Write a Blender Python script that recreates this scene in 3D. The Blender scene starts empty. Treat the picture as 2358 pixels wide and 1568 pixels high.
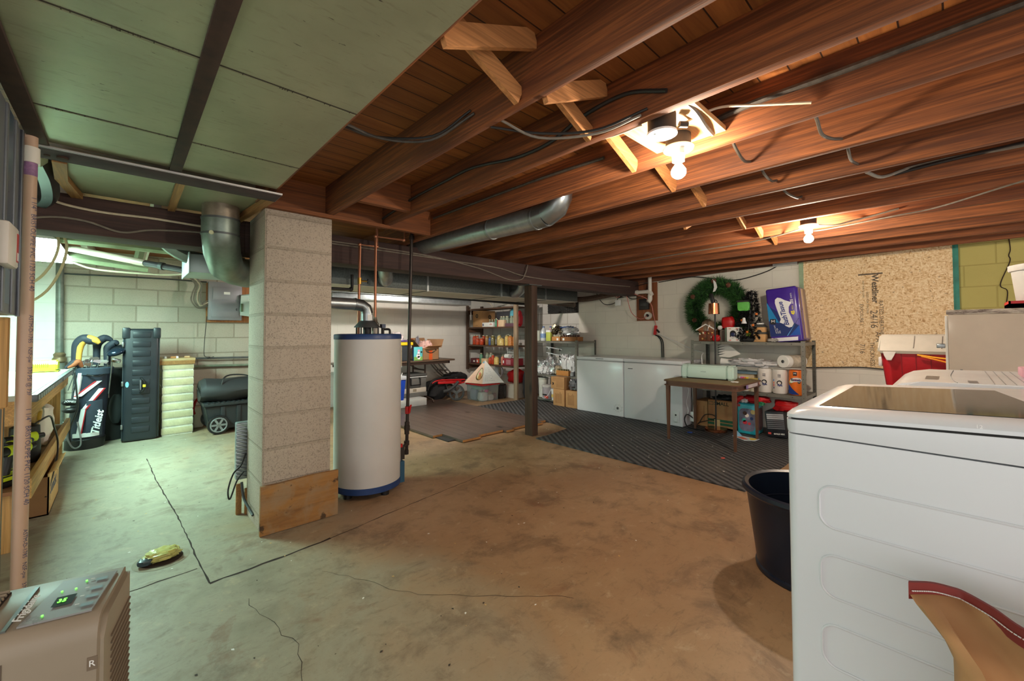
import bpy, bmesh, math, random
from mathutils import Vector, Matrix, Euler, noise as mnoise
random.seed(7)
SC = bpy.context.scene
COL = SC.collection
PI = math.pi

# ------------------------------------------------------------------ materials
def lin(c):
    return tuple((v / 255 / 12.92) if v / 255 <= .04045 else ((v / 255 + .055) / 1.055) ** 2.4 for v in c)

class NT:
    def __init__(s, name):
        s.m = bpy.data.materials.new(name); s.m.use_nodes = True
        s.t = s.m.node_tree; s.t.nodes.clear()
        s.out = s.n('ShaderNodeOutputMaterial'); s.b = s.n('ShaderNodeBsdfPrincipled')
        s.l(s.b.outputs[0], s.out.inputs[0])
    def n(s, t, **k):
        x = s.t.nodes.new(t)
        for a, v in k.items(): setattr(x, a, v)
        return x
    def l(s, a, b): s.t.links.new(a, b)
    def math(s, op, a, b=None, c=None):
        x = s.n('ShaderNodeMath', operation=op)
        for i, v in enumerate((a, b, c)):
            if v is None: continue
            if isinstance(v, (int, float)): x.inputs[i].default_value = v
            else: s.l(v, x.inputs[i])
        return x.outputs[0]
    def mix(s, f, a, b, mode='MIX'):
        x = s.n('ShaderNodeMix', data_type='RGBA', blend_type=mode)
        for i, v in ((0, f), (6, a), (7, b)):
            if isinstance(v, (int, float)): x.inputs[i].default_value = v
            elif isinstance(v, tuple): x.inputs[i].default_value = (*v, 1)
            else: s.l(v, x.inputs[i])
        return x.outputs[2]
    def ramp(s, f, stops):
        x = s.n('ShaderNodeValToRGB'); e = x.color_ramp.elements
        while len(e) < len(stops): e.new(.5)
        for q, (p, c) in zip(e, stops):
            q.position = p; q.color = (*c, 1) if isinstance(c, tuple) else (c, c, c, 1)
        s.l(f, x.inputs[0]); return x.outputs[0]
    def coord(s, scale=(1, 1, 1), loc=(0, 0, 0), rot=(0, 0, 0), rnd=False):
        tc = s.n('ShaderNodeTexCoord'); mp = s.n('ShaderNodeMapping')
        mp.inputs['Scale'].default_value = scale; mp.inputs['Rotation'].default_value = rot
        mp.inputs['Location'].default_value = loc
        src = tc.outputs['Object']
        if rnd:
            oi = s.n('ShaderNodeObjectInfo'); v = s.n('ShaderNodeVectorMath', operation='ADD')
            k = s.math('MULTIPLY', oi.outputs['Random'], 37.0)
            s.l(src, v.inputs[0]); s.l(k, v.inputs[1]); src = v.outputs[0]
        s.l(src, mp.inputs['Vector']); return mp.outputs[0]
    def noise(s, vec, scale, detail=4, rough=.6, dist=0):
        x = s.n('ShaderNodeTexNoise'); s.l(vec, x.inputs['Vector'])
        x.inputs['Scale'].default_value = scale; x.inputs['Detail'].default_value = detail
        x.inputs['Roughness'].default_value = rough; x.inputs['Distortion'].default_value = dist
        return x.outputs[0]
    def bump(s, h, strength=.3, dist=.01):
        x = s.n('ShaderNodeBump'); x.inputs['Strength'].default_value = strength
        x.inputs['Distance'].default_value = dist
        s.l(h, x.inputs['Height']); s.l(x.outputs[0], s.b.inputs['Normal'])
    def set(s, **k):
        for a, v in k.items():
            i = s.b.inputs[a.replace('_', ' ')]
            if isinstance(v, (int, float)): i.default_value = v
            elif isinstance(v, tuple): i.default_value = (*v, 1) if len(v) == 3 else v
            else: s.l(v, i)

_MC = {}
def mat(rgb, rough=.5, metal=0., var=.12, scale=14, bump=0., bscale=60, coat=0., name=None):
    key = (rgb, rough, metal, var, scale, bump, bscale, coat)
    if key in _MC: return _MC[key]
    t = NT(name or 'paint_%02x%02x%02x' % rgb)
    c = lin(rgb); v = t.coord()
    if var:
        nz = t.noise(v, scale, 5)
        f = t.ramp(nz, [(.3, 0.), (.7, 1.)])
        a = tuple(x * (1 - var) for x in c); b = tuple(min(1, x * (1 + var)) for x in c)
        t.set(Base_Color=t.mix(f, a, b))
        t.set(Roughness=t.math('ADD', t.math('MULTIPLY', nz, .16), rough - .08))
    else:
        t.set(Base_Color=c, Roughness=rough)
    t.set(Metallic=metal)
    if coat: t.set(Coat_Weight=coat, Coat_Roughness=.15)
    if bump: t.bump(t.noise(v, bscale, 4), bump, .01)
    _MC[key] = t.m
    return t.m

def wood(name, c1, c2, axis=1, rough=.6, grain=1., rnd=True, dark=.5):
    """grain that runs along one axis, with finer fibres, dark streaks and a few knots"""
    t = NT(name); sc = [9., 9., 9.]; sc[axis] = .55
    v = t.coord(tuple(sc), rnd=rnd)
    a = t.noise(v, 1.6 * grain, 6, .62, 1.2)
    sc2 = [70., 70., 70.]; sc2[axis] = 1.6
    v2 = t.coord(tuple(sc2), rnd=rnd); fine = t.noise(v2, 1.5 * grain, 3, .6)
    c1, c2 = lin(c1), lin(c2)
    col = t.mix(t.ramp(a, [(.32, 0.), (.68, 1.)]), c1, c2)
    col = t.mix(t.math('MULTIPLY', t.ramp(fine, [(.42, 1.), (.62, 0.)]), dark), col, tuple(x * .45 for x in c1))
    sk = [3.6, 3.6, 3.6]; sk[axis] = 1.1
    vo = t.n('ShaderNodeTexVoronoi'); t.l(t.coord(tuple(sk), rnd=rnd), vo.inputs['Vector']); vo.inputs['Scale'].default_value = 1.0
    col = t.mix(t.ramp(vo.outputs['Distance'], [(.05, .85), (.11, 0.)]), col, tuple(x * .2 for x in c1))
    t.set(Base_Color=col, Roughness=t.math('ADD', t.math('MULTIPLY', fine, .25), rough - .1))
    t.bump(fine, .25, .004)
    return t.m

def boards(name, c1, c2, across, width, along, rough=.55, gap=.035, length=0):
    """planks laid side by side: own tone each, dark seams, grain along them"""
    t = NT(name); tc = t.n('ShaderNodeTexCoord'); sp = t.n('ShaderNodeSeparateXYZ')
    t.l(tc.outputs['Object'], sp.inputs[0])
    q = t.math('DIVIDE', sp.outputs[across], width); idx = t.math('FLOOR', q); fr = t.math('FRACT', q)
    wn = t.n('ShaderNodeTexWhiteNoise', noise_dimensions='1D'); t.l(idx, wn.inputs['W'])
    sc = [10., 10., 10.]; sc[along] = .7
    vv = t.n('ShaderNodeVectorMath', operation='ADD'); t.l(t.coord(tuple(sc)), vv.inputs[0])
    t.l(t.math('MULTIPLY', wn.outputs['Value'], 40.), vv.inputs[1])
    a = t.noise(vv.outputs[0], 1.8, 6, .65, 1.6)
    c1, c2 = lin(c1), lin(c2)
    col = t.mix(t.ramp(a, [(.3, 0.), (.72, 1.)]), c1, c2)
    col = t.mix(t.math('MULTIPLY', wn.outputs['Value'], .45), col, tuple(x * .45 for x in c1))
    vk = t.n('ShaderNodeTexVoronoi'); sk = [3., 3., 3.]; sk[along] = 1.6; t.l(t.coord(tuple(sk)), vk.inputs['Vector'])
    vk.inputs['Scale'].default_value = 1.
    col = t.mix(t.ramp(vk.outputs['Distance'], [(.06, .9), (.13, 0.)]), col, tuple(x * .18 for x in c1))
    seam = t.math('LESS_THAN', fr, gap)
    if length:
        q2 = t.math('ADD', t.math('DIVIDE', sp.outputs[along], length), t.math('MULTIPLY', wn.outputs['Value'], 5.))
        seam = t.math('MAXIMUM', seam, t.math('LESS_THAN', t.math('FRACT', q2), .004))
    col = t.mix(seam, col, tuple(x * .12 for x in c1))
    t.set(Base_Color=col, Roughness=rough); t.bump(t.math('SUBTRACT', a, seam), .3, .004)
    return t.m

def blockwall(name, c1, c2, cm, u='x', off=(0, 0), rough=.85, speck=0., stain=None, bumpk=.5, mortar=.006, w=.406, h=.203, half=.5):
    t = NT(name); tc = t.n('ShaderNodeTexCoord'); sp = t.n('ShaderNodeSeparateXYZ'); t.l(tc.outputs['Object'], sp.inputs[0])
    uu = {'x': sp.outputs[0], 'y': sp.outputs[1]}.get(u)
    if uu is None: uu = t.math('ADD', sp.outputs[0], sp.outputs[1])
    cb = t.n('ShaderNodeCombineXYZ'); t.l(t.math('ADD', uu, off[0]), cb.inputs[0]); t.l(t.math('ADD', sp.outputs[2], off[1]), cb.inputs[1])
    br = t.n('ShaderNodeTexBrick'); t.l(cb.outputs[0], br.inputs['Vector'])
    br.inputs['Scale'].default_value = 1.; br.offset = half; br.inputs['Brick Width'].default_value = w; br.inputs['Row Height'].default_value = h
    br.inputs['Mortar Size'].default_value = mortar; br.inputs['Mortar Smooth'].default_value = .35; br.inputs['Bias'].default_value = 0
    br.inputs['Color1'].default_value = (*lin(c1), 1); br.inputs['Color2'].default_value = (*lin(c2), 1); br.inputs['Mortar'].default_value = (*lin(cm), 1)
    v = t.coord(); big = t.noise(v, 2.2, 6, .6); fine = t.noise(v, 150, 3, .75)
    col = t.mix(t.math('MULTIPLY', t.ramp(big, [(.35, 0.), (.75, 1.)]), .35), br.outputs['Color'], tuple(x * .72 for x in lin(c1)))
    if speck: col = t.mix(t.math('MULTIPLY', t.ramp(fine, [(.36, 1.), (.47, 0.)]), speck), col, tuple(x * .3 for x in lin(c1)))
    if stain:
        sn = t.noise(v, 1.3, 6, .7, .5); low = t.ramp(sp.outputs[2], [(.0, 1.), (1.0, 0.)])
        col = t.mix(t.math('MULTIPLY', t.ramp(sn, [(.5, 0.), (.62, 1.)]), t.math('MULTIPLY', low, .75)), col, lin(stain))
    t.set(Base_Color=col, Roughness=rough)
    hh = t.math('ADD', t.math('MULTIPLY', br.outputs['Fac'], -1.), t.math('MULTIPLY', fine, .35))
    t.bump(hh, bumpk, .008)
    return t.m

def clear(rgb, rough=.1, alpha_like=.85, name='clear_plastic'):
    t = NT(name); t.set(Base_Color=lin(rgb), Roughness=rough, Transmission_Weight=alpha_like, IOR=1.25)
    return t.m

def glow(rgb, strength, name):
    t = NT(name); t.set(Base_Color=lin(rgb), Emission_Color=lin(rgb), Emission_Strength=strength)
    return t.m

# ------------------------------------------------------------------ mesh building
def catmull(pts, k=6):
    P = [Vector(p) for p in pts]
    if len(P) < 3: return P
    Q = [P[0] * 2 - P[1]] + P + [P[-1] * 2 - P[-2]]; out = []
    for i in range(1, len(Q) - 2):
        a, b, c, d = Q[i - 1], Q[i], Q[i + 1], Q[i + 2]
        for j in range(k):
            t = j / k
            out.append(.5 * ((2 * b) + (c - a) * t + (2 * a - 5 * b + 4 * c - d) * t * t + (3 * b - a - 3 * c + d) * t ** 3))
    out.append(P[-1]); return out

class MB:
    def __init__(s): s.bm = bmesh.new(); s.mats = []
    def mi(s, m):
        if m not in s.mats: s.mats.append(m)
        return s.mats.index(m)
    def poly(s, verts, faces, m, smooth=True):
        i = s.mi(m); vs = [s.bm.verts.new(v) for v in verts]; out = []
        for f in faces:
            try: q = s.bm.faces.new([vs[k] for k in f])
            except ValueError: continue
            q.material_index = i; q.smooth = smooth; out.append(q)
        return vs, out
    def box(s, x0, x1, y0, y1, z0, z1, m, bev=0, M=None, seg=2):
        vs = [Vector((x, y, z)) for z in (z0, z1) for y in (y0, y1) for x in (x0, x1)]
        if M is not None: vs = [M @ v for v in vs]
        v, f = s.poly(vs, [(0, 2, 3, 1), (4, 5, 7, 6), (0, 1, 5, 4), (2, 6, 7, 3), (0, 4, 6, 2), (1, 3, 7, 5)], m, True)
        if bev:
            es = list({e for q in f for e in q.edges})
            bmesh.ops.bevel(s.bm, geom=es, offset=bev, segments=seg, affect='EDGES', profile=.5)
        return s
    def obox(s, c, size, m, rot=(0, 0, 0), bev=0, seg=2):
        h = [q / 2 for q in size]
        return s.box(-h[0], h[0], -h[1], h[1], -h[2], h[2], m, bev, Matrix.Translation(c) @ Euler(rot).to_matrix().to_4x4(), seg)
    def bar(s, p0, p1, w, t, m, up=(0, 0, 1), bev=0):
        """rectangular stick from p0 to p1, w across, t thick"""
        p0, p1 = Vector(p0), Vector(p1); d = (p1 - p0); L = d.length; d.normalize()
        u = Vector(up); a = d.cross(u)
        if a.length < 1e-4: a = d.cross(Vector((1, 0, 0)))
        a.normalize(); b = a.cross(d)
        M = Matrix((a, d, b)).transposed().to_4x4(); M.translation = (p0 + p1) / 2
        return s.box(-w / 2, w / 2, -L / 2, L / 2, -t / 2, t / 2, m, bev, M)
    def ring(s, c, n, r, seg, ref=None, sx=1.):
        n = Vector(n).normalized(); a = (ref or (Vector((0, 0, 1)) if abs(n.z) < .9 else Vector((1, 0, 0))))
        a = (a - n * a.dot(n)).normalized(); b = n.cross(a)
        return [Vector(c) + a * r * math.cos(2 * PI * i / seg) * sx + b * r * math.sin(2 * PI * i / seg) for i in range(seg)]
    def loft(s, rings, m, caps=True, closed=False, smooth=True):
        i = s.mi(m); R = [[s.bm.verts.new(v) for v in r] for r in rings]; n = len(R[0])
        prs = list(zip(R, R[1:])) + ([(R[-1], R[0])] if closed else [])
        for A, B in prs:
            for k in range(n):
                f = s.bm.faces.new((A[k], A[(k + 1) % n], B[(k + 1) % n], B[k])); f.material_index = i; f.smooth = smooth
        if caps and not closed:
            for q in (R[0][::-1], R[-1]):
                f = s.bm.faces.new(q); f.material_index = i; f.smooth = smooth
        return s
    def cyl(s, p0, p1, r0, m, r1=None, seg=16, caps=True):
        p0, p1 = Vector(p0), Vector(p1); d = p1 - p0
        return s.loft([s.ring(p0, d, r0, seg), s.ring(p1, d, r0 if r1 is None else r1, seg)], m, caps)
    def tube(s, pts, r, m, seg=8, smooth=True, k=6, caps=True):
        P = catmull(pts, k) if smooth else [Vector(p) for p in pts]
        rs = r if isinstance(r, (list, tuple)) else None
        rings = []; ref = None
        for i, p in enumerate(P):
            d = (P[min(i + 1, len(P) - 1)] - P[max(i - 1, 0)])
            if d.length < 1e-6: continue
            d.normalize()
            if ref is None: ref = Vector((0, 0, 1)) if abs(d.z) < .9 else Vector((1, 0, 0))
            ref = (ref - d * ref.dot(d)).normalized()
            if rs: q = i / (len(P) - 1) * (len(rs) - 1); a = int(q); rr = rs[a] + (rs[min(a + 1, len(rs) - 1)] - rs[a]) * (q - a)
            else: rr = r
            rings.append(s.ring(p, d, rr, seg, ref))
        return s.loft(rings, m, caps)
    def lathe(s, prof, c, m, seg=24, caps=True, M=None, sy=1.):
        rings = []
        for r, z in prof:
            q = [Vector((r * math.cos(2 * PI * i / seg), r * sy * math.sin(2 * PI * i / seg), z)) for i in range(seg)]
            rings.append([(M @ v if M is not None else v) + Vector(c) for v in q])
        return s.loft(rings, m, caps)
    def prism(s, pts, ax, lo, hi, m, bev=0):
        """outline pts extruded along axis ax; pts in the other two axes, in x,y,z order"""
        def P(p, h):
            q = list(p); q.insert(ax, h); return Vector(q)
        n = len(pts); vs = [P(p, lo) for p in pts] + [P(p, hi) for p in pts]
        fs = [tuple(range(n)), tuple(range(n, 2 * n))[::-1]] + [(i, i + n, (i + 1) % n + n, (i + 1) % n) for i in range(n)]
        v, f = s.poly(vs, fs, m)
        if bev:
            es = list({e for q in f[:2] for e in q.edges}); bmesh.ops.bevel(s.bm, geom=es, offset=bev, segments=2, affect='EDGES')
        return s
    def sph(s, c, r, m, seg=14, scale=(1, 1, 1), M=None):
        n0 = max(6, seg // 2); rings = []
        for i in range(1, n0):
            th = PI * i / n0
            q = [Vector((r * scale[0] * math.sin(th) * math.cos(2 * PI * k / seg), r * scale[1] * math.sin(th) * math.sin(2 * PI * k / seg), -r * scale[2] * math.cos(th))) for k in range(seg)]
            rings.append([(M @ v if M is not None else v) + Vector(c) for v in q])
        return s.loft(rings, m)
    def lump(s, c, size, m, seed=0, amp=.25, freq=3., seg=22, flat=True, power=.75):
        """a crumpled bag or cloth heap: a squarish ball pushed about by noise, flat underneath"""
        n0 = seg // 2 + 2; rings = []
        for i in range(1, n0):
            th = PI * i / n0; q = []
            for k in range(seg):
                ph = 2 * PI * k / seg
                d = Vector((math.sin(th) * math.cos(ph), math.sin(th) * math.sin(ph), -math.cos(th)))
                e = Vector([math.copysign(abs(t) ** power, t) for t in d])
                w = 1 + amp * (mnoise.noise(d * freq + Vector((seed * 7.3, seed * 1.7, seed))) + .5 * mnoise.noise(d * freq * 2.7 + Vector((seed, 3, 1))))
                v = Vector((e.x * size[0] / 2 * w, e.y * size[1] / 2 * w, e.z * size[2] / 2 * w + size[2] / 2))
                if flat: v.z = max(v.z, 0.001)
                q.append(v + Vector(c))
            rings.append(q)
        return s.loft(rings, m)
    def text(s, txt, o, xd, yd, size, m, ext=.0008, align='LEFT', shear=0., bold=0., sx=1.):
        cu = bpy.data.curves.new('t', 'FONT'); cu.body = txt; cu.size = size; cu.align_x = align; cu.align_y = 'CENTER'
        cu.extrude = ext; cu.shear = shear; cu.offset = bold; cu.resolution_u = 2
        ob = bpy.data.objects.new('t', cu); me = ob.to_mesh()
        x = Vector(xd).normalized(); y = Vector(yd).normalized(); z = x.cross(y)
        M = Matrix((x * sx, y, z)).transposed().to_4x4(); M.translation = Vector(o)
        s.poly([M @ v.co for v in me.vertices], [tuple(p.vertices) for p in me.polygons], m, False)
        ob.to_mesh_clear(); bpy.data.objects.remove(ob); bpy.data.curves.remove(cu)
        return s
    def dots(s, items, r, m, n=(0, -1, 0), t=.001):
        for p in items: s.cyl(p, Vector(p) + Vector(n) * t, r, m, seg=8)
        return s
    def build(s, name, parent=None, sharp=35, keep=False, sub=0, local=False):
        me = bpy.data.meshes.new(name)
        bmesh.ops.recalc_face_normals(s.bm, faces=s.bm.faces[:])
        s.bm.to_mesh(me); s.bm.free()
        for m in s.mats: me.materials.append(m)
        me.set_sharp_from_angle(angle=math.radians(sharp))
        o = bpy.data.objects.new(name, me); COL.objects.link(o)
        if parent is not None:
            o.parent = parent
            if parent.parent is None and not local: o.matrix_parent_inverse = Matrix.Translation(-parent.location)
        elif not keep and len(me.vertices):
            xs = [v.co for v in me.vertices]
            c = Vector(((min(v.x for v in xs) + max(v.x for v in xs)) / 2, (min(v.y for v in xs) + max(v.y for v in xs)) / 2, min(v.z for v in xs)))
            me.transform(Matrix.Translation(-c)); o.location = c
        if sub:
            md = o.modifiers.new('smooth', 'SUBSURF'); md.levels = md.render_levels = sub
        return o

def tag(o, label, cat, group=None, kind=None):
    o['label'] = label
    if cat: o['category'] = cat
    if group: o['group'] = group
    if kind: o['kind'] = kind
    return o
def thing(name, label, cat, loc, group=None):
    o = bpy.data.objects.new(name, None); COL.objects.link(o); o.location = loc; o.empty_display_size = .1
    return tag(o, label, cat, group)
def struct(o, label=None):
    o['kind'] = 'structure'
    if label: o['label'] = label
    return o
def dup(root, loc, label, rz=0., scale=1., mats=None):
    """copy a thing and its parts to a new place"""
    r = root.copy(); COL.objects.link(r); r.location = loc; r.rotation_euler = (0, 0, rz); r.scale = (scale,) * 3; r['label'] = label
    for ch in list(root.children):
        c = ch.copy(); COL.objects.link(c); c.parent = r
        for g in ch.children:
            d = g.copy(); COL.objects.link(d); d.parent = c
    return r
# ------------------------------------------------------------------ shared materials
W_JOIST = wood('joist_wood', (106, 57, 27), (164, 96, 48), 1, .75, 1.15, True, .62)
W_JOISTX = wood('header_wood', (112, 62, 28), (158, 92, 44), 0, .7)
W_BEAM = wood('dark_beam_wood', (60, 42, 38), (84, 60, 53), 0, .75)
W_DARKZ = wood('dark_post_wood', (58, 42, 34), (92, 66, 48), 2, .65)
W_SHELF = wood('brown_shelf_wood', (82, 56, 40), (112, 80, 58), 1, .6)
W_PALEZ = wood('pale_stud_wood', (150, 128, 104), (176, 154, 128), 2, .7)
W_PINE = wood('bench_pine', (196, 148, 84), (222, 176, 110), 1, .6)
W_PINEZ = wood('bench_pine_upright', (196, 148, 84), (222, 176, 110), 2, .6)
W_BRACE = wood('bridging_wood', (188, 124, 70), (214, 150, 92), 0, .6)
SHEET = None
STEEL = mat((150, 156, 158), .32, .9, .12, 9)
DULL = mat((104, 108, 108), .5, .75, .2, 12)
GALV = mat((170, 176, 178), .35, .8, .14, 22)
COPPER = mat((186, 128, 100), .42, .85, 0)
BLACK = mat((20, 20, 21), .45, 0, .1)
BLACKM = mat((38, 36, 35), .5, .3, .15)
WHITE = mat((226, 227, 226), .35, 0, .02, 4)
WHITEG = mat((232, 234, 236), .18, 0, .01, 3, coat=.4)
CARD = mat((186, 140, 92), .8, 0, .08, 9)
CARDD = mat((150, 108, 68), .8, 0, .1, 9)
INK = mat((30, 28, 27), .7, 0, 0)
RED = mat((190, 24, 28), .45, 0, .08)
PAPER = mat((238, 238, 234), .7, 0, .03)
CABLEG = mat((120, 112, 100), .6, 0, .2, 30)
CABLEB = mat((34, 33, 32), .5, 0, .15, 30)
CABLEC = mat((196, 182, 158), .6, 0, .12, 30)

def sheet_mat():
    t = NT('zinc_sheet'); v = t.coord()
    a = t.noise(v, 2.4, 6, .6, .4); sm = t.noise(t.coord((4, 22, 1)), 3.2, 4, .65, .2); sp = t.noise(t.coord((16, 60, 16)), 1.6, 3, .6, .3)
    col = t.mix(t.ramp(a, [(.3, 0.), (.7, 1.)]), lin((142, 144, 116)), lin((168, 168, 138)))
    col = t.mix(t.math('MULTIPLY', t.ramp(sm, [(.56, 0.), (.7, 1.)]), .35), col, lin((112, 104, 84)))
    col = t.mix(t.ramp(sp, [(.70, 0.), (.74, .85)]), col, lin((52, 46, 36)))
    t.set(Base_Color=col, Metallic=.35, Roughness=t.math('ADD', t.math('MULTIPLY', a, .2), .32)); t.bump(a, .12, .02)
    return t.m
SHEET = sheet_mat()

def floor_mat():
    t = NT('concrete_floor'); tc = t.n('ShaderNodeTexCoord'); sp = t.n('ShaderNodeSeparateXYZ'); t.l(tc.outputs['Object'], sp.inputs[0])
    v = t.coord(); big = t.noise(v, .9, 7, .62, .6); mid = t.noise(v, 3.2, 7, .68, .4); fine = t.noise(v, 60, 4, .7)
    tan = t.mix(t.ramp(big, [(.34, 0.), (.68, 1.)]), lin((150, 116, 84)), lin((176, 144, 110)))
    grey = t.mix(t.ramp(mid, [(.3, 0.), (.7, 1.)]), lin((140, 134, 116)), lin((178, 172, 150)))
    # grey left side holds the left room's light in its colour; rest worn tan
    edge = t.math('ADD', sp.outputs[0], t.math('MULTIPLY', t.math('SUBTRACT', big, .5), 2.2))
    f = t.ramp(t.math('ADD', t.math('MULTIPLY', edge, .55), .08), [(.30, 0.), (.72, 1.)])
    col = t.mix(f, grey, tan)
    col = t.mix(t.math('MULTIPLY', t.ramp(mid, [(.51, 0.), (.65, 1.)]), .58), col, lin((92, 72, 54)))
    med = t.noise(t.coord((1., 1., 1.), (5, 2, 0)), 9, 6, .75, .3); col = t.mix(t.math('MULTIPLY', t.ramp(med, [(.56, 0.), (.72, 1.)]), .45), col, lin((84, 66, 50)))
    col = t.mix(t.math('MULTIPLY', t.ramp(med, [(.28, 1.), (.42, 0.)]), .4), col, lin((206, 186, 156)))
    stk = t.noise(t.coord((3., 14., 1.), rot=(0, 0, .5)), 2.4, 5, .7, .6); col = t.mix(t.math('MULTIPLY', t.ramp(stk, [(.58, 0.), (.68, 1.)]), .3), col, lin((76, 62, 50)))
    col = t.mix(t.math('MULTIPLY', t.ramp(fine, [(.58, 0.), (.7, 1.)]), .25), col, lin((90, 70, 50)))
    rust = t.noise(t.coord((1., 1., 1.), (3, 9, 0)), 1.7, 6, .7, .6)
    col = t.mix(t.math('MULTIPLY', t.ramp(rust, [(.60, 0.), (.68, 1.)]), .45), col, lin((120, 70, 44)))
    t.set(Base_Color=col, Roughness=t.math('ADD', t.math('MULTIPLY', mid, .3), .34)); t.bump(t.math('ADD', mid, t.math('MULTIPLY', fine, .25)), .12, .01)
    return t.m
FLOOR = floor_mat()
JOINT = mat((46, 30, 22), .9, 0, .3, 20)

# ------------------------------------------------------------------ the room
m = MB(); m.box(-2.4, 6.0, -1.9, 7.0, -.12, 0, FLOOR)
def crack(m, pts, w, mt, z=.0008, jit=.004):
    P = []
    for a, b in zip(pts, pts[1:]):
        n = max(2, int((Vector(b) - Vector(a)).length / .05))
        P += [Vector(a).lerp(Vector(b), i / n) for i in range(n)]
    P.append(Vector(pts[-1])); L, R = [], []
    for i, p in enumerate(P):
        d = (P[min(i + 1, len(P) - 1)] - P[max(0, i - 1)]).normalized(); nrm = Vector((-d.y, d.x)); ww = w * random.uniform(.5, 1.2)
        j = random.uniform(-jit, jit); L.append((*(p + nrm * (ww / 2 + j)), z)); R.append((*(p - nrm * (ww / 2 - j)), z))
    n = len(P); m.poly(L + R, [(i, i + 1, n + i + 1, n + i) for i in range(n - 1)], mt)
crack(m, [(.18, 5.3), (.21, 4.5), (.28, 3.4), (.30, 2.85), (.318, 2.465)], .008, JOINT, jit=.003)
crack(m, [(-.6, 2.62), (.036, 2.642), (.291, 2.663)], .009, JOINT)
crack(m, [(.318, 2.465), (.66, 2.484), (.9, 2.51)], .018, JOINT)
crack(m, [(.9, 2.51), (1.317, 2.591), (1.75, 2.66), (2.5, 2.78)], .006, JOINT)
crack(m, [(.75, 2.2), (1.0, 1.7), (1.5, 1.2)], .002, JOINT, jit=.012)
crack(m, [(.42, 2.2), (.5, 1.75), (.46, 1.5)], .002, JOINT, jit=.012)
struct(m.build('floor', keep=True), 'worn tan and grey concrete basement floor with cracked joints')

SUB = boards('subfloor_boards', (128, 72, 32), (172, 106, 50), 1, .098, 0, .6, .05)
m = MB(); m.box(-2.4, 6.0, -1.9, 7.0, 2.165, 2.2, SUB); struct(m.build('ceiling', keep=True), 'bare orange brown floorboards seen from below between the joists')

RAW = blockwall('raw_block', (178, 168, 150), (196, 188, 172), (162, 152, 134), 'x', (.298, .085), speck=.25, stain=(140, 82, 56), bumpk=.7, mortar=.009)
WHT = blockwall('white_block_x', (226, 222, 214), (230, 226, 218), (220, 216, 207), 'x', (.1, .085), bumpk=.2, mortar=.005)
WHTY = blockwall('white_block_y', (226, 221, 209), (229, 224, 212), (216, 211, 199), 'y', (.1, .085), bumpk=.22, mortar=.005)
RAWY = blockwall('raw_white_block_y', (214, 210, 204), (220, 216, 210), (176, 168, 158), 'y', (.1, .085), bumpk=.5, mortar=.007, speck=.12)
YEL = blockwall('yellow_block_y', (184, 172, 100), (190, 178, 106), (168, 154, 86), 'y', (.28, .01), bumpk=.5, mortar=.006)
m = MB()
m.box(-2.4, -.56, 6.87, 7.0, 0, 2.2, WHT); m.box(-.56, 1.35, 6.87, 7.0, 0, 2.2, RAW); m.box(1.35, 5.85, 6.87, 7.0, 0, 2.2, WHT)
struct(m.build('wall_back', keep=True), 'block wall at the far end, bare blocks on the left and white paint on the right')
m = MB()
m.box(5.85, 6.0, 4.515, 6.87, 0, 2.2, RAWY); m.box(5.85, 6.0, -.02, 4.515, 0, 2.2, WHTY); m.box(5.85, 6.0, -1.9, -.02, 0, 2.2, YEL)
crack(m, [(0, 0), (0, .001)], .001, JOINT)
m.tube([(5.848, -.36, 2.03), (5.848, -.365, 1.93), (5.848, -.355, 1.88), (5.848, -.36, 1.82), (5.848, -.30, 1.62), (5.848, -.34, 1.56), (5.848, -.33, 1.42)], .004, JOINT, 6)
struct(m.build('wall_right', keep=True), 'painted block wall, white with a mustard yellow stretch at the right end')
m = MB(); m.box(-2.4, -2.28, 2.2, 6.87, 0, 2.2, blockwall('white_block_left', (214, 212, 202), (220, 216, 206), (190, 186, 174), 'y', (.1, .085)))
struct(m.build('wall_left', keep=True))
# sill plate on top of the right wall, sagging towards the far end
m = MB()
ys = [-1.9, -.4, 1.2, 3.0, 5.4, 6.87]; zs = [2.07, 2.045, 2.015, 1.955, 1.92, 1.9]
pts = [(y, z) for y, z in zip(ys, zs)] + [(6.87, 2.165), (-1.9, 2.165)]
m.prism(pts, 0, 5.80, 5.87, wood('sill_wood', (96, 56, 36), (128, 78, 50), 1)); struct(m.build('trim_1', keep=True), 'dark wooden sill plate on top of the right wall')
m = MB(); m.box(5.785, 5.80, 1.30, 1.72, 2.03, 2.085, mat((206, 206, 200), .6)); m.box(5.785, 5.80, 1.25, 1.5, 1.985, 2.028, mat((206, 206, 200), .6))
struct(m.build('trim_2', keep=True), 'white patch of tape on the sill plate')

# joists, beam, header
LX = [.56, .962, 1.362, 1.785, 2.195, 2.60, 3.0, 3.405, 3.81, 4.215, 4.62, 5.025, 5.43]
HEAD0 = {0: 2.83, 1: 2.83, 2: 2.83}
for i, x in enumerate(LX):
    m = MB(); m.box(x, x + .04, -1.9, HEAD0.get(i, 6.85), 1.975, 2.165, W_JOIST, .002); struct(m.build('ceiling_joist'), 'reddish brown floor joist running away from the camera')
for x in (-1.9, -1.5, -1.1, -.7, -.29, .13):
    m = MB(); m.box(x, x + .04, 3.56, 6.85, 1.975, 2.165, mat((186, 182, 164), .7, 0, .15, 8), .002); struct(m.build('ceiling_joist'), 'pale painted floor joist over the left room')
m = MB(); m.box(.60, 1.36, 2.83, 2.87, 1.962, 2.165, W_JOISTX); m.box(.60, 1.402, 2.79, 2.83, 1.955, 1.978, W_JOISTX); struct(m.build('ceiling_header', keep=True), 'reddish header board above the block pillar')
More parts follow.
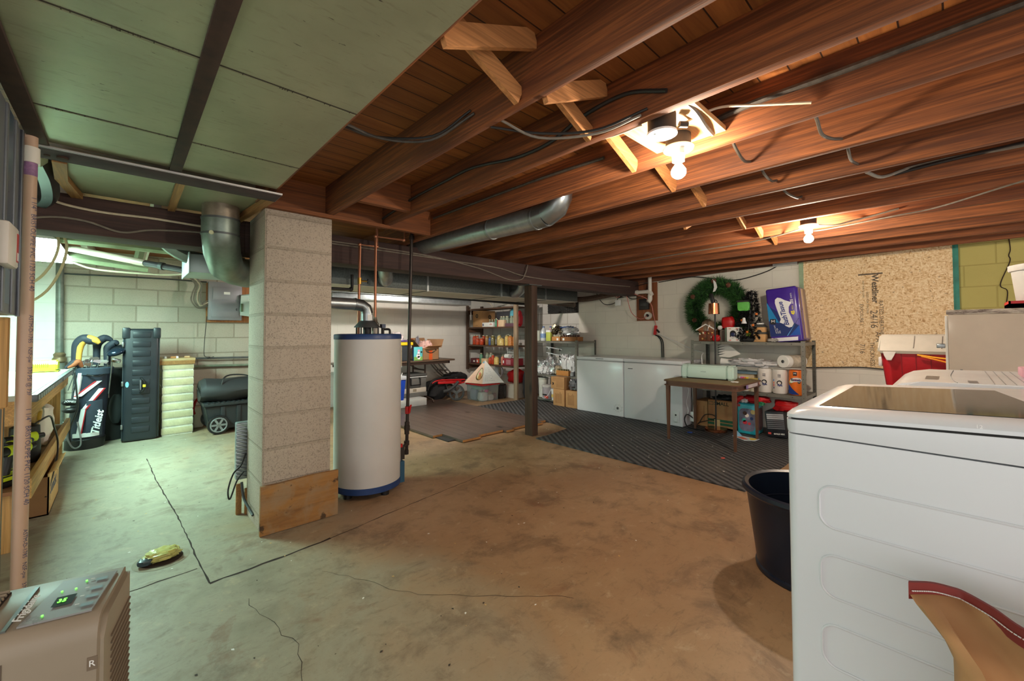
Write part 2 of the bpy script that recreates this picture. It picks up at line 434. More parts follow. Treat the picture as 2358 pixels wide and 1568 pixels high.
m = MB(); m.box(1.003, 1.361, 2.42, 2.46, 1.99, 2.165, W_JOISTX); struct(m.build('ceiling_blocking', keep=True), 'wood block between two joists near the pillar')
m = MB(); m.box(1.40, 1.786, 2.86, 2.90, 1.978, 2.165, W_JOISTX); struct(m.build('ceiling_blocking', keep=True), 'wood block between two joists past the pillar')
m = MB(); m.box(-2.4, .60, 3.33, 3.54, 1.757, 1.972, W_BEAM, .004); m.box(.60, 5.86, 3.33, 3.54, 1.752, 1.972, W_BEAM, .004)
struct(m.build('main_beam', keep=True), 'long dark brown wooden beam carrying the joists')

# painted sheet metal nailed under the joists, in four sheets, with rusty hold-down strips
EDGE = mat((60, 54, 42), .8, .2, .3, 30)
def sheet(y0, y1, z, lab, x0=-.235, x1=.588):
    m = MB(); n = 14
    for i in range(n):
        pass
    m.box(x0, x1, y0, y1, z, z + .003, SHEET)
    m.box(x0, x1, y0 - .003, y0 + .003, z - .002, z, EDGE)
    m.box(x0, x1, y0 + .012, y0 + .016, z - .0015, z, SHEET)
    for i in range(34):
        x = x0 + (x1 - x0) * random.random(); q = random.uniform(.004, .013)
        m.box(x - .0012, x + .0012, y0 - .004, y0 + q, z - .0015, z, EDGE)
    struct(m.build('ceiling_panel', keep=True), lab)
sheet(2.085, 2.475, 1.971, 'greenish metal ceiling sheet next to the cross strip'); sheet(1.425, 2.085, 1.970, 'greenish metal ceiling sheet, second from the cross strip')
sheet(.70, 1.425, 1.969, 'greenish metal ceiling sheet nearest the camera'); sheet(-1.0, .70, 1.968, 'greenish metal ceiling sheet above the camera')
sheet(2.62, 3.32, 1.985, 'greenish metal ceiling sheet between the cross strip and the beam', -.24, .60)
RUST = mat((60, 42, 31), .95, 0, .35, 18); PURP = mat((66, 49, 50), .95, 0, .25, 16)
m = MB(); m.box(.143, .187, -1.0, 2.50, 1.955, 1.967, RUST, .002); struct(m.build('trim_3', keep=True), 'rusty brown metal strip down the middle of the ceiling sheets')
m = MB(); m.box(-.282, -.231, -1.0, 2.56, 1.952, 1.967, RUST, .002); struct(m.build('trim_4', keep=True), 'rusty brown metal strip along the left edge of the ceiling sheets')
m = MB(); m.box(-.285, .617, 2.472, 2.477, 1.946, 1.954, mat((190, 186, 184), .4, .3), .001); m.box(-.285, .617, 2.477, 2.630, 1.944, 1.951, PURP, .001)  # thin pale front line is a highlight put into the colour
m.cyl((-.20, 2.56, 1.945), (-.20, 2.56, 1.936), .018, RUST); m.cyl((-.245, 2.57, 1.945), (-.245, 2.57, 1.94), .01, RUST)
struct(m.build('trim_5', keep=True), 'purplish brown metal angle strip across the ceiling sheets')
FUR = wood('furring_wood', (150, 104, 56), (176, 128, 74), 1, .7)
m = MB(); m.bar((-.215, 2.64, 1.955), (-.235, 2.98, 1.965), .045, .03, FUR); m.bar((-.235, 2.98, 1.965), (-.20, 3.32, 1.965), .045, .03, FUR); struct(m.build('trim_6', keep=True), 'weathered wood strip beside the left end of the cross strip')
m = MB(); m.bar((.20, 2.64, 1.965), (.205, 3.32, 1.968), .035, .02, FUR); struct(m.build('trim_7', keep=True), 'weathered wood strip in the middle of the far ceiling sheet')
m = MB(); m.bar((.60, 2.64, 1.965), (.55, 3.32, 1.965), .04, .03, FUR); struct(m.build('trim_8', keep=True), 'weathered wood strip beside the pillar top')

# cross bridging between the joists: one pale stick each, nailed top of one joist to bottom of the next
def brace(i, y, down=True, kind=W_BRACE, y2=None, lab=''):
    x0, x1 = LX[i] + .04, LX[i + 1]; za, zb = (2.15, 1.99) if down else (1.99, 2.15)
    m = MB(); m.bar((x0 + .003, y, za), (x1 - .003, y2 or y, zb), .062, .02, kind, up=(0, 1, 0)); struct(m.build('joist_bridging'), lab)
brace(0, .985, True, lab='diagonal bridging stick beside the metal sheets'); brace(0, .915, False, lab='rising bridging stick beside the metal sheets')
brace(1, .985, True, lab='diagonal bridging stick, second bay'); brace(1, .915, False, lab='rising bridging stick, second bay')
brace(2, 1.03, True, lab='bright diagonal bridging stick next to the junction box'); brace(3, 1.03, True, lab='diagonal bridging stick behind the first bulb')
brace(4, 1.03, True, lab='diagonal bridging stick, fifth bay'); brace(6, 1.06, True, lab='diagonal bridging stick, seventh bay'); brace(6, 1.36, False, lab='rising bridging stick, seventh bay')
brace(7, 1.06, True, lab='diagonal bridging stick, eighth bay'); brace(8, 1.06, True, lab='diagonal bridging stick, ninth bay')

# block pillar and posts
PIL = blockwall('pillar_block', (178, 164, 147), (190, 176, 158), (170, 157, 139), 'xy', (.248, .118), speck=.7, bumpk=.55, mortar=.011, w=.41, h=.2045, half=0.)
m = MB(); m.box(.612, 1.006, 2.83, 3.24, 0, 1.955, PIL, .004); struct(m.build('pillar', keep=True), 'square pillar of rough grey concrete blocks')
m = MB(); m.box(3.44, 3.535, 3.335, 3.455, 0, 1.742, W_DARKZ, .004); m.box(3.39, 3.60, 3.32, 3.47, 1.742, 1.752, DULL); struct(m.build('support_post', keep=True), 'dark stained square wooden post under the main beam')
m = MB(); m.box(5.05, 5.10, 5.27, 5.35, 0, 1.76, W_PALEZ, .003); struct(m.build('wall_stud', keep=True), 'pale bare wood stud at the end of the jar shelves')

# patched window opening of the right wall: sheet of strand board with a green edge
def osb_mat():
    t = NT('strand_board'); v = t.coord()
    cols = []
    for k, (sc, rot) in enumerate((((1, 36, 150), .5), ((1, 130, 40), -.5), ((1, 70, 90), 1.3))):
        vo = t.n('ShaderNodeTexVoronoi'); nz = t.n('ShaderNodeTexNoise'); nz.inputs['Scale'].default_value = 9; nz.inputs['Detail'].default_value = 2; t.l(v, nz.inputs['Vector'])
        ad = t.n('ShaderNodeVectorMath', operation='MULTIPLY_ADD'); ad.inputs[1].default_value = (.07, .07, .07); t.l(nz.outputs['Color'], ad.inputs[0]); t.l(v, ad.inputs[2])
        mp = t.n('ShaderNodeMapping'); mp.inputs['Scale'].default_value = sc; mp.inputs['Rotation'].default_value = (rot, 0, 0); t.l(ad.outputs[0], mp.inputs['Vector'])
        vo.inputs['Scale'].default_value = 1.; t.l(mp.outputs[0], vo.inputs['Vector']); s = t.n('ShaderNodeSeparateColor'); t.l(vo.outputs['Color'], s.inputs[0]); cols.append(s.outputs[0])
    f = t.mix(t.ramp(t.noise(v, 22, 3), [(.42, 0.), (.58, 1.)]), t.mix(.5, cols[0], cols[2]), t.mix(.5, cols[1], cols[2]))
    col = t.ramp(f, [(.05, lin((184, 140, 92))), (.3, lin((222, 186, 136))), (.6, lin((236, 208, 164))), (.95, lin((248, 228, 192)))])
    col = t.mix(t.math('MULTIPLY', t.ramp(t.noise(v, 30, 3), [(.64, 0.), (.7, 1.)]), .6), col, lin((120, 80, 44)))
    t.set(Base_Color=col, Roughness=.75); t.bump(f, .2, .004); return t.m
m = MB(); OSB = osb_mat()
pts = [(-.02, .80), (.35, .79), (.7, .81), (1.0, .785), (1.24, .775), (1.24, 2.012), (-.02, 2.03)]
m.prism(pts, 0, 5.822, 5.842, OSB); TEAL = mat((44, 128, 112), .6, 0, .25, 12)
m.box(5.816, 5.843, -.045, -.02, .80, 2.035, TEAL); m.box(5.82, 5.8215, -.02, -.006, .9, 2.03, TEAL); m.box(5.82, 5.8215, 1.195, 1.24, 1.6, 2.01, mat((150, 172, 140), .7, 0, .2, 10))
GREYINK = mat((92, 80, 66), .8, 0, .2, 40); X, Yd, Zd = 5.8215, (0, 0, -1), (0, -1, 0)
def osbtext(s, y, z, size, bold=0.): m.text(s, (X, y, z), (0, 0, -1), (0, -1, 0), size, GREYINK, .0004, bold=bold, sx=1.)
osbtext('Westliner', .565, 1.80, .075, .002); osbtext('24/16', .58, 1.42, .085); osbtext('RATED SHEATHING', .52, 1.52, .048); osbtext('EXPOSURE 1', .68, 1.49, .042)
osbtext('7/16', .68, 1.06, .06); osbtext('THICKNESS', .60, 1.08, .05); osbtext('SIZED FOR SPACING', .628, 1.62, .026); osbtext('NOT FOR FLOORS', .66, 1.74, .022); osbtext('APA', .55, 1.19, .06)
m.box(5.821, 5.8218, .50, .70, 1.80, 1.815, GREYINK)
tag(m.build('strand_board'), 'big sheet of tan strand board with stencilled print on the right wall', 'board')
m = MB(); m.tube([(5.812, 1.22, .772), (5.812, .95, .79), (5.812, .7, .806), (5.812, .45, .795), (5.812, .2, .8)], .006, CABLEB, 6); tag(m.build('black_cable'), 'black cable along the wavy bottom edge of the strand board', 'cable')
# ------------------------------------------------------------------ lamps in the joist bays
BULB = glow((255, 238, 214), 200., 'lit_bulb'); BULB_MID = glow((255, 238, 214), 330., 'lit_bulb_mid'); BULB_FAR = glow((255, 246, 234), 620., 'lit_bulb_far')
PORC = mat((236, 232, 220), .3, 0, .03); BAKE = mat((58, 50, 44), .6, .2, .2)
m = MB(); m.box(1.402, 1.784, .62, .92, 2.02, 2.04, wood('mounting_board', (196, 146, 92), (220, 172, 116), 0)); struct(m.build('ceiling_blocking', keep=True), 'pale board between two joists that carries the junction boxes')
t = thing('junction_box', 'round black junction box with a white cover plate beside the nearer bulb', 'junction box', (1.485, .745, 1.95))
m = MB(); m.cyl((1.485, .745, 1.955), (1.485, .745, 2.02), .052, BAKE, seg=24); m.cyl((1.535, .70, 1.99), (1.56, .68, 1.99), .012, BAKE); m.build('box_body', t)
m = MB(); m.cyl((1.485, .745, 1.948), (1.485, .745, 1.956), .055, WHITE, seg=28); m.cyl((1.46, .76, 1.9465), (1.46, .76, 1.949), .004, DULL); m.cyl((1.51, .73, 1.9465), (1.51, .73, 1.949), .004, DULL); m.build('cover_plate', t)['label'] = 'white round cover plate'
def lampholder(x, y, z, lab, outlet, glowm=BULB):
    t = thing('lamp_holder', lab, 'light', (x, y, z))
    m = MB(); m.cyl((x, y, z + .012), (x, y, z + .07), .05, BAKE, seg=24); m.build('box_body', t)
    m = MB(); m.lathe([(.02, -.048), (.024, -.046), (.026, -.02), (.036, -.006), (.058, .002), (.062, .010), (.058, .014)], (x, y, z), PORC, 28)
    if outlet:
        m.obox((x - .022, y - .02, z - .012), (.03, .022, .03), PORC, (0, 0, .8), .002); m.obox((x - .034, y - .0265, z - .012), (.0025, .004, .011), INK, (0, 0, .8)); m.obox((x - .028, y - .0325, z - .012), (.0025, .004, .011), INK, (0, 0, .8))
    m.build('porcelain_base', t)
    m = MB(); m.lathe([(.001, -.118), (.014, -.115), (.025, -.106), (.030, -.094), (.029, -.082), (.022, -.070), (.015, -.060), (.013, -.056)], (x, y, z), glowm, 20); bo = m.build('bulb', t)
    m = MB(); m.cyl((x, y, z - .048), (x, y, z - .058), .0145, mat((150, 140, 120), .3, .9), seg=16); m.build('screw_cap', bo)
    return t
lampholder(1.68, .772, 1.955, 'white porcelain lamp holder with an outlet and a lit bulb, nearer of the two bulbs', True)
lampholder(3.66, .715, 1.965, 'white lamp holder with a lit bulb in front of the strand board', False, BULB_MID)
lampholder(3.1, 4.75, 1.965, 'lamp holder with a lit bulb above the far storage area behind the beam', False, BULB_FAR)

def cable(name, lab, pts, r, m_, cat='cable', k=6):
    m = MB(); m.tube(pts, r, m_, 7, k=k); return tag(m.build(name), lab, cat)
FLEX = mat((74, 68, 62), .5, .4, .35, 40)
# cables pulled through and along the joists
cable('electrical_cable', 'grey cable sagging between the metal sheet and the first joist', [(.60, 1.559, 1.99), (.75, 1.56, 1.982), (.88, 1.41, 1.966), (.958, 1.228, 2.03)], .0055, FLEX)
cable('electrical_cable', 'black cable sagging beside the grey one below the metal sheet edge', [(.60, 1.60, 2.0), (.74, 1.60, 2.0), (.89, 1.41, 1.985), (.958, 1.25, 2.05)], .005, CABLEB)
cable('electrical_cable', 'black upper cable hanging in a loop between the first two joists', [(1.0, 1.181, 1.975), (1.15, 1.06, 1.957), (1.28, .90, 1.956), (1.358, .735, 2.0)], .005, CABLEB)
cable('electrical_cable', 'grey lower cable hanging in a loop between the first two joists', [(1.0, 1.131, 1.985), (1.14, 1.063, 1.938), (1.27, .89, 1.936), (1.357, .76, 1.985)], .005, CABLEG)
cable('electrical_cable', 'long black cable stapled along the face of the second joist', [(1.35, 2.80, 2.018), (1.35, 2.38, 2.064), (1.35, 1.985, 2.078), (1.35, 1.74, 2.08), (1.35, 1.405, 2.03), (1.35, 1.19, 2.03), (1.35, 1.02, 2.076), (1.35, .82, 2.085), (1.352, .66, 2.03)], .008, CABLEB)
cable('conduit', 'dark conduit along the face of the third joist left of the bulb', [(1.77, 2.79, 2.10), (1.77, 2.19, 2.10), (1.77, 1.62, 2.10), (1.77, 1.2, 2.085)], .009, FLEX, 'pipe')
cable('conduit', 'thick dark conduit along the face of the third joist right of the bulb', [(1.765, .66, 2.07), (1.765, .5, 2.083), (1.765, .28, 2.082), (1.765, .07, 2.084), (1.765, -.4, 2.09), (1.765, -1.2, 2.09)], .012, FLEX, 'pipe')
cable('electrical_cable', 'pale cable from the junction box to the third joist', [(1.54, .705, 1.985), (1.62, .66, 2.04), (1.69, .60, 2.075), (1.74, .50, 2.06), (1.776, .33, 2.014)], .005, CABLEC)
cable('electrical_cable', 'thick grey cable stub beside the junction box', [(1.404, .66, 2.04), (1.52, .64, 2.02), (1.65, .65, 2.005), (1.776, .67, 2.02)], .009, CABLEG)
cable('electrical_cable', 'short pale cable running into the left side of the junction box', [(1.43, .80, 1.99), (1.42, .90, 1.985), (1.40, 1.02, 1.99), (1.404, 1.08, 2.0)], .006, CABLEC)
STUBC = mat((84, 76, 66), .6, 0, .25, 40)
STUBS = [('grey cable stub in the fourth bay right of the nearer bulb', [(1.83, .62, 2.02), (1.93, .634, 2.0), (2.1, .655, 1.998), (2.19, .655, 2.017)]),
         ('grey cable stub hooked over the third joist near the big knot', [(1.83, .345, 2.03), (1.92, .341, 2.008), (2.03, .346, 1.99), (2.12, .33, 1.995), (2.19, .306, 2.007)]),
         ('grey cable stub below the big knot', [(2.24, .30, 2.03), (2.3, .3, 1.997), (2.45, .309, 1.992), (2.59, .303, 2.01)]),
         ('grey cable stub in the fifth bay', [(2.24, .63, 2.02), (2.35, .64, 1.997), (2.5, .648, 2.0), (2.598, .648, 2.025)]),
         ('grey cable stub in the sixth bay', [(2.645, .64, 2.01), (2.75, .638, 1.99), (2.9, .62, 1.99), (2.998, .617, 2.018)])]
for lab, pts in STUBS: cable('electrical_cable', lab, pts, .0065, STUBC)
cable('electrical_cable', 'grey cable curling onto the seventh joist at the right', [(2.65, .278, 1.98), (2.8, .235, 1.982), (2.93, .17, 2.03), (2.985, .132, 2.053), (2.985, -.023, 2.057), (2.985, -.24, 2.045), (2.985, -.6, 2.06)], .008, CABLEG)
cable('electrical_cable', 'black cable along the seventh joist at the right', [(2.985, .2, 2.035), (2.985, 0, 2.05), (2.985, -.24, 2.055), (2.985, -.6, 2.075)], .010, CABLEB)
cable('electrical_cable', 'pale cable from the farther bulb to the next joist', [(3.71, .69, 1.985), (3.74, .58, 1.965), (3.78, .48, 1.985), (3.803, .393, 2.0), (3.803, .236, 2.024)], .006, STUBC)
cable('electrical_cable', 'thin grey cable crossing under the joists from the farther bulb to the right', [(3.70, .71, 1.972), (3.86, .69, 1.967), (3.75, .275, 1.967), (3.68, .051, 1.967), (3.36, -.26, 1.967), (3.1, -.6, 1.967)], .005, STUBC)
cable('electrical_cable', 'thin cable crossing under the joists from the beam to the farther bulb', [(3.64, 3.66, 1.966), (4.13, 3.0, 1.968), (4.05, 2.16, 1.968), (3.985, 1.68, 1.968), (3.96, 1.29, 1.968), (3.835, .967, 1.968), (3.71, .76, 1.972)], .005, CABLEG)
cable('electrical_cable', 'upper brown cable draped along the main beam right of the pillar', [(1.08, 3.322, 1.915), (1.6, 3.322, 1.918), (2.117, 3.322, 1.905), (2.635, 3.322, 1.856), (3.058, 3.322, 1.775), (3.25, 3.315, 1.79), (3.31, 3.31, 1.86), (3.33, 3.30, 1.93), (3.36, 3.322, 1.965)], .006, CABLEG)
cable('electrical_cable', 'lower brown cable draped along the main beam right of the pillar', [(1.08, 3.319, 1.898), (1.68, 3.319, 1.897), (2.365, 3.319, 1.892), (2.93, 3.319, 1.883), (3.258, 3.319, 1.837), (3.7, 3.319, 1.825), (4.28, 3.319, 1.841), (5.0, 3.319, 1.86), (5.545, 3.319, 1.876)], .006, CABLEG)
cable('electrical_cable', 'pale cable along the top of the beam left of the pillar', [(-.34, 3.30, 1.965), (-.29, 3.315, 1.92), (-.2, 3.318, 1.90), (-.074, 3.318, 1.892), (.115, 3.318, 1.897), (.337, 3.318, 1.891), (.5, 3.32, 1.89)], .007, CABLEC)
cable('electrical_cable', 'dark cable waving along the beam left of the pillar', [(-.40, 3.32, 1.80), (-.28, 3.32, 1.832), (-.16, 3.32, 1.829), (-.018, 3.32, 1.791), (.116, 3.32, 1.826), (.338, 3.32, 1.849), (.5, 3.32, 1.85)], .006, CABLEG)

# ------------------------------------------------------------------ ducts
t = thing('round_duct', 'shiny round metal duct slung under the joists with an elbow at its near end', 'duct', (2.01, 2.6, 1.9))
m = MB()
def sleeve(m, pts, r, mt, seg=28): m.tube(pts, r, mt, seg, smooth=False)
sleeve(m, [(2.01, 3.5, 2.0), (2.01, 2.35, 1.975)], .074, GALV); sleeve(m, [(2.01, 2.37, 1.9755), (2.01, 1.86, 1.963)], .076, GALV)
for y in (2.36, 1.90): sleeve(m, [(2.01, y + .012, 1.9635 + (y - 1.9) * .0254), (2.01, y - .012, 1.963 + (y - 1.9) * .0254)], .080, STEEL)
m.build('straight_pipe', t)
m = MB(); sleeve(m, [(2.01, 1.90, 1.964), (2.01, 1.80, 1.968)], .078, STEEL); sleeve(m, [(2.01, 1.81, 1.966), (2.01, 1.725, 2.0), (2.01, 1.695, 2.05), (2.01, 1.685, 2.15)], .077, STEEL)
m.build('elbow', t)
TRUNK = mat((92, 98, 96), .5, .6, .3, 60); TRUNKB = mat((196, 190, 176), .6, .2, .1, 5)
t = thing('trunk_duct', 'long grey rectangular metal duct hanging behind the main beam', 'duct', (3.1, 4.3, 1.66))
m = MB(); m.box(1.0, 5.15, 4.0, 4.62, 1.664, 1.93, TRUNK, .003); m.box(1.0, 5.15, 4.0, 4.62, 1.660, 1.664, TRUNKB)
for x in (1.25, 2.45, 3.55, 4.4): m.box(x, x + .025, 3.992, 4.0, 1.655, 1.93, GALV); m.box(x, x + .012, 4.0, 4.62, 1.655, 1.66, TRUNK)
for i in range(18): m.box(3.62 + i * .032, 3.632 + i * .032, 3.996, 4.0, 1.69, 1.90, DULL)
m.build('duct_body', t)
m = MB(); m.tube([(1.80, 3.72, 1.90), (1.84, 3.76, 1.80), (1.90, 3.86, 1.745), (1.96, 4.0, 1.74)], .07, GALV, 20, k=2); m.build('branch_elbow', t)
m = MB(); m.tube([(3.66, 3.70, 1.86), (3.70, 3.76, 1.76), (3.74, 3.88, 1.71), (3.78, 4.0, 1.71)], .06, GALV, 20, k=2); m.build('branch_elbow', t)
m = MB(); m.box(2.0, 4.3, 5.6, 6.0, 1.655, 1.735, GALV, .002); m.box(1.6, 4.9, 5.55, 5.6, 1.735, 1.745, TRUNK); tag(m.build('flat_duct'), 'shallow bright galvanised duct behind the grey trunk duct', 'duct')
cable('black_pipe', 'long black pipe running below the grey trunk duct', [(1.1, 4.85, 1.70), (3.0, 4.85, 1.69), (4.9, 4.85, 1.66)], .022, BLACK, 'pipe')
m = MB(); m.tube([(1.0, 3.9, 1.605), (1.40, 3.9, 1.605), (1.56, 3.9, 1.607), (1.575, 3.9, 1.625), (1.575, 3.9, 1.70), (1.575, 3.9, 1.75)], .014, BLACKM, 10, smooth=False)
m.sph((1.565, 3.9, 1.610), .022, BLACKM); tag(m.build('gas_pipe'), 'black elbowed pipe hanging beside the pillar in front of the trunk duct', 'pipe')
cable('drain_pipe', 'old brown drain pipe slanting down from the duct end to the wall', [(5.45, 4.85, 1.86), (5.5, 4.7, 1.80), (5.6, 4.35, 1.745), (5.62, 4.05, 1.75), (5.64, 3.7, 1.79), (5.66, 3.43, 1.80)], .045, mat((96, 78, 66), .5, .2, .25, 12), 'pipe', 3)
m = MB(); m.tube([(5.33, 4.80, 1.74), (5.38, 4.7, 1.70), (5.46, 4.3, 1.65)], .045, mat((80, 66, 58), .5, .2, .25, 12), 14); tag(m.build('drain_pipe'), 'brown pipe stub ending above the wire mesh vent', 'pipe')
m = MB(); m.box(5.80, 5.86, 4.52, 5.20, 1.54, 1.79, mat((40, 38, 36), .9)); struct(m.build('window_1', keep=True), 'dark vent opening in the right wall')
m = MB()
for i in range(14):
    y = 4.53 + i * .05
    for j in range(5):
        z = 1.56 + j * .045 + (.022 if i % 2 else 0)
        m.tube([(5.795, y - .02, z + .012), (5.795, y, z + .024), (5.795, y + .02, z + .012), (5.795, y + .02, z - .01), (5.795, y, z - .022)], .0022, DULL, 4, smooth=False)
tag(m.build('wire_mesh'), 'crumpled chicken wire mesh over the dark vent opening', 'mesh')

# ------------------------------------------------------------------ board at the pillar's foot, water heater
def stained_board():
    t = NT('stained_plank'); v = t.coord((.8, 6, 6)); a = t.noise(v, 2.2, 6, .65, .8); b = t.noise(t.coord(), 7, 5, .6, .3)
    col = t.mix(t.ramp(a, [(.3, 0.), (.7, 1.)]), lin((120, 82, 42)), lin((176, 126, 66)))
    col = t.mix(t.ramp(b, [(.45, 0.), (.62, .8)]), col, lin((150, 124, 92))); col = t.mix(t.ramp(t.noise(t.coord(), 12, 3), [(.62, 0.), (.68, .85)]), col, lin((46, 32, 20)))
    t.set(Base_Color=col, Roughness=.7); t.bump(a, .4, .006); return t.m
m = MB(); m.prism([(.598, .003), (1.048, .003), (1.05, .292), (.9, .297), (.7, .289), (.6, .292)], 1, 2.802, 2.827, stained_board(), .002); tag(m.build('plank'), 'stained warped plank leaning against the foot of the block pillar', 'board')

HX, HY = 1.38, 3.095
t = thing('water_heater', 'tall white cylindrical water heater with blue rims beside the pillar', 'water heater', (HX, HY, 0))
HWH = mat((200, 197, 192), .38, 0, .04, 3); BLUE = mat((34, 62, 112), .4, 0, .1)
m = MB(); m.lathe([(.243, .085), (.244, .3), (.244, 1.155)], (HX, HY, 0), HWH, 64); m.box(HX + .236, HX + .2445, HY - .075, HY - .02, .93, 1.09, mat((196, 186, 160), .7, 0, .1, 60)); m.build('tank', t)
m = MB(); m.lathe([(.20, 1.19), (.243, 1.187), (.2475, 1.18), (.2475, 1.150), (.243, 1.15)], (HX, HY, 0), BLUE, 64); m.build('top_rim', t)['label'] = 'dark blue lid rim'
m = MB(); m.lathe([(.20, .045), (.2465, .045), (.2465, .088), (.243, .088)], (HX, HY, 0), BLUE, 64); m.build('bottom_rim', t)['label'] = 'blue bottom rim'
for a in (.4, 1.9, 3.5, 5.0):
    m = MB(); m.cyl((HX + .19 * math.cos(a), HY + .19 * math.sin(a), 0), (HX + .19 * math.cos(a), HY + .19 * math.sin(a), .05), .028, BLACK); m.build('foot', t)
m = MB(); m.lathe([(.05, 1.29), (.058, 1.285), (.095, 1.245), (.098, 1.238)], (1.372, 3.10, 0), DULL, 24, caps=False)
for a in (.6, 2.2, 3.8, 5.4): m.box(1.372 + .09 * math.cos(a) - .005, 1.372 + .09 * math.cos(a) + .005, 3.10 + .09 * math.sin(a) - .003, 3.10 + .09 * math.sin(a) + .003, 1.185, 1.245, BLACKM)
m.cyl((1.372, 3.10, 1.185), (1.372, 3.10, 1.25), .03, BLACKM); m.build('draft_hood', t)
m = MB(); m.tube([(1.372, 3.10, 1.285), (1.372, 3.10, 1.345)], .046, GALV, 24, smooth=False); m.tube([(1.372, 3.10, 1.342), (1.36, 3.10, 1.385), (1.325, 3.10, 1.408), (1.27, 3.10, 1.415)], .045, STEEL, 24, smooth=False)
m.tube([(1.28, 3.10, 1.414), (.98, 3.12, 1.418), (.97, 3.3, 1.42)], .044, GALV, 24, smooth=False)
for x in (1.275, 1.06): m.cyl((x - .006, 3.10, 1.415), (x + .006, 3.10, 1.415), .0475, STEEL, seg=24)
m.box(1.352, 1.39, 3.049, 3.054, 1.295, 1.335, PAPER); m.build('flue_pipe', t)['label'] = 'shiny galvanised flue pipe with elbow'
m = MB(); m.cyl((1.49, 3.08, 1.185), (1.49, 3.08, 1.255), .012, BLACKM); m.box(1.475, 1.505, 3.06, 3.10, 1.235, 1.265, mat((70, 76, 90), .4, .5)); m.tube([(1.50, 3.08, 1.225), (1.545, 3.08, 1.222), (1.55, 3.08, 1.19)], .009, BLACKM); m.build('relief_valve', t)
m = MB(); m.box(1.585, 1.635, 2.99, 3.06, .20, .30, mat((58, 54, 50), .5, .4)); m.tube([(1.60, 3.0, .20), (1.61, 2.97, .16), (1.605, 2.96, .12)], .004, COPPER); m.cyl((1.60, 2.985, .30), (1.60, 2.985, .325), .013, RED); m.build('gas_control', t)
m = MB(); m.box(1.575, 1.61, 2.945, 3.01, .04, .20, mat((40, 84, 110), .5, 0, .1)); m.build('burner_cover', t)['label'] = 'blue burner cover at the lower right'
def coppipe(name, lab, pts, fit, mt=COPPER, r=.0105):
    t = thing(name, lab, 'pipe', pts[0]); m = MB(); m.tube(pts, r, mt, 12, smooth=False); m.build('pipe_run', t)
    for p in fit: m2 = MB(); m2.sph(p, r * 1.45, mt, 12); m2.build('elbow_fitting', t)
    return t
t = coppipe('copper_pipe', 'copper pipe with a shut-off valve behind the heater flue', [(1.345, 3.20, 1.19), (1.348, 3.19, 1.893), (1.49, 3.19, 1.896), (1.49, 3.19, 2.02), (1.49, 3.19, 2.1)], [(1.348, 3.19, 1.893), (1.49, 3.19, 1.896)])
m = MB(); m.cyl((1.348, 3.19, 1.58), (1.348, 3.19, 1.63), .015, mat((176, 140, 70), .35, .9)); m.tube([(1.348, 3.19, 1.605), (1.40, 3.17, 1.605)], .007, mat((176, 140, 70), .35, .9)); m.cyl((1.40, 3.17, 1.605), (1.408, 3.167, 1.605), .018, BLACK); m.build('shutoff_valve', t)['label'] = 'brass shut-off valve with black handle'
t = coppipe('copper_pipe', 'copper pipe rising from the heater top and bending right under the joists', [(1.445, 3.12, 1.19), (1.446, 3.12, 1.96), (1.692, 3.12, 1.968), (1.70, 3.12, 2.05), (1.70, 3.12, 2.1)], [(1.446, 3.12, 1.96), (1.692, 3.12, 1.968)])
m = MB(); m.lathe([(.026, 1.187), (.026, 1.235), (.03, 1.24), (.03, 1.27), (.02, 1.28), (.012, 1.32)], (1.445, 3.12, 0), mat((150, 140, 126), .35, .8), 10); m.build('union_nut', t)['label'] = 'grey union nut'
t = thing('gas_pipe', 'thin black gas pipe with a red valve right of the heater', 'pipe', (1.735, 3.12, .2))
PIPE = mat((62, 54, 50), .4, .6, .15)
m = MB(); m.tube([(1.768, 3.12, 2.10), (1.765, 3.12, 2.03), (1.723, 3.12, .205)], .0135, PIPE, 12, smooth=False); m.tube([(1.724, 3.12, .283), (1.63, 3.03, .275)], .012, PIPE, 10, smooth=False)
for z, r in ((2.0, .02), (.44, .02), (.41, .024), (.375, .02), (.285, .022), (.21, .019)): m.cyl((1.721 + (z - .2) * .0241, 3.12, z - .018), (1.721 + (z - .2) * .0241, 3.12, z + .018), r, PIPE, seg=10)
m.build('pipe_run', t)
m = MB(); m.cyl((1.73, 3.12, .525), (1.73, 3.12, .585), .019, RED, seg=10); m.bar((1.735, 3.10, .53), (1.742, 3.085, .60), .02, .006, RED); m.build('valve_handle', t)['label'] = 'red valve handle'
# ================================================================== near left: dehumidifier, pipe, metal panel
TAUPE = mat((150, 137, 118), .42, 0, .05, 4); TAUPED = mat((96, 82, 68), .6, 0, .1); TOPG = mat((178, 176, 156), .4, 0, .06, 6)
t = thing('dehumidifier', 'taupe plastic dehumidifier with a lit control panel at the lower left', 'dehumidifier', (-.023, 1.37, 0)); t.rotation_euler = (0, 0, math.radians(-14))
W_, D_ = .40, .20
m = MB()
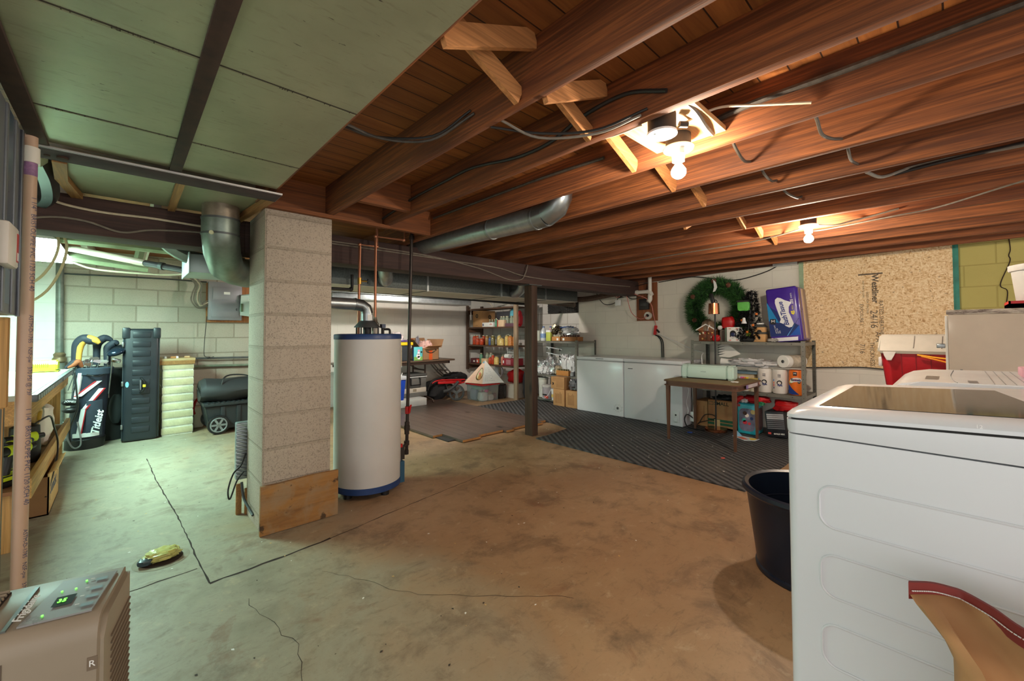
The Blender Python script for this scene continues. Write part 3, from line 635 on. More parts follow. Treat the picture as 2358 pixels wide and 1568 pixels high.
# shell: side outline with rolled front and back top edges, extruded across
prof = [(.0, .02), (.0, .49), (.004, .515), (.014, .534), (.03, .5445), (.19, .5645), (.20, .560), (.20, .02)]
m.prism([(y, z) for y, z in prof], 0, -W_, 0, TAUPE, .012)
m.box(-.165, -.162, -.0012, .0, .03, .49, TAUPED)
m.box(-.028, -.010, -.0015, .0, .425, .455, mat((120, 104, 86), .5, 0, 0)); m.text('R', (-.019, -.0018, .44), (1, 0, 0), (0, 0, 1), .02, PAPER, align='CENTER')
m.build('housing', t, local=True)
m = MB()
for i in range(26): z = .05 + i * .017; m.obox((.0015, .115, z), (.004, .14, .0045), mat((118, 104, 88), .6, 0, 0), (.12, 0, 0))
m.build('side_grille', t, local=True)['label'] = 'louvred grille on the right side'
def topz(y): return .5455 + (y - .028) * .125
m = MB(); z = .5655
vs = [(-.152, .028, .5455), (-.03, .028, .5455), (-.022, .172, .5635), (-.125, .172, .5635)]
m.poly([Vector(v) + Vector((0, 0, .004)) for v in vs] + [Vector(v) for v in vs], [(0, 1, 2, 3), (4, 5, 1, 0), (5, 6, 2, 1), (6, 7, 3, 2), (7, 4, 0, 3)], mat((150, 150, 150), .3, .2, .03))
def onp(x, y, dz=.0055): return (x, y, .5455 + (y - .028) / .144 * .018 + dz)
def pad(m, x, y, w, h, mt, dz=.0065): a = [onp(x - w / 2, y - h / 2, dz), onp(x + w / 2, y - h / 2, dz), onp(x + w / 2, y + h / 2, dz), onp(x - w / 2, y + h / 2, dz)]; m.poly(a, [(0, 1, 2, 3)], mt)
cp = m.build('control_panel', t, local=True); cp['label'] = 'grey control panel with green lights'
m = MB(); pad(m, -.095, .085, .035, .035, mat((28, 38, 34), .2, 0, 0)); LEDG = glow((90, 230, 60), .8, 'green_led')
m.text('35', onp(-.107, .085, .0072), (1, 0, 0), (0, 1, .1), .017, LEDG); m.build('digital_display', cp, local=True)
for x, y in ((-.112, .125), (-.087, .125), (-.118, .045), (-.075, .15)): m = MB(); m.cyl(onp(x, y, .005), onp(x, y, .0068), .0022, LEDG, seg=8); m.build('indicator_light', cp, local=True)
KEY = mat((120, 142, 150), .4, 0, .02)
for i, y in enumerate((.05, .08, .11, .145)): m = MB(); pad(m, -.045, y, .022, .011, KEY); m.build('button', cp, local=True)
m = MB()
for i, y in enumerate((.045, .075, .105, .14)): pad(m, -.064, y + .012, .008, .003, PAPER)
m.build('printed_marks', cp, local=True)
m = MB()
for i in range(12): y = .035 + i * .0125; m.obox((-.292, y, topz(y) + .005), (.145, .006, .008), TAUPE, (.6, 0, 0))
m.obox((-.292, .10, .5545), (.15, .155, .004), mat((40, 32, 28), .8, 0, 0), (.125, 0, 0)); m.build('top_grille', t, local=True)['label'] = 'dark slatted grille on top'
m = MB(); m.obox((-.172, .10, .5555), (.008, .15, .004), STEEL, (.125, 0, 0)); m.text('Frigidaire', (-.157, .038, .5555), (0, 1, .12), (-1, 0, 0), .024, PAPER, .0006, shear=.35); m.build('brand_strip', t, local=True)['label'] = 'chrome strip with white script'
m = MB(); m.tube([(-.245, .075, .558), (-.235, .10, .566), (-.228, .13, .568), (-.226, .15, .564)], .006, STEEL); m.build('carry_handle', t, local=True)

PVC = mat((196, 164, 140), .4, 0, .05, 5); t = thing('pvc_pipe', 'tall pinkish beige plastic pipe with blue print at the left edge', 'pipe', (-.272, 2.4, 0))
m = MB(); m.cyl((-.272, 2.4, 0), (-.272, 2.4, 1.97), .0212, PVC, seg=24); INKB = mat((72, 80, 110), .6, 0, 0)
nx, ny = .55, -.835
def pt(s, z, size): m.text(s, (-.272 + nx * .0218 + .003, 2.4 + ny * .0218 + .003, z), (0, 0, -1), (.835, .55, 0), size, INKB, .0002)
for z in (1.72, .92): pt('1 1/4"  BRISTOLPIPE PVC 1120 SCH 40', z, .022)
for z in (1.27, .47): pt('ASTM-D-1785   NSF-pw   370 PSI @ 73F', z, .018)
m.build('pipe_body', t)
m = MB(); m.cyl((-.272, 2.4, 1.85), (-.272, 2.4, 1.91), .027, mat((232, 226, 216), .4, 0, .03), seg=24); m.cyl((-.272, 2.4, 1.80), (-.272, 2.4, 1.85), .0216, mat((150, 110, 150), .5, 0, .3, 60), seg=24); m.build('coupling', t)['label'] = 'white coupling with purple primer'
PANM = mat((134, 138, 144), .45, .5, .1, 8); t = thing('hanging_metal_cabinet', 'blue grey ridged sheet metal cabinet hung at the upper left edge', 'cabinet', (-.6, 1.9, 1.262))
m = MB(); m.box(-.9, -.286, 1.4, 2.335, 1.265, 1.945, PANM, .003)
for y in (2.05, 2.2): m.box(-.287, -.280, y, y + .03, 1.27, 1.94, PANM, .003)
m.box(-.288, -.278, 2.31, 2.338, 1.262, 1.945, mat((96, 100, 108), .4, .7, .2), .002); m.build('shell', t)
m = MB(); m.box(-.2872, -.284, 2.09, 2.18, 1.30, 1.94, mat((112, 132, 158), .3, .7, .1)); m.build('blue_side_strip', t)
t = thing('switch_box', 'white plastic switch box with a red label on the blue grey cabinet', 'switch box', (-.265, 2.03, 1.41))
m = MB(); m.box(-.279, -.25, 1.90, 2.05, 1.405, 1.535, mat((230, 222, 212), .4, 0, .02), .008); m.build('cover', t)
m = MB(); m.box(-.2505, -.249, 2.015, 2.043, 1.425, 1.515, mat((190, 50, 50), .5, 0, .1)); m.box(-.2492, -.2485, 2.018, 2.04, 1.43, 1.455, PAPER); m.build('warning_label', t)['label'] = 'red warning label'
m = MB(); m.box(-.44, -.308, 2.36, 2.40, .93, 1.26, W_PINEZ, .003); m.box(-.44, -.315, 2.365, 2.395, 0, .93, mat((84, 84, 72), .6, 0, .2, 6), .003); tag(m.build('door_frame_post'), 'yellow pine post with a dark lower half behind the plastic pipe', 'post')

# ================================================================== workbench against the left wall
t = thing('workbench', 'long pine workbench with a metal edged top along the left wall', 'workbench', (-.75, 4.6, 0))
BT = mat((180, 184, 168), .45, 0, .08, 5)
m = MB(); m.box(-1.25, -.372, 3.5, 5.76, .83, .862, BT, .002); wt = m.build('top', t)
m = MB(); m.box(-.372, -.345, 3.5, 5.76, .82, .86, DULL, .002)
for i in range(24): m.box(-.345, -.343, 3.55 + i * .09, 3.59 + i * .09, .825, .85, mat((196, 196, 190), .3, .9))
m.build('steel_edge', wt)['label'] = 'grey steel edge strip'
m = MB(); m.box(-.40, -.378, 3.5, 5.76, .72, .83, W_PINE, .002); m.box(-1.25, -.40, 3.5, 3.53, .70, .83, W_PINE); m.build('apron', t)
for y in (4.35, 5.05, 5.68):
    m = MB(); m.box(-1.2, -.42, y, y + .025, .36, .83, W_PINEZ); m.build('divider', t)
m = MB(); m.box(-1.25, -.385, 3.5, 5.76, .325, .345, mat((140, 96, 62), .7, 0, .15, 6)); ws = m.build('lower_shelf', t)
m = MB(); m.box(-.385, -.358, 3.5, 5.76, .29, .40, W_PINE, .003); m.build('shelf_lip', ws)
for y in (3.56, 5.62):
    m = MB(); m.box(-.47, -.40, y, y + .08, 0, .325, W_PINEZ, .002); m.build('leg', t)
    m = MB(); m.box(-1.24, -1.17, y, y + .08, 0, .83, W_PINEZ, .002); m.build('leg', t)
NEON = mat((206, 226, 40), .4, 0, .04)
t = thing('battery_charger', 'neon yellow battery charger with a slotted lid on the far end of the workbench', 'charger', (-.53, 5.48, .862))
m = MB(); m.prism([(5.38, .875), (5.56, .875), (5.56, .945), (5.52, .962), (5.42, .962), (5.38, .93)], 0, -.63, -.42, NEON, .01); m.box(-.635, -.415, 5.375, 5.565, .862, .876, BLACK, .004); cs = m.build('case', t)
m = MB()
for i in range(9): m.box(-.575 + i * .012, -.569 + i * .012, 5.376, 5.382, .905, .94, mat((120, 134, 20), .5, 0, 0))
m.build('vent_slots', cs)
def drill(x, y, z, lab, rz):
    t = thing('cordless_drill', lab, 'drill', (x, y, z), 'drills on the workbench shelf'); t.rotation_euler = (0, 0, rz)
    m = MB(); m.cyl((-.02, 0, .19), (.09, 0, .19), .031, NEON, seg=14); m.cyl((-.06, 0, .19), (-.02, 0, .19), .028, BLACK, seg=14); m.build('motor_body', t, local=True)
    m = MB(); m.cyl((.09, 0, .19), (.13, 0, .19), .022, BLACK, r1=.016, seg=12); m.build('chuck', t, local=True)
    m = MB(); m.tube([(.0, 0, .18), (-.01, 0, .12), (-.025, 0, .06)], [.022, .019, .021], BLACK, 10); m.box(.012, .022, -.008, .008, .12, .15, RED, .003); m.build('grip', t, local=True)
    m = MB(); m.box(-.07, .04, -.037, .037, .0, .03, BLACK, .006); m.box(-.07, .04, -.037, .037, .03, .062, NEON, .006); m.build('battery', t, local=True)
drill(-.46, 3.66, .347, 'nearest neon and black cordless drill on the bench shelf', .9); drill(-.47, 3.83, .347, 'second neon and black cordless drill on the bench shelf', 1.1); drill(-.48, 4.02, .347, 'third neon and black cordless drill, with the red trigger facing out', .6)
m = MB(); m.lathe([(.07, .345), (.075, .40), (.068, .58), (.03, .60)], (-.47, 4.24, .002), BLACK, 18); tag(m.build('tool_bag'), 'black soft tool holder behind the drills', 'bag')
m = MB(); m.tube([(-.62, 3.7, .72), (-.42, 3.75, .70), (-.40, 4.15, .70), (-.41, 4.25, .62)], .011, mat((176, 132, 40), .5, 0, .1)); tag(m.build('yellow_hose'), 'mustard yellow and black handle bar above the drills', 'bar')
m = MB(); m.lump((-.46, 4.83, .347), (.13, .28, .30), mat((226, 216, 204), .8, 0, .05, 6), 3, .3, 2.); tag(m.build('cloth_bag'), 'crumpled white cloth bag on the bench shelf', 'bag')
m = MB(); m.lump((-.50, 4.52, .347), (.13, .16, .16), mat((140, 190, 214), .7, 0, .05), 5, .25, 2.); tag(m.build('blue_bundle'), 'pale blue bundle beside the white cloth bag', 'cloth')
cable('power_lead', 'black cord hanging over the lip of the bench shelf', [(-.42, 4.2, .60), (-.37, 4.35, .62), (-.36, 4.5, .52), (-.35, 4.62, .40), (-.345, 4.55, .30), (-.345, 4.25, .21), (-.36, 4.12, .12)], .006, BLACK, 'cord')
t = thing('fruit_carton', 'open cardboard carton with a printed side under the workbench', 'box', (-.57, 4.4, 0))
m = MB(); CY = mat((214, 174, 116), .8, 0, .07, 8)
m.box(-.80, -.345, 4.12, 4.68, 0, .008, CARD); m.box(-.353, -.345, 4.12, 4.68, 0, .27, CY); m.box(-.80, -.792, 4.12, 4.68, 0, .27, CARD); m.box(-.80, -.345, 4.12, 4.128, 0, .25, CARDD); m.box(-.80, -.345, 4.672, 4.68, 0, .27, CARD)
m.text('Sunkist', (-.3445, 4.19, .15), (0, 1, 0), (0, 0, 1), .115, INKB, .0004, bold=.001, shear=.15); m.box(-.345, -.3442, 4.175, 4.18, .08, .22, INKB); m.box(-.345, -.3442, 4.60, 4.605, .08, .22, INKB)
m.build('carton_body', t)
m = MB(); m.bar((-.349, 4.4, .27), (-.31, 4.4, .29), .53, .005, CY, up=(0, 0, 1)); m.build('side_flap', t)

# ================================================================== golf bags, travel case
NAVY = mat((30, 38, 52), .6, 0, .15, 20); NAVYG = mat((44, 56, 70), .6, 0, .15, 20); REDS = mat((178, 34, 44), .6, 0, .05); WH = mat((226, 230, 230), .6, 0, .03)
t = thing('golf_bag', 'black golf bag with white and red stripes and white script, full of clubs', 'golf bag', (-.29, 6.28, 0)); t.rotation_euler = (0, 0, 0)
BX, BY = -.285, 6.30
def bagring(z, r, dx=0., dy=0., sx=1., n=28): return [Vector((BX + dx + r * sx * math.cos(2 * PI * i / n), BY + dy + r * math.sin(2 * PI * i / n), z)) for i in range(n)]
def lean(z): return .055 * z / .83
m = MB(); m.loft([bagring(z, r, lean(z)) for z, r in ((0, .135), (.02, .15), (.10, .15), (.12, .142), (.4, .138), (.72, .14), (.80, .15), (.83, .148))], NAVY)
gb = m.build('bag_body', t)
m = MB(); m.loft([bagring(z, r, lean(z)) for z, r in ((.0, .152), (.1, .155), (.105, .15))], BLACK); m.build('bag_base', t)
m = MB(); m.loft([bagring(z, r, lean(z)) for z, r in ((.76, .150), (.77, .158), (.83, .160), (.84, .15), (.83, .135))], NAVYG, caps=False); m.tube([(-.27, 6.145, .77), (-.23, 6.10, .76), (-.19, 6.115, .75), (-.15, 6.16, .765)], .008, BLACK); m.build('top_cuff', t)
# front pocket: padded slab curved round the front
def patch(x0, x1, z0, z1, r, mt, name, par, skew=0., lab=None, n=8, thick=.012):
    mm = MB(); I, O = [], []
    for j in (0, 1):
        z = z0 if j == 0 else z1
        for i in range(n + 1):
            x = x0 + (x1 - x0) * i / n + (skew if j else 0); xx = max(-.98, min(.98, (x - BX - lean(z)) / r)); a = math.acos(xx)
            O.append(Vector((BX + lean(z) + (r + thick) * math.cos(a), BY - (r + thick) * math.sin(a), z))); I.append(Vector((BX + lean(z) + r * .95 * math.cos(a), BY - r * .95 * math.sin(a), z)))
    k = n + 1; vs = O + I; fs = []
    for i in range(n): fs += [(i, i + 1, k + i + 1, k + i), (2 * k + i, 3 * k + i, 3 * k + i + 1, 2 * k + i + 1), (i, 2 * k + i, 2 * k + i + 1, i + 1), (k + i, k + i + 1, 3 * k + i + 1, 3 * k + i)]
    fs += [(0, k, 3 * k, 2 * k), (n, 2 * k + n, 3 * k + n, k + n)]
    mm.poly(vs, fs, mt); o = mm.build(name, par)
    if lab: o['label'] = lab
    return o
patch(-.27, -.16, .13, .50, .148, NAVYG, 'front_pocket', gb)
patch(-.36, -.18, .13, .17, .150, WH, 'white_stripe', gb, .0); patch(-.335, -.30, .17, .42, .150, WH, 'white_stripe', gb, .03)
patch(-.30, -.275, .42, .62, .150, WH, 'white_stripe', gb, .12, thick=.016); patch(-.275, -.262, .42, .62, .150, REDS, 'red_stripe', gb, .12, thick=.018); patch(-.305, -.298, .17, .42, .150, REDS, 'red_stripe', gb, .03, thick=.016)
patch(-.34, -.305, .55, .70, .150, WH, 'white_stripe', gb, .14, thick=.014); patch(-.355, -.342, .55, .70, .150, REDS, 'red_stripe', gb, .14, thick=.016); patch(-.36, -.335, .50, .79, .150, WH, 'white_stripe', gb, .03)
m = MB(); m.text('Titleist', (-.205, 6.132, .15), (.16, -.02, 1), (-1, .35, .16), .088, WH, .002, bold=.002, shear=.25); m.build('script_lettering', gb)['label'] = 'white script lettering'
m = MB(); m.sph((-.385, 6.15, .50), .06, BLACK, scale=(1.1, .7, .6)); m.sph((-.385, 6.15, .42), .055, BLACK, scale=(1.1, .7, .55)); m.text('JONES', (-.42, 6.095, .52), (1, .1, -.2), (.2, 0, 1), .028, WH); m.tube([(-.36, 6.14, .80), (-.34, 6.10, .6), (-.33, 6.10, .45), (-.38, 6.12, .25), (-.38, 6.14, .1)], .008, BLACK); m.build('shoulder_strap', t)
m = MB(); m.tube([(-.43, 6.18, .30), (-.40, 6.10, .16), (-.36, 6.07, .06), (-.32, 6.06, .05), (-.30, 6.09, .10), (-.33, 6.12, .3)], .007, STEEL); m.build('stand_leg', t)
HC = mat((34, 40, 52), .7, 0, .15, 25); HCY = mat((206, 160, 66), .7, 0, .1)
def headcover(name, lab, pts, r, mt, trim=None):
    tt = thing(name, lab, 'golf club', pts[0], 'golf clubs in the striped bag'); m = MB(); m.tube(pts, r, mt, 14); m.build('head_cover', tt)
    if trim: m = MB(); m.tube([Vector(p) + Vector((.02, -.012, .004)) for p in pts], [q * .8 for q in r], trim, 12); m.build('cover_trim', tt)
    m = MB(); m.cyl(Vector(pts[0]) + Vector((0, 0, .02)), Vector(pts[0]) + Vector((.02, 0, -.35)), .007, STEEL, seg=8); m.build('shaft', tt); return tt
headcover('golf_club', 'club in a tall black and yellow padded head cover', [(-.365, 6.27, .86), (-.36, 6.27, 1.0), (-.345, 6.27, 1.09), (-.30, 6.26, 1.14), (-.24, 6.24, 1.12), (-.205, 6.23, 1.09)], [.03, .036, .045, .05, .045, .02], HC, HCY)
headcover('golf_club', 'club in a black head cover behind the yellow trimmed one', [(-.21, 6.36, .86), (-.21, 6.36, 1.02), (-.20, 6.36, 1.10), (-.15, 6.35, 1.145), (-.09, 6.34, 1.125)], [.028, .03, .04, .042, .016], HC)
headcover('golf_club', 'club in a smaller black head cover nearest the travel case', [(-.13, 6.30, .85), (-.13, 6.30, .99), (-.12, 6.30, 1.05), (-.07, 6.29, 1.095), (-.04, 6.28, 1.08)], [.022, .028, .036, .036, .014], HC)
headcover('golf_club', 'club in a low black head cover drooping over the left rim', [(-.33, 6.22, .85), (-.36, 6.20, .90), (-.39, 6.19, .875), (-.43, 6.18, .845)], [.02, .036, .03, .012], HC, mat((150, 84, 48), .7, 0, .1))
def driver(lab, p, sc, rz, top):
    tt = thing('golf_club', lab, 'golf club', p, 'golf clubs in the striped bag'); Mx = Euler((.25, -.35, rz)).to_matrix()
    m = MB(); m.sph(p, .055 * sc, top, 18, (1.15, .9, .55), Mx); m.build('club_head', tt); m = MB(); m.cyl(Vector(p) + Vector((-.05 * sc, 0, 0)), Vector(p) + Vector((-.06, .03, -.35)), .006, STEEL, seg=8); m.build('shaft', tt)
driver('driver with a dark glossy head leaning against the travel case', (-.06, 6.22, .995), 1.25, .2, mat((46, 60, 78), .18, .6, .05)); driver('second dark fairway wood behind the glossy driver', (-.045, 6.30, 1.035), 1.1, .2, mat((30, 34, 40), .3, .4, .05))
IRON = mat((190, 196, 198), .2, 1., .05)
for i, (x, z, rz) in enumerate(((-.305, .90, .3), (-.265, .915, .5), (-.225, .935, .2), (-.20, .905, .1), (-.155, .90, -.1), (-.27, .875, .4))):
    tt = thing('golf_iron', ('leftmost', 'second', 'tallest middle', 'third', 'right hand', 'lowest')[i] + ' bare steel iron head sticking out of the striped bag', 'golf club', (x, 6.21, z), 'golf clubs in the striped bag')
    m = MB(); m.prism([(-.035, -.012), (.03, -.02), (.042, .012), (.02, .022), (-.03, .006)], 1, -.007, .007, IRON, .003); o = m.build('club_head', tt, local=True); tt.rotation_euler = (0, .25, rz)
    m = MB(); m.cyl((-.03, 0, 0), (-.02, .05, -.3), .005, STEEL, seg=8); m.build('shaft', tt, local=True)
tt = thing('golf_putter', 'wide silver wedge beside the travel case', 'golf club', (-.055, 6.17, .90)); m = MB(); m.obox((-.055, 6.17, .905), (.075, .03, .045), IRON, (.2, .3, 0), .012); m.build('club_head', tt); m = MB(); m.cyl((-.085, 6.18, .90), (-.11, 6.25, .55), .006, STEEL, seg=8); m.build('shaft', tt)
t = thing('golf_bag', 'plain dark golf bag standing behind the striped bag and the travel case', 'golf bag', (-.08, 6.62, 0))
m = MB(); m.lathe([(.13, 0), (.135, .05), (.125, .3), (.13, .78), (.125, .80)], (-.08, 6.62, 0), mat((34, 36, 36), .7, 0, .2, 12), 22); m.build('bag_body', t)
m = MB(); m.sph((-.05, 6.475, .35), .08, mat((38, 44, 44), .7, 0, .2), scale=(.8, .5, 2.2)); m.build('side_pocket', t)
t = thing('travel_case', 'tall black ribbed plastic travel case standing on end', 'case', (.15, 6.33, 0))
CASE = mat((34, 40, 46), .38, 0, .1, 10); m = MB(); m.box(.0, .30, 6.22, 6.44, .005, 1.25, CASE, .03, seg=3)
for i in range(11): z = .10 + i * .105; m.box(.075, .225, 6.213, 6.222, z, z + .062, CASE, .004)
m.box(-.012, .055, 6.21, 6.30, 1.14, 1.262, CASE, .014); m.box(.245, .312, 6.21, 6.30, 1.14, 1.262, CASE, .014); sh = m.build('shell', t)
m = MB(); m.box(-.006, .004, 6.24, 6.42, .02, 1.15, mat((50, 58, 64), .4, .2, .1), .003); m.box(.296, .306, 6.24, 6.42, .02, 1.15, CASE, .003); m.build('edge_rail', t)
m = MB(); m.tube([(.15, 6.215, .70), (.155, 6.185, .69), (.175, 6.175, .66), (.18, 6.175, .615), (.17, 6.175, .57), (.15, 6.185, .545), (.145, 6.215, .54)], .010, BLACK); m.box(.135, .155, 6.185, 6.215, .565, .68, mat((96, 92, 98), .5), .004); th_ = m.build('handle', t)
m = MB(); m.box(.163, .188, 6.163, 6.19, .60, .63, mat((226, 206, 50), .5, 0, .03), .003); m.build('yellow_tag', th_)
m = MB(); m.lathe([(.001, -.001), (.018, -.001), (.018, .001), (.001, .001)], (.035, 6.2195, .635), mat((120, 190, 214), .4, 0, .03), 20, M=Matrix.Rotation(PI / 2, 3, 'X') @ Matrix.Diagonal((.8, 1.7, 1))); m.build('oval_badge', sh)['label'] = 'pale blue oval badge'
for z in (.15, .62, 1.05):
    m = MB(); m.box(-.012, .006, 6.215, 6.24, z, z + .05, STEEL, .003); m.build('latch', t)

# ================================================================== brick pier, tote, duffel, panel
BR1 = mat((206, 196, 160), .8, 0, .12, 10, .4, 40); BR2 = mat((196, 184, 148), .8, 0, .12, 10, .4, 40); MORT = mat((206, 200, 182), .9, 0, .12, 20, .6, 40)
m = MB(); m.box(.338, .622, 6.305, 6.78, 0, .86, MORT)
for i in range(9):
    z = .015 + i * .0945; m.box(.333 + random.uniform(-.003, .003), .627, 6.298, 6.785, z, z + .078, BR1 if i % 2 else BR2, .006)
tag(m.build('brick_pier'), 'low pier of pale yellow painted bricks against the bare block wall', 'pier')
m = MB(); m.box(.27, .64, 6.29, 6.80, .872, .9, wood('ledge_board', (190, 160, 112), (210, 182, 136), 0), .002); m.box(.272, .635, 6.286, 6.30, .83, .872, FUR); tag(m.build('ledge_board'), 'pale board lying on top of the brick pier', 'board')
for i, (x, mt) in enumerate(((.36, WHITE), (.41, mat((180, 120, 70), .6)), (.47, WHITE), (.54, mat((190, 150, 110), .6)))):
    m = MB(); (m.cyl((x, 6.36, .912), (x + .05, 6.35, .912), .012, mt, seg=10) if i % 2 else m.lathe([(.016, .9), (.018, .91), (.012, .925)], (x, 6.36, 0), mt, 10)); tag(m.build('small_bottle'), ('small white cap on the left end of the pier board', 'brown stick beside the white cap on the pier board', 'small white pot in the middle of the pier board', 'tan stick on the right end of the pier board')[i], 'bottle')
t = thing('plastic_jug', 'pale plastic jug with a red handle behind the brick pier', 'jug', (.70, 6.48, 0))
m = MB(); m.box(.655, .76, 6.56, 6.70, 0, .26, mat((226, 214, 196), .5, 0, .03), .02); m.build('jug_body', t); m = MB(); m.tube([(.665, 6.57, .18), (.65, 6.545, .24), (.67, 6.555, .33), (.71, 6.59, .37)], .016, RED); m.build('handle', t)['label'] = 'red handle'
t = thing('rolling_tote', 'black wheeled storage tote under the duffel bag', 'tote', (1.15, 6.25, 0)); TB = mat((38, 42, 44), .5, 0, .12, 14)
m = MB(); m.prism([(.76, .05), (1.56, .05), (1.60, .33), (.71, .33)], 1, 6.02, 6.5, TB, .012)
for x in (.86, 1.02, 1.20, 1.4): m.box(x, x + .045, 6.008, 6.03, .06, .32, TB, .004)
m.build('bin', t)
m = MB(); m.box(.69, 1.63, 5.99, 6.53, .33, .37, TB, .008)
for i in range(18): m.box(.73 + i * .05, .75 + i * .05, 5.985, 6.53, .368, .376, TB)
m.build('lid', t)
for y in (5.975, 6.53):
    m = MB(); m.lathe([(.075, -.022), (.108, -.02), (.112, 0), (.108, .02), (.075, .022)], (.835, y, .113), BLACK, 28, M=Matrix.Rotation(PI / 2, 3, 'X')); w_ = m.build('wheel', t)
    m = MB()
    for a in range(6): q = a * PI / 3; m.bar((.835, y - .024, .113), (.835 + .082 * math.cos(q), y - .024, .113 + .082 * math.sin(q)), .022, .008, mat((150, 154, 156), .35, .5), up=(0, 1, 0))
    m.cyl((.835, y - .03, .113), (.835, y - .015, .113), .02, STEEL); m.tube([(.835 + .08 * math.cos(a * PI / 12), y - .024, .113 + .08 * math.sin(a * PI / 12)) for a in range(25)], .008, mat((150, 154, 156), .35, .5), 6, smooth=False); m.build('hubcap', w_)['label'] = 'grey spoked hubcap'
t = thing('duffel_bag', 'black duffel bag slumped on the wheeled tote', 'bag', (1.1, 6.22, .376)); DF = mat((44, 44, 46), .65, 0, .15, 9)
m = MB(); m.loft([[Vector((x, 6.22 + r * sy * math.cos(2 * PI * i / 20), .378 + h * (.5 - .5 * math.cos(min(PI, abs(((2 * PI * i / 20) + PI / 2) % (2 * PI) - PI)))) * 1.0 + .03 * mnoise.noise(Vector((x * 9, i * .5, 2))) - .035 * max(0, math.sin(x * 16)) * (h > .2))) for i in range(20)] for x, r, sy, h in ((.665, .10, 1, .12), (.67, .19, 1, .24), (.72, .23, 1, .275), (.9, .25, 1, .29), (1.1, .25, 1, .27), (1.35, .25, 1, .28), (1.5, .2, 1, .22))], DF); m.build('bag_body', t)
m = MB(); m.tube([(.86, 6.02, .56), (.90, 6.06, .66), (1.0, 6.10, .685), (1.15, 6.06, .66), (1.2, 6.0, .56)], .009, BLACK); m.build('carry_strap', t)
m = MB(); m.tube([(.672, 6.05, .47), (.655, 6.10, .52), (.655, 6.2, .54), (.668, 6.3, .5)], .008, BLACK); m.build('end_handle', t)
PLY = wood('plywood_orange', (186, 118, 66), (206, 140, 84), 2)
m = MB(); m.box(.80, 1.42, 6.83, 6.868, 1.345, 1.87, PLY); tag(m.build('backing_board'), 'orange plywood board behind the grey breaker panel', 'board')
t = thing('breaker_panel', 'grey metal electrical breaker panel on the bare block wall', 'electrical panel', (1.0, 6.79, 1.37)); EP = mat((158, 156, 162), .4, .3, .06, 5)
m = MB(); m.box(.812, 1.19, 6.745, 6.828, 1.372, 1.885, EP, .004); m.build('box_body', t)
m = MB(); m.box(.86, 1.155, 6.735, 6.746, 1.65, 1.815, EP, .002); ud_ = m.build('upper_door', t); m = MB(); m.box(.98, 1.05, 6.733, 6.736, 1.72, 1.755, PAPER); m.build('paper_label', ud_)
m = MB(); m.box(.845, 1.16, 6.735, 6.746, 1.41, 1.635, EP, .002); ld_ = m.build('lower_door', t); m = MB(); m.tube([(1.13, 6.73, 1.535), (1.12, 6.725, 1.52), (1.13, 6.73, 1.505)], .004, DULL); m.build('door_latch', ld_)
t = thing('clipboard', 'pale green papers held by a clip beside the breaker panel', 'clipboard', (1.24, 6.7, 1.42)); m = MB(); m.prism([(1.16, 1.44), (1.33, 1.42), (1.34, 1.73), (1.17, 1.71)], 1, 6.69, 6.70, mat((206, 224, 214), .6, 0, .03)); m.prism([(1.155, 1.50), (1.30, 1.52), (1.32, 1.75), (1.17, 1.72)], 1, 6.70, 6.705, mat((150, 170, 160), .6, 0, .03)); m.build('papers', t); m = MB(); m.box(1.165, 1.19, 6.675, 6.692, 1.49, 1.60, mat((110, 130, 100), .4, .5), .004); m.build('clip', t)
for i, dx in enumerate((0, .02, .045, .07)):
    cable('panel_cable', ('outermost grey', 'second grey', 'pale', 'innermost grey')[i] + ' cable looping into the left side of the breaker panel', [(.60 + dx, 6.74, 1.93), (.67 + dx, 6.74, 1.83), (.64 + dx * 1.2, 6.73, 1.72), (.63 + dx * 1.4, 6.73, 1.62), (.69 + dx * .8, 6.73, 1.53 + dx * .6), (.76, 6.74, 1.53 + dx), (.812, 6.76, 1.56 + dx)], .008, CABLEC if i == 2 else CABLEG)
cable('electrical_cable', 'thin cable dropping from the breaker panel down to the low pipe', [(.80, 6.75, 1.42), (.79, 6.77, 1.25), (.78, 6.78, 1.05), (.78, 6.76, .90), (.84, 6.75, .88), (.80, 6.74, .86), (.88, 6.74, .885)], .004, CABLEB)
cable('wall_pipe', 'thin steel pipe along the bare block wall above the tote', [(.64, 6.80, .868), (1.4, 6.80, .855)], .013, DULL, 'pipe'); cable('wall_pipe', 'lower greenish pipe along the bare block wall', [(.64, 6.82, .765), (1.4, 6.82, .745)], .016, mat((120, 132, 112), .6, .2, .3), 'pipe')
cable('wall_pipe', 'thin conduit along the top of the bare block wall', [(-.55, 6.82, 1.87), (.3, 6.82, 1.885), (.8, 6.82, 1.88)], .01, DULL, 'pipe')
t = thing('standpipe', 'rusty grey vertical pipe on the bare block wall left of the golf bags', 'pipe', (-.515, 6.78, 0)); m = MB(); m.cyl((-.515, 6.78, .9), (-.53, 6.78, 2.1), .032, mat((110, 112, 104), .5, .3, .3, 12), seg=16); m.build('upper_pipe', t); m = MB(); m.cyl((-.51, 6.78, 0), (-.515, 6.78, .9), .042, mat((120, 122, 112), .5, .3, .3, 12), seg=16); m.build('lower_pipe', t); m = MB(); m.lathe([(.04, .87), (.058, .89), (.058, .92), (.045, .94), (.05, .97), (.034, .99)], (-.515, 6.78, 0), mat((126, 104, 78), .5, .4, .3), 12); m.build('coupling', t)

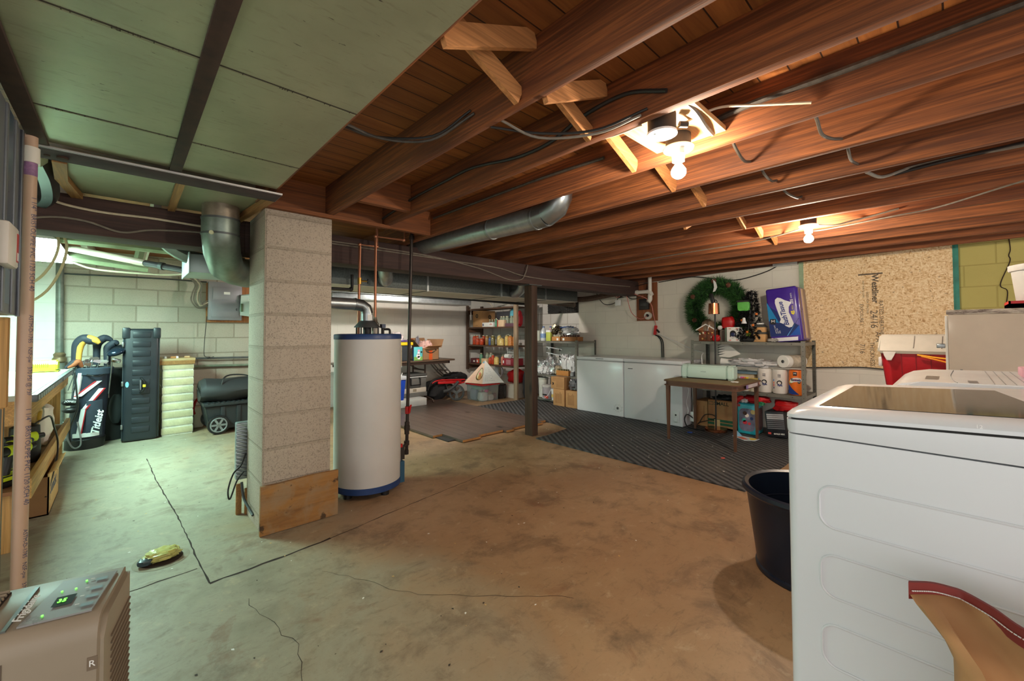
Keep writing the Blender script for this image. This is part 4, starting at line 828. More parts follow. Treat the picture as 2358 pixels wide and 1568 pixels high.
# ================================================================== over the left room
t = thing('shop_light', 'long white fluorescent shop light hanging in the left room', 'light', (-.5, 4.95, 1.85)); m = MB(); m.prism([(-.95, 1.86), (-.90, 1.90), (-.40, 1.90), (-.35, 1.86)], 1, 4.3, 5.62, WHITE, .002); m.build('housing', t)
m = MB(); m.box(-.945, -.355, 4.31, 5.61, 1.85, 1.86, glow((204, 255, 240), 13., 'fluorescent_lens'), .003); m.build('lens', t)
for y in (4.45, 5.45): m = MB(); m.tube([(-.5, y, 1.90), (-.5, y, 2.03), (-.5, y, 2.15)], .004, DULL, 6); m.build('chain', t)
BE = mat((206, 198, 150), .5, 0, .06)
cable('hanging_lead', 'leftmost pale yellow cord loop hanging from the beam', [(-.42, 3.7, 1.90), (-.40, 3.7, 1.79), (-.395, 3.7, 1.72), (-.43, 3.7, 1.62), (-.52, 3.75, 1.55)], .006, BE, 'cord')
cable('hanging_lead', 'middle pale yellow cord loop in front of the shop light', [(-.306, 3.7, 1.95), (-.305, 3.7, 1.83), (-.297, 3.7, 1.72), (-.33, 3.7, 1.60), (-.40, 3.72, 1.50), (-.55, 3.8, 1.42)], .007, BE, 'cord')
cable('hanging_lead', 'longest pale yellow cord loop in front of the shop light', [(-.285, 3.7, 1.95), (-.28, 3.7, 1.82), (-.262, 3.7, 1.72), (-.29, 3.7, 1.57), (-.36, 3.72, 1.43), (-.50, 3.8, 1.33)], .007, BE, 'cord')
t = thing('pvc_drain', 'pale sloping plastic drain pipe with a dark end in the left room', 'pipe', (0, 4.5, 1.7)); m = MB(); m.cyl((-.40, 4.92, 1.905), (.116, 4.3, 1.745), .026, mat((206, 190, 170), .4, 0, .05), seg=16); m.build('pale_run', t); m = MB(); m.cyl((.112, 4.305, 1.746), (.335, 4.1, 1.69), .024, mat((84, 82, 86), .4, .3, .2), seg=16); m.cyl((.2, 4.222, 1.724), (.22, 4.204, 1.719), .03, DULL, seg=14); m.build('dark_run', t)
GRN = mat((150, 160, 128), .55, .2, .15, 12)
cable('green_pipe', 'upper greenish pipe crossing under the pale joists', [(-.7, 4.58, 1.915), (.28, 4.54, 1.895)], .03, GRN, 'pipe'); cable('green_pipe', 'lower greenish pipe behind the sloping drain', [(-.40, 5.2, 1.868), (.16, 5.2, 1.815)], .045, GRN, 'pipe'); cable('green_pipe', 'short greenish pipe rising to the floor above', [(.08, 4.9, 1.80), (.14, 4.9, 2.16)], .04, GRN, 'pipe')
cable('electrical_cable', 'grey armoured cable sagging below the pipes of the left room', [(-.35, 5.4, 1.84), (-.2, 5.4, 1.79), (.1, 5.3, 1.77), (.35, 5.2, 1.77), (.5, 5.1, 1.80)], .009, CABLEC)
cable('hanging_black_pipe', 'fat black pipe joint above the left end of the beam', [(-.30, 2.75, 2.0), (-.29, 3.0, 1.97), (-.30, 3.2, 1.93), (-.33, 3.28, 1.90)], .045, mat((26, 30, 32), .3, 0, .1), 'pipe'); cable('duct_hose', 'greenish foil hose beside the plastic pipe coupling', [(-.28, 2.5, 2.0), (-.285, 2.62, 1.985), (-.30, 2.78, 1.98)], .04, mat((176, 180, 150), .5, .2, .1), 'hose')
DG = mat((128, 140, 130), .42, .7, .25, 10)
t = thing('elbow_duct', 'large old metal duct elbow coming down beside the pillar', 'duct', (.45, 3.15, 1.6)); m = MB(); m.tube([(.43, 3.10, 1.985), (.43, 3.10, 1.90)], .097, mat((160, 146, 130), .4, .7, .25, 14), 28, smooth=False); m.build('collar', t)
m = MB(); m.tube([(.43, 3.10, 1.905), (.43, 3.10, 1.80), (.435, 3.11, 1.775), (.45, 3.17, 1.71), (.49, 3.30, 1.645), (.56, 3.43, 1.635), (.66, 3.575, 1.635)], .1, DG, 28, smooth=False)
for z in (1.90, 1.805): m.tube([(.43, 3.10, z - .006), (.43, 3.10, z + .006)], .103, DULL, 28, smooth=False)
m.build('elbow', t)
m = MB(); m.cyl((.375, 3.018, 1.80), (.37, 3.010, 1.80), .012, mat((214, 214, 176), .5)); m.build('plug', t)
cable('branch_duct', 'greenish round duct slanting down behind the beam to the plenum', [(.16, 3.72, 1.90), (.24, 3.72, 1.80), (.36, 3.70, 1.735), (.52, 3.68, 1.72), (.66, 3.66, 1.72)], .055, DG, 'duct', 3)
t = thing('supply_plenum', 'bluish square metal plenum end above the breaker panel', 'duct', (.7, 3.8, 1.62)); m = MB(); m.box(.325, 1.0, 3.6, 4.02, 1.622, 1.75, mat((160, 176, 172), .4, .6, .12, 8), .003); m.box(.318, .326, 3.58, 4.04, 1.612, 1.76, mat((190, 206, 204), .4, .5, .05), .002); m.build('box_body', t)

# ================================================================== behind the pillar, drain
t = thing('ribbed_heater', 'grey ribbed metal heater grille leaning behind the pillar', 'heater', (.63, 3.3, .22)); m = MB(); m.box(.556, .72, 3.275, 3.33, .22, .60, mat((150, 158, 160), .4, .6, .1), .008)
for i in range(15): m.obox((.59, 3.272, .245 + i * .024), (.075, .012, .013), GALV, (0, .35, 0), .003)
m.build('ribbed_panel', t)
for i, (x, z, h) in enumerate(((.556, .02, .20), (.60, .0, .17))):
    m = MB(); m.box(x, x + .032, 3.255 - i * .03, 3.275 - i * .03 + .0, 0, h, FUR, .003); tag(m.build('wood_offcut'), ('left upright wood offcut below the ribbed heater', 'right upright wood offcut touching the pillar')[i], 'wood')
cable('power_lead', 'black cord looped beside the foot of the pillar', [(.605, 3.24, .40), (.575, 3.22, .33), (.53, 3.20, .29), (.50, 3.18, .20), (.51, 3.18, .14), (.55, 3.2, .24), (.59, 3.21, .29)], .005, BLACK, 'cord'); cable('power_lead', 'thick grey cord end lying against the pillar foot', [(.58, 3.22, .22), (.585, 3.18, .13), (.60, 3.10, .08), (.606, 3.02, .06)], .008, mat((60, 64, 66), .5), 'cord')
m = MB(); m.lathe([(.10, .0012), (.115, .002), (.12, .0008)], (.165, 2.90, 0), mat((150, 142, 122), .8, 0, .15), 24); m.lathe([(.001, .0035), (.09, .0035)], (.165, 2.90, 0), JOINT, 24, caps=False); struct(m.build('floor_drain', keep=True), 'round floor drain hollow near the slab joint')
t = thing('plastic_wad', 'crumpled yellowish plastic bag stuffed in the floor drain', 'plastic bag', (.165, 2.90, .003)); m = MB(); m.lump((.165, 2.90, .003), (.15, .10, .05), mat((190, 186, 110), .35, 0, .25, 40), 4, .3, 3., 30); m.build('bag_wad', t); m = MB(); m.lump((.10, 2.875, .004), (.06, .06, .035), mat((50, 66, 74), .4, 0, .2), 9, .4, 4., 14); m.build('dark_end', t)
# ================================================================== laminate platform and rubber mat
DECK = boards('laminate', (84, 68, 62), (112, 94, 84), 0, .128, 1, .4, .03, 1.2); CUT = mat((176, 124, 70), .8, 0, .15, 30)
m = MB(); n = 12; random.seed(3)
for i in range(n):
    x = 2.565 + i * .128; y0 = 3.66 + (0, 0, 0, .06, .06, .06, .0, .05, .05, .02, .0, .07)[i]; sh = .0 if i else .0
    ya = y0 if i > 0 else 4.05
    m.box(x, x + .1275, ya, 6.20 + random.uniform(-.02, .02) - .0 * i, .008, .03, DECK); m.box(x + .002, x + .1255, ya - .003, ya, .006, .029, CUT)
m.box(2.60, 4.08, 3.8, 6.15, 0, .008, mat((40, 36, 34), .9)); tag(m.build('laminate_platform', keep=True), 'dark brown laminate plank platform lying loose on the floor', 'flooring')
def rubber():
    t = NT('rubber_mat'); v = t.coord((1, 1, 1), rot=(0, 0, .62)); w1 = t.n('ShaderNodeTexWave', wave_type='BANDS'); t.l(v, w1.inputs['Vector']); w1.inputs['Scale'].default_value = 5.5; w1.inputs['Distortion'].default_value = 1.2; w1.inputs['Detail Scale'].default_value = 14; w1.inputs['Detail'].default_value = 1
    nz = t.noise(t.coord(), 6, 5, .7); dust = t.noise(t.coord(), 2.2, 6, .7)
    col = t.mix(w1.outputs['Fac'], lin((36, 36, 38)), lin((88, 88, 90))); col = t.mix(t.math('MULTIPLY', t.ramp(dust, [(.5, 0.), (.7, 1.)]), .35), col, lin((104, 98, 90)))
    t.set(Base_Color=col, Roughness=.7); t.bump(w1.outputs['Fac'], .6, .008); return t.m
m = MB(); m.prism([(3.40, 1.09), (4.30, 1.05), (5.80, 1.06), (5.80, 5.22), (5.2, 5.22), (4.108, 5.27), (4.11, 3.60), (4.02, 3.28), (3.56, 3.22), (3.39, 3.23), (3.385, 2.5)], 2, .0005, .012, rubber())
tag(m.build('rubber_mat', keep=True), 'big black ribbed rubber mat covering the floor in front of the freezers', 'mat')

# ================================================================== folding table with boxes against the far wall
t = thing('folding_table', 'brown topped folding table behind the water heater', 'table', (3.3, 6.3, 0)); TT = wood('table_walnut', (92, 72, 58), (122, 98, 80), 0, .45); BRN = mat((74, 58, 50), .4, .5, .1)
m = MB(); m.box(2.3, 4.24, 5.98, 6.60, .708, .7365, TT, .01); m.build('table_top', t)
m = MB(); m.box(2.36, 4.14, 6.0, 6.02, .665, .708, BRN); m.box(2.36, 4.14, 6.56, 6.58, .665, .708, BRN); m.box(4.12, 4.14, 6.0, 6.58, .665, .708, BRN); m.build('apron', t)
for x in (3.74, 2.7):
    m = MB(); m.tube([(x, 6.15, .70), (x, 6.15, .16), (x, 6.14, .12), (x + .02, 6.05, .10), (x + .04, 5.98, .075), (x + .045, 5.95, .0315)], .014, BRN, 10); m.build('leg', t)
    m = MB(); m.tube([(x, 6.55, .70), (x, 6.55, .16), (x, 6.555, .11), (x + .02, 6.57, .08), (x + .03, 6.58, .0315)], .014, BRN, 10); m.build('leg', t)
    m = MB(); m.bar((x, 6.35, .56), (x - .3, 6.35, .70), .02, .012, BRN); m.bar((x, 6.15, .56), (x, 6.55, .56), .02, .02, BRN); m.build('brace', t)
t = thing('storage_tote', 'dark tote with a yellow lid on the folding table', 'tote', (3.1, 6.2, .738)); m = MB(); m.prism([(2.82, .738), (3.36, .738), (3.39, .995), (2.79, .995)], 1, 6.02, 6.40, mat((52, 58, 64), .4, 0, .1), .01); m.build('bin', t); m = MB(); m.box(2.77, 3.43, 6.0, 6.42, .99, 1.04, mat((236, 204, 40), .4, 0, .03), .01); m.build('lid', t)['label'] = 'yellow lid'
m = MB(); m.lump((3.22, 6.2, 1.04), (.22, .22, .16), mat((216, 206, 206), .4, 0, .06), 2, .35, 3.); tag(m.build('plastic_bag'), 'crumpled whitish plastic bag on the yellow tote lid', 'bag')
m = MB(); m.lump((3.33, 6.10, 1.04), (.16, .14, .035), mat((110, 84, 150), .5, 0, .1), 6, .3, 3.); tag(m.build('purple_pouch'), 'small purple pouch on the yellow tote lid', 'pouch')
m = MB(); m.box(3.44, 3.60, 6.0, 6.035, .738, .96, mat((96, 196, 204), .5, 0, .05), .002); m.box(3.442, 3.598, 5.9985, 6.0, .74, .80, mat((130, 180, 90), .5)); W2 = mat((240, 232, 240), .5, 0, .02)
Rf = Matrix.Rotation(PI / 2, 3, 'X')
for cx, cz, r in ((3.52, .815, .034), (3.53, .785, .028), (3.525, .86, .024)): m.lathe([(.001, 0), (r, 0), (r, .002), (.001, .002)], (cx, 5.9985, cz), W2, 16, M=Rf)
m.box(3.51, 3.55, 5.997, 6.0, .885, .915, mat((240, 170, 200), .5)); m.box(3.565, 3.59, 5.997, 6.0, .86, .89, INK); m.box(3.435, 3.44, 6.0, 6.035, .738, .96, mat((30, 60, 100), .5)); tag(m.build('picture_book'), 'turquoise picture book standing upright on the folding table', 'book')
t = thing('shipping_box', 'open brown cardboard box with an orange tape strip on the folding table', 'box', (3.77, 6.2, .738)); BOXB = mat((150, 112, 78), .8, 0, .08)
m = MB()
for a in ((3.61, 3.93, 6.02, 6.026), (3.61, 3.93, 6.38, 6.386), (3.61, 3.616, 6.02, 6.386), (3.924, 3.93, 6.02, 6.386)): m.box(*a, .738, .94, BOXB)
m.box(3.61, 3.93, 6.02, 6.386, .738, .744, BOXB); OR = mat((206, 84, 30), .5, 0, .08); m.box(3.735, 3.80, 6.017, 6.02, .738, .90, OR)
m.tube([(3.67, 6.018, .90), (3.70, 6.018, .87), (3.77, 6.018, .855), (3.83, 6.018, .87), (3.87, 6.018, .90)], [.003, .007, .008, .007, .003], INK, 6); m.bar((3.855, 6.017, .912), (3.88, 6.017, .895), .012, .002, INK, up=(0, 1, 0)); m.build('box_body', t)
m = MB(); m.bar((3.79, 6.02, .94), (3.81, 5.93, .975), .32, .004, CARD, up=(0, 0, 1)); m.build('front_flap', t); m = MB(); m.bar((3.77, 6.386, .94), (3.76, 6.44, 1.10), .32, .004, BOXB); m.build('back_flap', t)
m = MB(); m.bar((3.61, 6.2, .94), (3.50, 6.22, 1.08), .36, .004, BOXB); m.bar((3.608, 6.19, .96), (3.505, 6.19, 1.09), .10, .005, OR); m.build('left_flap', t); m = MB(); m.bar((3.93, 6.2, .94), (3.99, 6.22, 1.08), .36, .004, BOXB); m.build('right_flap', t)
m = MB(); m.lump((3.77, 6.2, .80), (.22, .24, .25), mat((226, 186, 178), .3, 0, .2, 16), 8, .4, 4.); tag(m.build('wrapped_goods'), 'pinkish plastic wrapped goods in the open cardboard box', 'package'); m = MB(); m.lump((3.67, 6.29, .80), (.07, .08, .33), mat((124, 124, 134), .4, 0, .2), 3, .3, 3.); tag(m.build('grey_pouch'), 'grey pouch sticking up in the open cardboard box', 'pouch')
t = thing('folding_chair', 'grey tubular folding chair leaning on the white wall behind the table', 'chair', (4.2, 6.7, 0)); TG = mat((136, 134, 130), .35, .6, .1)
for i, (dx, nm) in enumerate(((0, 'frame_tube'), (.055, 'frame_tube'), (.15, 'seat_tube'), (.23, 'seat_tube'))):
    m = MB(); m.tube([(3.90 + dx, 6.75, .98 - dx * .3), (4.06 + dx, 6.73, .80), (4.2 + dx * 1.1, 6.66, .58), (4.33 + dx * 1.1, 6.64, .44), (4.48 + dx * .9, 6.62, .33)], .013, TG, 8); m.build(nm, t)
m = MB(); m.tube([(3.92, 6.74, .92), (4.10, 6.74, .88)], .012, TG, 8); m.tube([(4.27, 6.6, .50), (4.5, 6.6, .48)], .012, TG, 8); m.build('cross_bar', t)
t = thing('ice_chest', 'small blue cooler with a white handle under the folding table', 'cooler', (3.0, 6.0, .145)); m = MB(); m.prism([(2.84, .145), (3.19, .145), (3.225, .46), (2.80, .46)], 1, 5.86, 6.14, mat((24, 74, 196), .35, 0, .06), .012); m.build('body', t); m = MB(); m.box(2.80, 3.23, 5.85, 6.15, .46, .52, mat((206, 214, 222), .4), .01); m.build('lid', t); m = MB(); m.tube([(3.12, 5.85, .40), (3.12, 5.83, .5), (3.14, 5.84, .55), (3.18, 5.9, .56)], .008, WHITE); m.build('handle', t)['label'] = 'white handle'
m = MB(); m.box(2.88, 3.585, 5.84, 6.45, .03, .145, WHITE, .006); tag(m.build('white_case'), 'long flat white box on the platform under the folding table', 'box')
t = thing('tool_chest', 'grey plastic tool chest with a dark handle under the folding table', 'tool chest', (3.5, 6.3, .15)); TC = mat((108, 108, 104), .45, 0, .08)
m = MB(); m.box(3.245, 3.70, 6.02, 6.4, .147, .215, TC, .006); m.box(3.255, 3.69, 6.03, 6.4, .29, .50, TC, .01); m.build('chest_body', t); m = MB(); m.box(3.26, 3.685, 6.022, 6.4, .215, .292, mat((206, 198, 184), .5, 0, .04), .004); m.box(3.44, 3.50, 6.015, 6.024, .235, .275, mat((150, 140, 120), .5)); m.build('drawer', t)['label'] = 'cream drawer'
m = MB(); m.box(3.245, 3.70, 6.015, 6.41, .485, .515, mat((84, 84, 82), .45), .006); m.box(3.25, 3.695, 6.0135, 6.016, .465, .475, WHITE); m.build('lid', t); m = MB(); m.tube([(3.39, 6.03, .45), (3.39, 6.0, .44), (3.39, 5.995, .34), (3.56, 5.995, .34), (3.56, 6.0, .44), (3.56, 6.03, .45)], .012, BLACK, 8, smooth=False); m.build('handle', t)

# ================================================================== stroller, clear bin, paper pyramid
t = thing('stroller', 'folded black and red stroller lying on the floor below the jar shelves', 'stroller', (4.3, 6.15, 0))
BL = mat((26, 26, 28), .8, 0, .2, 12); ax = Vector((-.5, -.87, 0)).normalized()
def wheel(m, m2, c, r, wd):
    c = Vector(c); m.loft([m.ring(c + ax * wd * a, ax, r * b, 32) for a, b in ((-.5, .74), (-.5, .95), (-.2, 1.), (.2, 1.), (.5, .95), (.5, .74))], mat((66, 66, 66), .7, 0, .1), closed=True)
    u = Vector((0, 0, 1)); v = ax.cross(u)
    for k in range(3):
        for dq in (-.16, .16): a = k * 2 * PI / 3 + .5; q0 = a + dq * 1.6; q1 = a + dq; m2.bar(c + (v * math.cos(q0) + u * math.sin(q0)) * r * .18, c + (v * math.cos(q1) + u * math.sin(q1)) * r * .84, .026, .024, mat((96, 96, 96), .5, 0, .1), up=ax)
    m2.cyl(c - ax * wd * .5, c + ax * wd * .6, r * .2, DULL, seg=16)
m = MB(); m2 = MB(); wheel(m, m2, (4.27, 5.98, .142), .14, .05); o = m.build('wheel', t); m2.build('wheel_spokes', o)
m = MB(); m2 = MB(); wheel(m, m2, (4.43, 6.42, .12), .12, .05); o = m.build('wheel', t); m2.build('wheel_spokes', o)
m = MB(); m.lump((4.05, 6.30, .01), (.36, .38, .34), BL, 11, .2, 1.8); m.build('folded_seat', t)
m = MB(); m.lump((4.50, 6.34, .26), (.42, .3, .20), BL, 13, .3, 2.); m.cyl((4.36, 6.14, .40), (4.36, 6.12, .40), .03, DULL); m.build('folded_canopy', t)
m = MB(); m.tube([(3.84, 6.10, .33), (3.95, 6.08, .37), (4.2, 6.06, .36), (4.5, 6.05, .345)], .014, RED); m.bar((3.95, 6.08, .33), (4.42, 6.05, .31), .03, .045, RED, bev=.008); m.bar((4.36, 6.06, .28), (4.60, 6.05, .32), .02, .03, RED, bev=.006); m.build('red_frame', t)['label'] = 'red frame tubes'
m = MB(); m.tube([(3.78, 6.12, .22), (3.82, 6.10, .34), (3.95, 6.08, .40), (4.3, 6.06, .42), (4.5, 6.05, .40)], .018, BLACK); m.tube([(4.02, 6.02, .18), (4.12, 6.0, .20), (4.22, 5.98, .26), (4.30, 5.97, .33)], .028, mat((58, 58, 58), .6)); m.build('push_handle', t)
t = thing('clear_bin', 'clear plastic bin with a red lid of toys, on the floor below the jar shelves', 'storage bin', (4.68, 5.77, 0)); CLR = clear((226, 230, 230), .12, .8)
m = MB()
for pts in ([(4.51, 5.56), (4.86, 5.56), (4.86, 5.98), (4.51, 5.98)],):
    A = [Vector((x, y, .003)) for x, y in pts]; c = Vector((4.685, 5.77, 0)); B = [Vector((c.x + (p.x - c.x) * 1.07, c.y + (p.y - c.y) * 1.05, .275)) for p in A]
    m.loft([A, B], CLR); m.box(4.48, 4.89, 5.54, 6.0, .258, .272, CLR, .004)
m.build('bin', t); m = MB(); m.box(4.475, 4.895, 5.535, 6.005, .274, .292, RED, .006); m.box(4.53, 4.84, 5.60, 5.94, .29, .298, RED, .004); m.build('lid', t)['label'] = 'red lid'
for i, (c, s, col, lb) in enumerate((((4.60, 5.66, .006), (.13, .14, .15), (236, 236, 232), 'white'), ((4.72, 5.62, .006), (.12, .1, .10), (200, 196, 190), 'pale grey'), ((4.60, 5.85, .006), (.13, .2, .20), (150, 156, 176), 'blue grey'), ((4.76, 5.82, .006), (.15, .22, .14), (206, 186, 150), 'tan'), ((4.64, 5.63, .15), (.07, .06, .05), (226, 90, 150), 'pink'), ((4.63, 5.76, .19), (.2, .25, .06), (150, 200, 180), 'mint green'), ((4.80, 5.60, .03), (.08, .05, .09), (110, 44, 38), 'dark red'))):
    m = MB(); m.lump(c, s, mat(col, .6, 0, .08), 20 + i, .15, 2., 14, power=.5); tag(m.build('toy'), lb + ' toy seen through the side of the clear bin with the red lid', 'toy')
t = thing('paper_pyramid', 'paper pyramid with a drawn oval and handwriting on the red lid', 'paper model', (4.7, 5.75, .3)); ap = Vector((4.715, 5.736, .70)); b = [Vector(v) for v in ((4.45, 6.0, .302), (4.54, 5.60, .302), (4.95, 5.49, .302), (4.90, 5.93, .302))]
m = MB(); SK = mat((236, 200, 176), .8, 0, .05); m.poly([ap, b[0], b[1]], [(0, 1, 2)], SK)
def face(p, s_, off=.002):  # point on the left face: p across 0..1, s_ height 0..1
    n_ = (b[1] - b[0]).cross(ap - b[0]).normalized(); n_ = n_ if n_.y < 0 else -n_
    q = b[0].lerp(b[1], p); return q.lerp(ap, s_) + n_ * off
def oval(m, p, s_, rp, rs, mt, off): m.poly([face(p + rp * math.cos(2 * PI * i / 28), s_ + rs * math.sin(2 * PI * i / 28), off) for i in range(28)], [tuple(range(28))], mt)
oval(m, .70, .40, .26, .27, mat((104, 80, 40), .8), .002); oval(m, .71, .41, .21, .22, mat((232, 220, 176), .8), .003); oval(m, .76, .30, .12, .14, mat((196, 140, 84), .8), .004); oval(m, .66, .42, .06, .055, mat((226, 120, 130), .8), .005)
for i in range(6): m.poly([face(.10 + i * .012, .05 + i * .05), face(.42, .05 + i * .05), face(.42, .058 + i * .05), face(.10 + i * .012, .058 + i * .05)], [(0, 1, 2, 3)], mat((226, 130, 110), .8))
m.poly([face(.15, .86, .003), face(.9, .86, .003), face(.6, .97, .003), face(.4, .97, .003)], [(0, 1, 2, 3)], mat((110, 170, 200), .8)); m.build('drawn_side', t)
m = MB(); m.poly([ap, b[1], b[2]], [(0, 1, 2)], PAPER)
def f2(p, s_, off=.002):
    n_ = (b[2] - b[1]).cross(ap - b[1]).normalized(); n_ = n_ if n_.y < 0 else -n_; return b[1].lerp(b[2], p).lerp(ap, s_) + n_ * off
for i in range(8):
    for k in range(5):
        if random.random() < .85: p0 = .12 + k * .11; m.poly([f2(p0, .12 + i * .075), f2(p0 + random.uniform(.05, .09), .12 + i * .075), f2(p0 + .06, .128 + i * .075), f2(p0, .128 + i * .075)], [(0, 1, 2, 3)], mat((110, 110, 150), .8))
m.build('written_side', t); m = MB(); m.poly([ap, b[2], b[3]], [(0, 1, 2)], PAPER); m.poly([ap, b[3], b[0]], [(0, 1, 2)], PAPER); m.build('back_side', t)
m = MB(); m.lathe([(.10, 0), (.11, .02), (.115, .24), (.10, .26)], (5.02, 5.68, 0), mat((52, 50, 50), .25, .2, .3, 30), 22); tag(m.build('dark_canister'), 'dark shiny canister beside the clear bin with the red lid', 'canister')
m = MB(); m.loft([[Vector((5.14, 5.40, .002)), Vector((5.42, 5.40, .002)), Vector((5.42, 5.66, .002)), Vector((5.14, 5.66, .002))], [Vector((5.12, 5.38, .26)), Vector((5.44, 5.38, .26)), Vector((5.44, 5.68, .26)), Vector((5.12, 5.68, .26))]], mat((206, 192, 182), .4, 0, .06)); tag(m.build('cream_bin'), 'small cream bin left of the pale stud', 'bin')
m = MB(); m.lump((5.28, 5.52, .262), (.28, .28, .25), RED, 31, .25, 1.8); tag(m.build('red_backpack'), 'bright red folded camp bag hanging behind the pale stud', 'bag'); m = MB(); m.lump((5.22, 5.16, .016), (.14, .18, .5), mat((26, 26, 32), .8), 33, .25, 3.); tag(m.build('black_bag'), 'black bag standing between the pale stud and the thin pole', 'bag')
t = thing('hose_coil', 'coil of grey ribbed hose hanging under the lowest jar shelf', 'hose', (5.2, 5.85, .38)); m = MB()
for i in range(4): q = i * .018; m.tube([(5.14 + q, 5.86 + (.105 - q * .6) * math.cos(a), .46 + (.12 - q * .7) * math.sin(a)) for a in [k * PI / 10 for k in range(20)]] + [(5.14 + q, 5.86 + (.105 - q * .6), .46)], .009, mat((176, 180, 184), .4, .4, .1), 8, k=2)
m.build('coiled_hose', t)
m = MB(); m.cyl((5.20, 5.16, .012), (5.185, 5.19, .86), .012, mat((176, 164, 148), .6, 0, .1), seg=10); m.cyl((5.186, 5.188, .80), (5.184, 5.192, .87), .0135, STEEL, seg=10); tag(m.build('broom_pole'), 'thin pale pole leaning beside the black wooden post', 'pole')

# ================================================================== jar shelves
t = thing('jar_shelf', 'dark brown wooden shelf unit full of jars in the far corner', 'shelf', (5.3, 6.05, .45))
m = MB(); m.box(5.09, 5.125, 6.74, 6.80, .45, 1.735, W_DARKZ, .002); m.build('post', t); m = MB(); m.box(5.46, 5.50, 6.74, 6.80, .45, 1.735, W_DARKZ, .002); m.build('post', t); m = MB(); m.box(5.46, 5.50, 5.30, 5.36, .45, 1.70, W_DARKZ, .002); m.build('post', t)
SZ = [.585, .948, 1.300, 1.665]
for i, z in enumerate(SZ):
    m = MB(); m.box(5.10, 5.50, 5.36, 6.74, z - .022, z - .0015, W_SHELF, .002); m.box(5.098, 5.112, 5.35, 6.75, z - .030, z - .001, W_SHELF, .002); m.build('shelf_board', t)
    m = MB(); m.box(5.125, 5.46, 6.745, 6.775, z - .11, z - .024, W_SHELF); m.build('rail', t)
LID = mat((190, 184, 160), .35, .8, .1)
random.seed(11)
def jar_proto(name, lab, cat, body, r, h, lid, group, lidc=LID, loc=(0, 0, 0)):
    t = thing(name, lab, cat, loc, group); m = MB()
    m.lathe([(r * .9, .0), (r, .006), (r, h * .68), (r * .92, h * .78), (r * .66, h * .86), (r * .64, h * .92)], (0, 0, 0), body, 18); m.build('glass', t, local=True)
    m = MB(); m.lathe([(r * .72, h * .90), (r * .74, h * .915), (r * .74, h * .985), (r * .68, h)], (0, 0, 0), lid or lidc, 18); m.build('lid', t, local=True); return t
def food(rgb, v=.35): return mat(rgb, .12, 0, v, 60, coat=.6)
TOM, YELW, AMB, PICK, BLUEJ, ORG, CLG, GRNG = food((190, 70, 40)), food((216, 186, 110)), food((150, 110, 60)), food((110, 100, 50)), food((60, 90, 150), .5), food((196, 124, 60)), mat((150, 160, 140), .1, 0, .3, 40, coat=.5), food((90, 150, 120), .2)
G3 = 'preserve jars on the third shelf'
row = [('leftmost tall jar of red preserves on the jar shelf', TOM, 5.20, 6.66, .040, .19), ('second tall jar of red preserves, from the left', TOM, 5.20, 6.575, .040, .19), ('short jar of red preserves in front of the tall ones', TOM, 5.145, 6.485, .042, .145), ('third tall jar of red preserves, standing further back', TOM, 5.26, 6.44, .040, .19), ('second short jar of red preserves', TOM, 5.145, 6.36, .042, .145), ('tall red jar next to the amber jar', TOM, 5.24, 6.30, .040, .185), ('amber jar with a cream label', AMB, 5.17, 6.225, .040, .19), ('jar with a blue label', BLUEJ, 5.17, 6.135, .034, .16), ('jar of dark green pickles', PICK, 5.17, 6.05, .045, .19), ('slim jar of pickles beside the yellow ones', PICK, 5.22, 5.955, .03, .18), ('leftmost tall jar of yellow preserves', YELW, 5.18, 5.875, .043, .20), ('squat front jar of yellow preserves', YELW, 5.145, 5.775, .055, .15), ('tall jar of yellow preserves behind the squat one', YELW, 5.28, 5.73, .043, .21), ('right hand tall jar of yellow preserves', YELW, 5.18, 5.665, .04, .2), ('orange jar at the right end', ORG, 5.18, 5.57, .045, .2), ('second orange jar at the right end beside the stud', ORG, 5.20, 5.47, .045, .2)]
protos = {}
for lab, mt, x, y, r, h in row:
    k = (mt, r, h)
    if k not in protos: protos[k] = jar_proto('preserve_jar', lab, 'jar', mt, r, h, None, G3, loc=(x, y, SZ[1]))
    else: dup(protos[k], (x, y, SZ[1]), lab)
G4 = 'jars and bottles on the lowest shelf'
low = [('green glass bottle beside the dark box', GRNG, 5.18, 6.42, .036, .20), ('jar with a gold lid behind the cream carton', CLG, 5.24, 6.30, .042, .21), ('second jar with a gold lid behind the cream carton', CLG, 5.24, 6.19, .042, .21), ('jar of red sauce, left one', TOM, 5.17, 6.13, .036, .14), ('jar of red sauce, right one', TOM, 5.17, 6.05, .036, .19), ('wide jar of yellow fruit', YELW, 5.155, 5.93, .05, .16), ('clear jar behind the yellow fruit', CLG, 5.26, 5.85, .04, .19), ('slim pink jar beside the red box', food((206, 130, 110)), 5.16, 5.76, .034, .18)]
for lab, mt, x, y, r, h in low: jar_proto('preserve_jar', lab + ' on the lowest jar shelf', 'jar', mt, r, h, None, G4, loc=(x, y, SZ[0]))
def crate(name, lab, x0, x1, y0, y1, z0, h, mt, extra=None):
    m = MB(); m.box(x0, x1, y0, y1, z0, z0 + h, mt, .003)
    if extra: extra(m)
    return tag(m.build(name), lab, 'box')
crate('small_box', 'dark red box at the left end of the lowest jar shelf', 5.13, 5.25, 6.53, 6.70, SZ[0], .09, mat((92, 44, 50), .6), lambda m: m.box(5.128, 5.13, 6.56, 6.61, SZ[0] + .02, SZ[0] + .05, PAPER))
crate('small_box', 'little red and cream packet beside the dark red box', 5.13, 5.2, 6.45, 6.51, SZ[0], .085, mat((206, 84, 60), .6), lambda m: m.box(5.128, 5.13, 6.46, 6.5, SZ[0] + .02, SZ[0] + .06, PAPER))
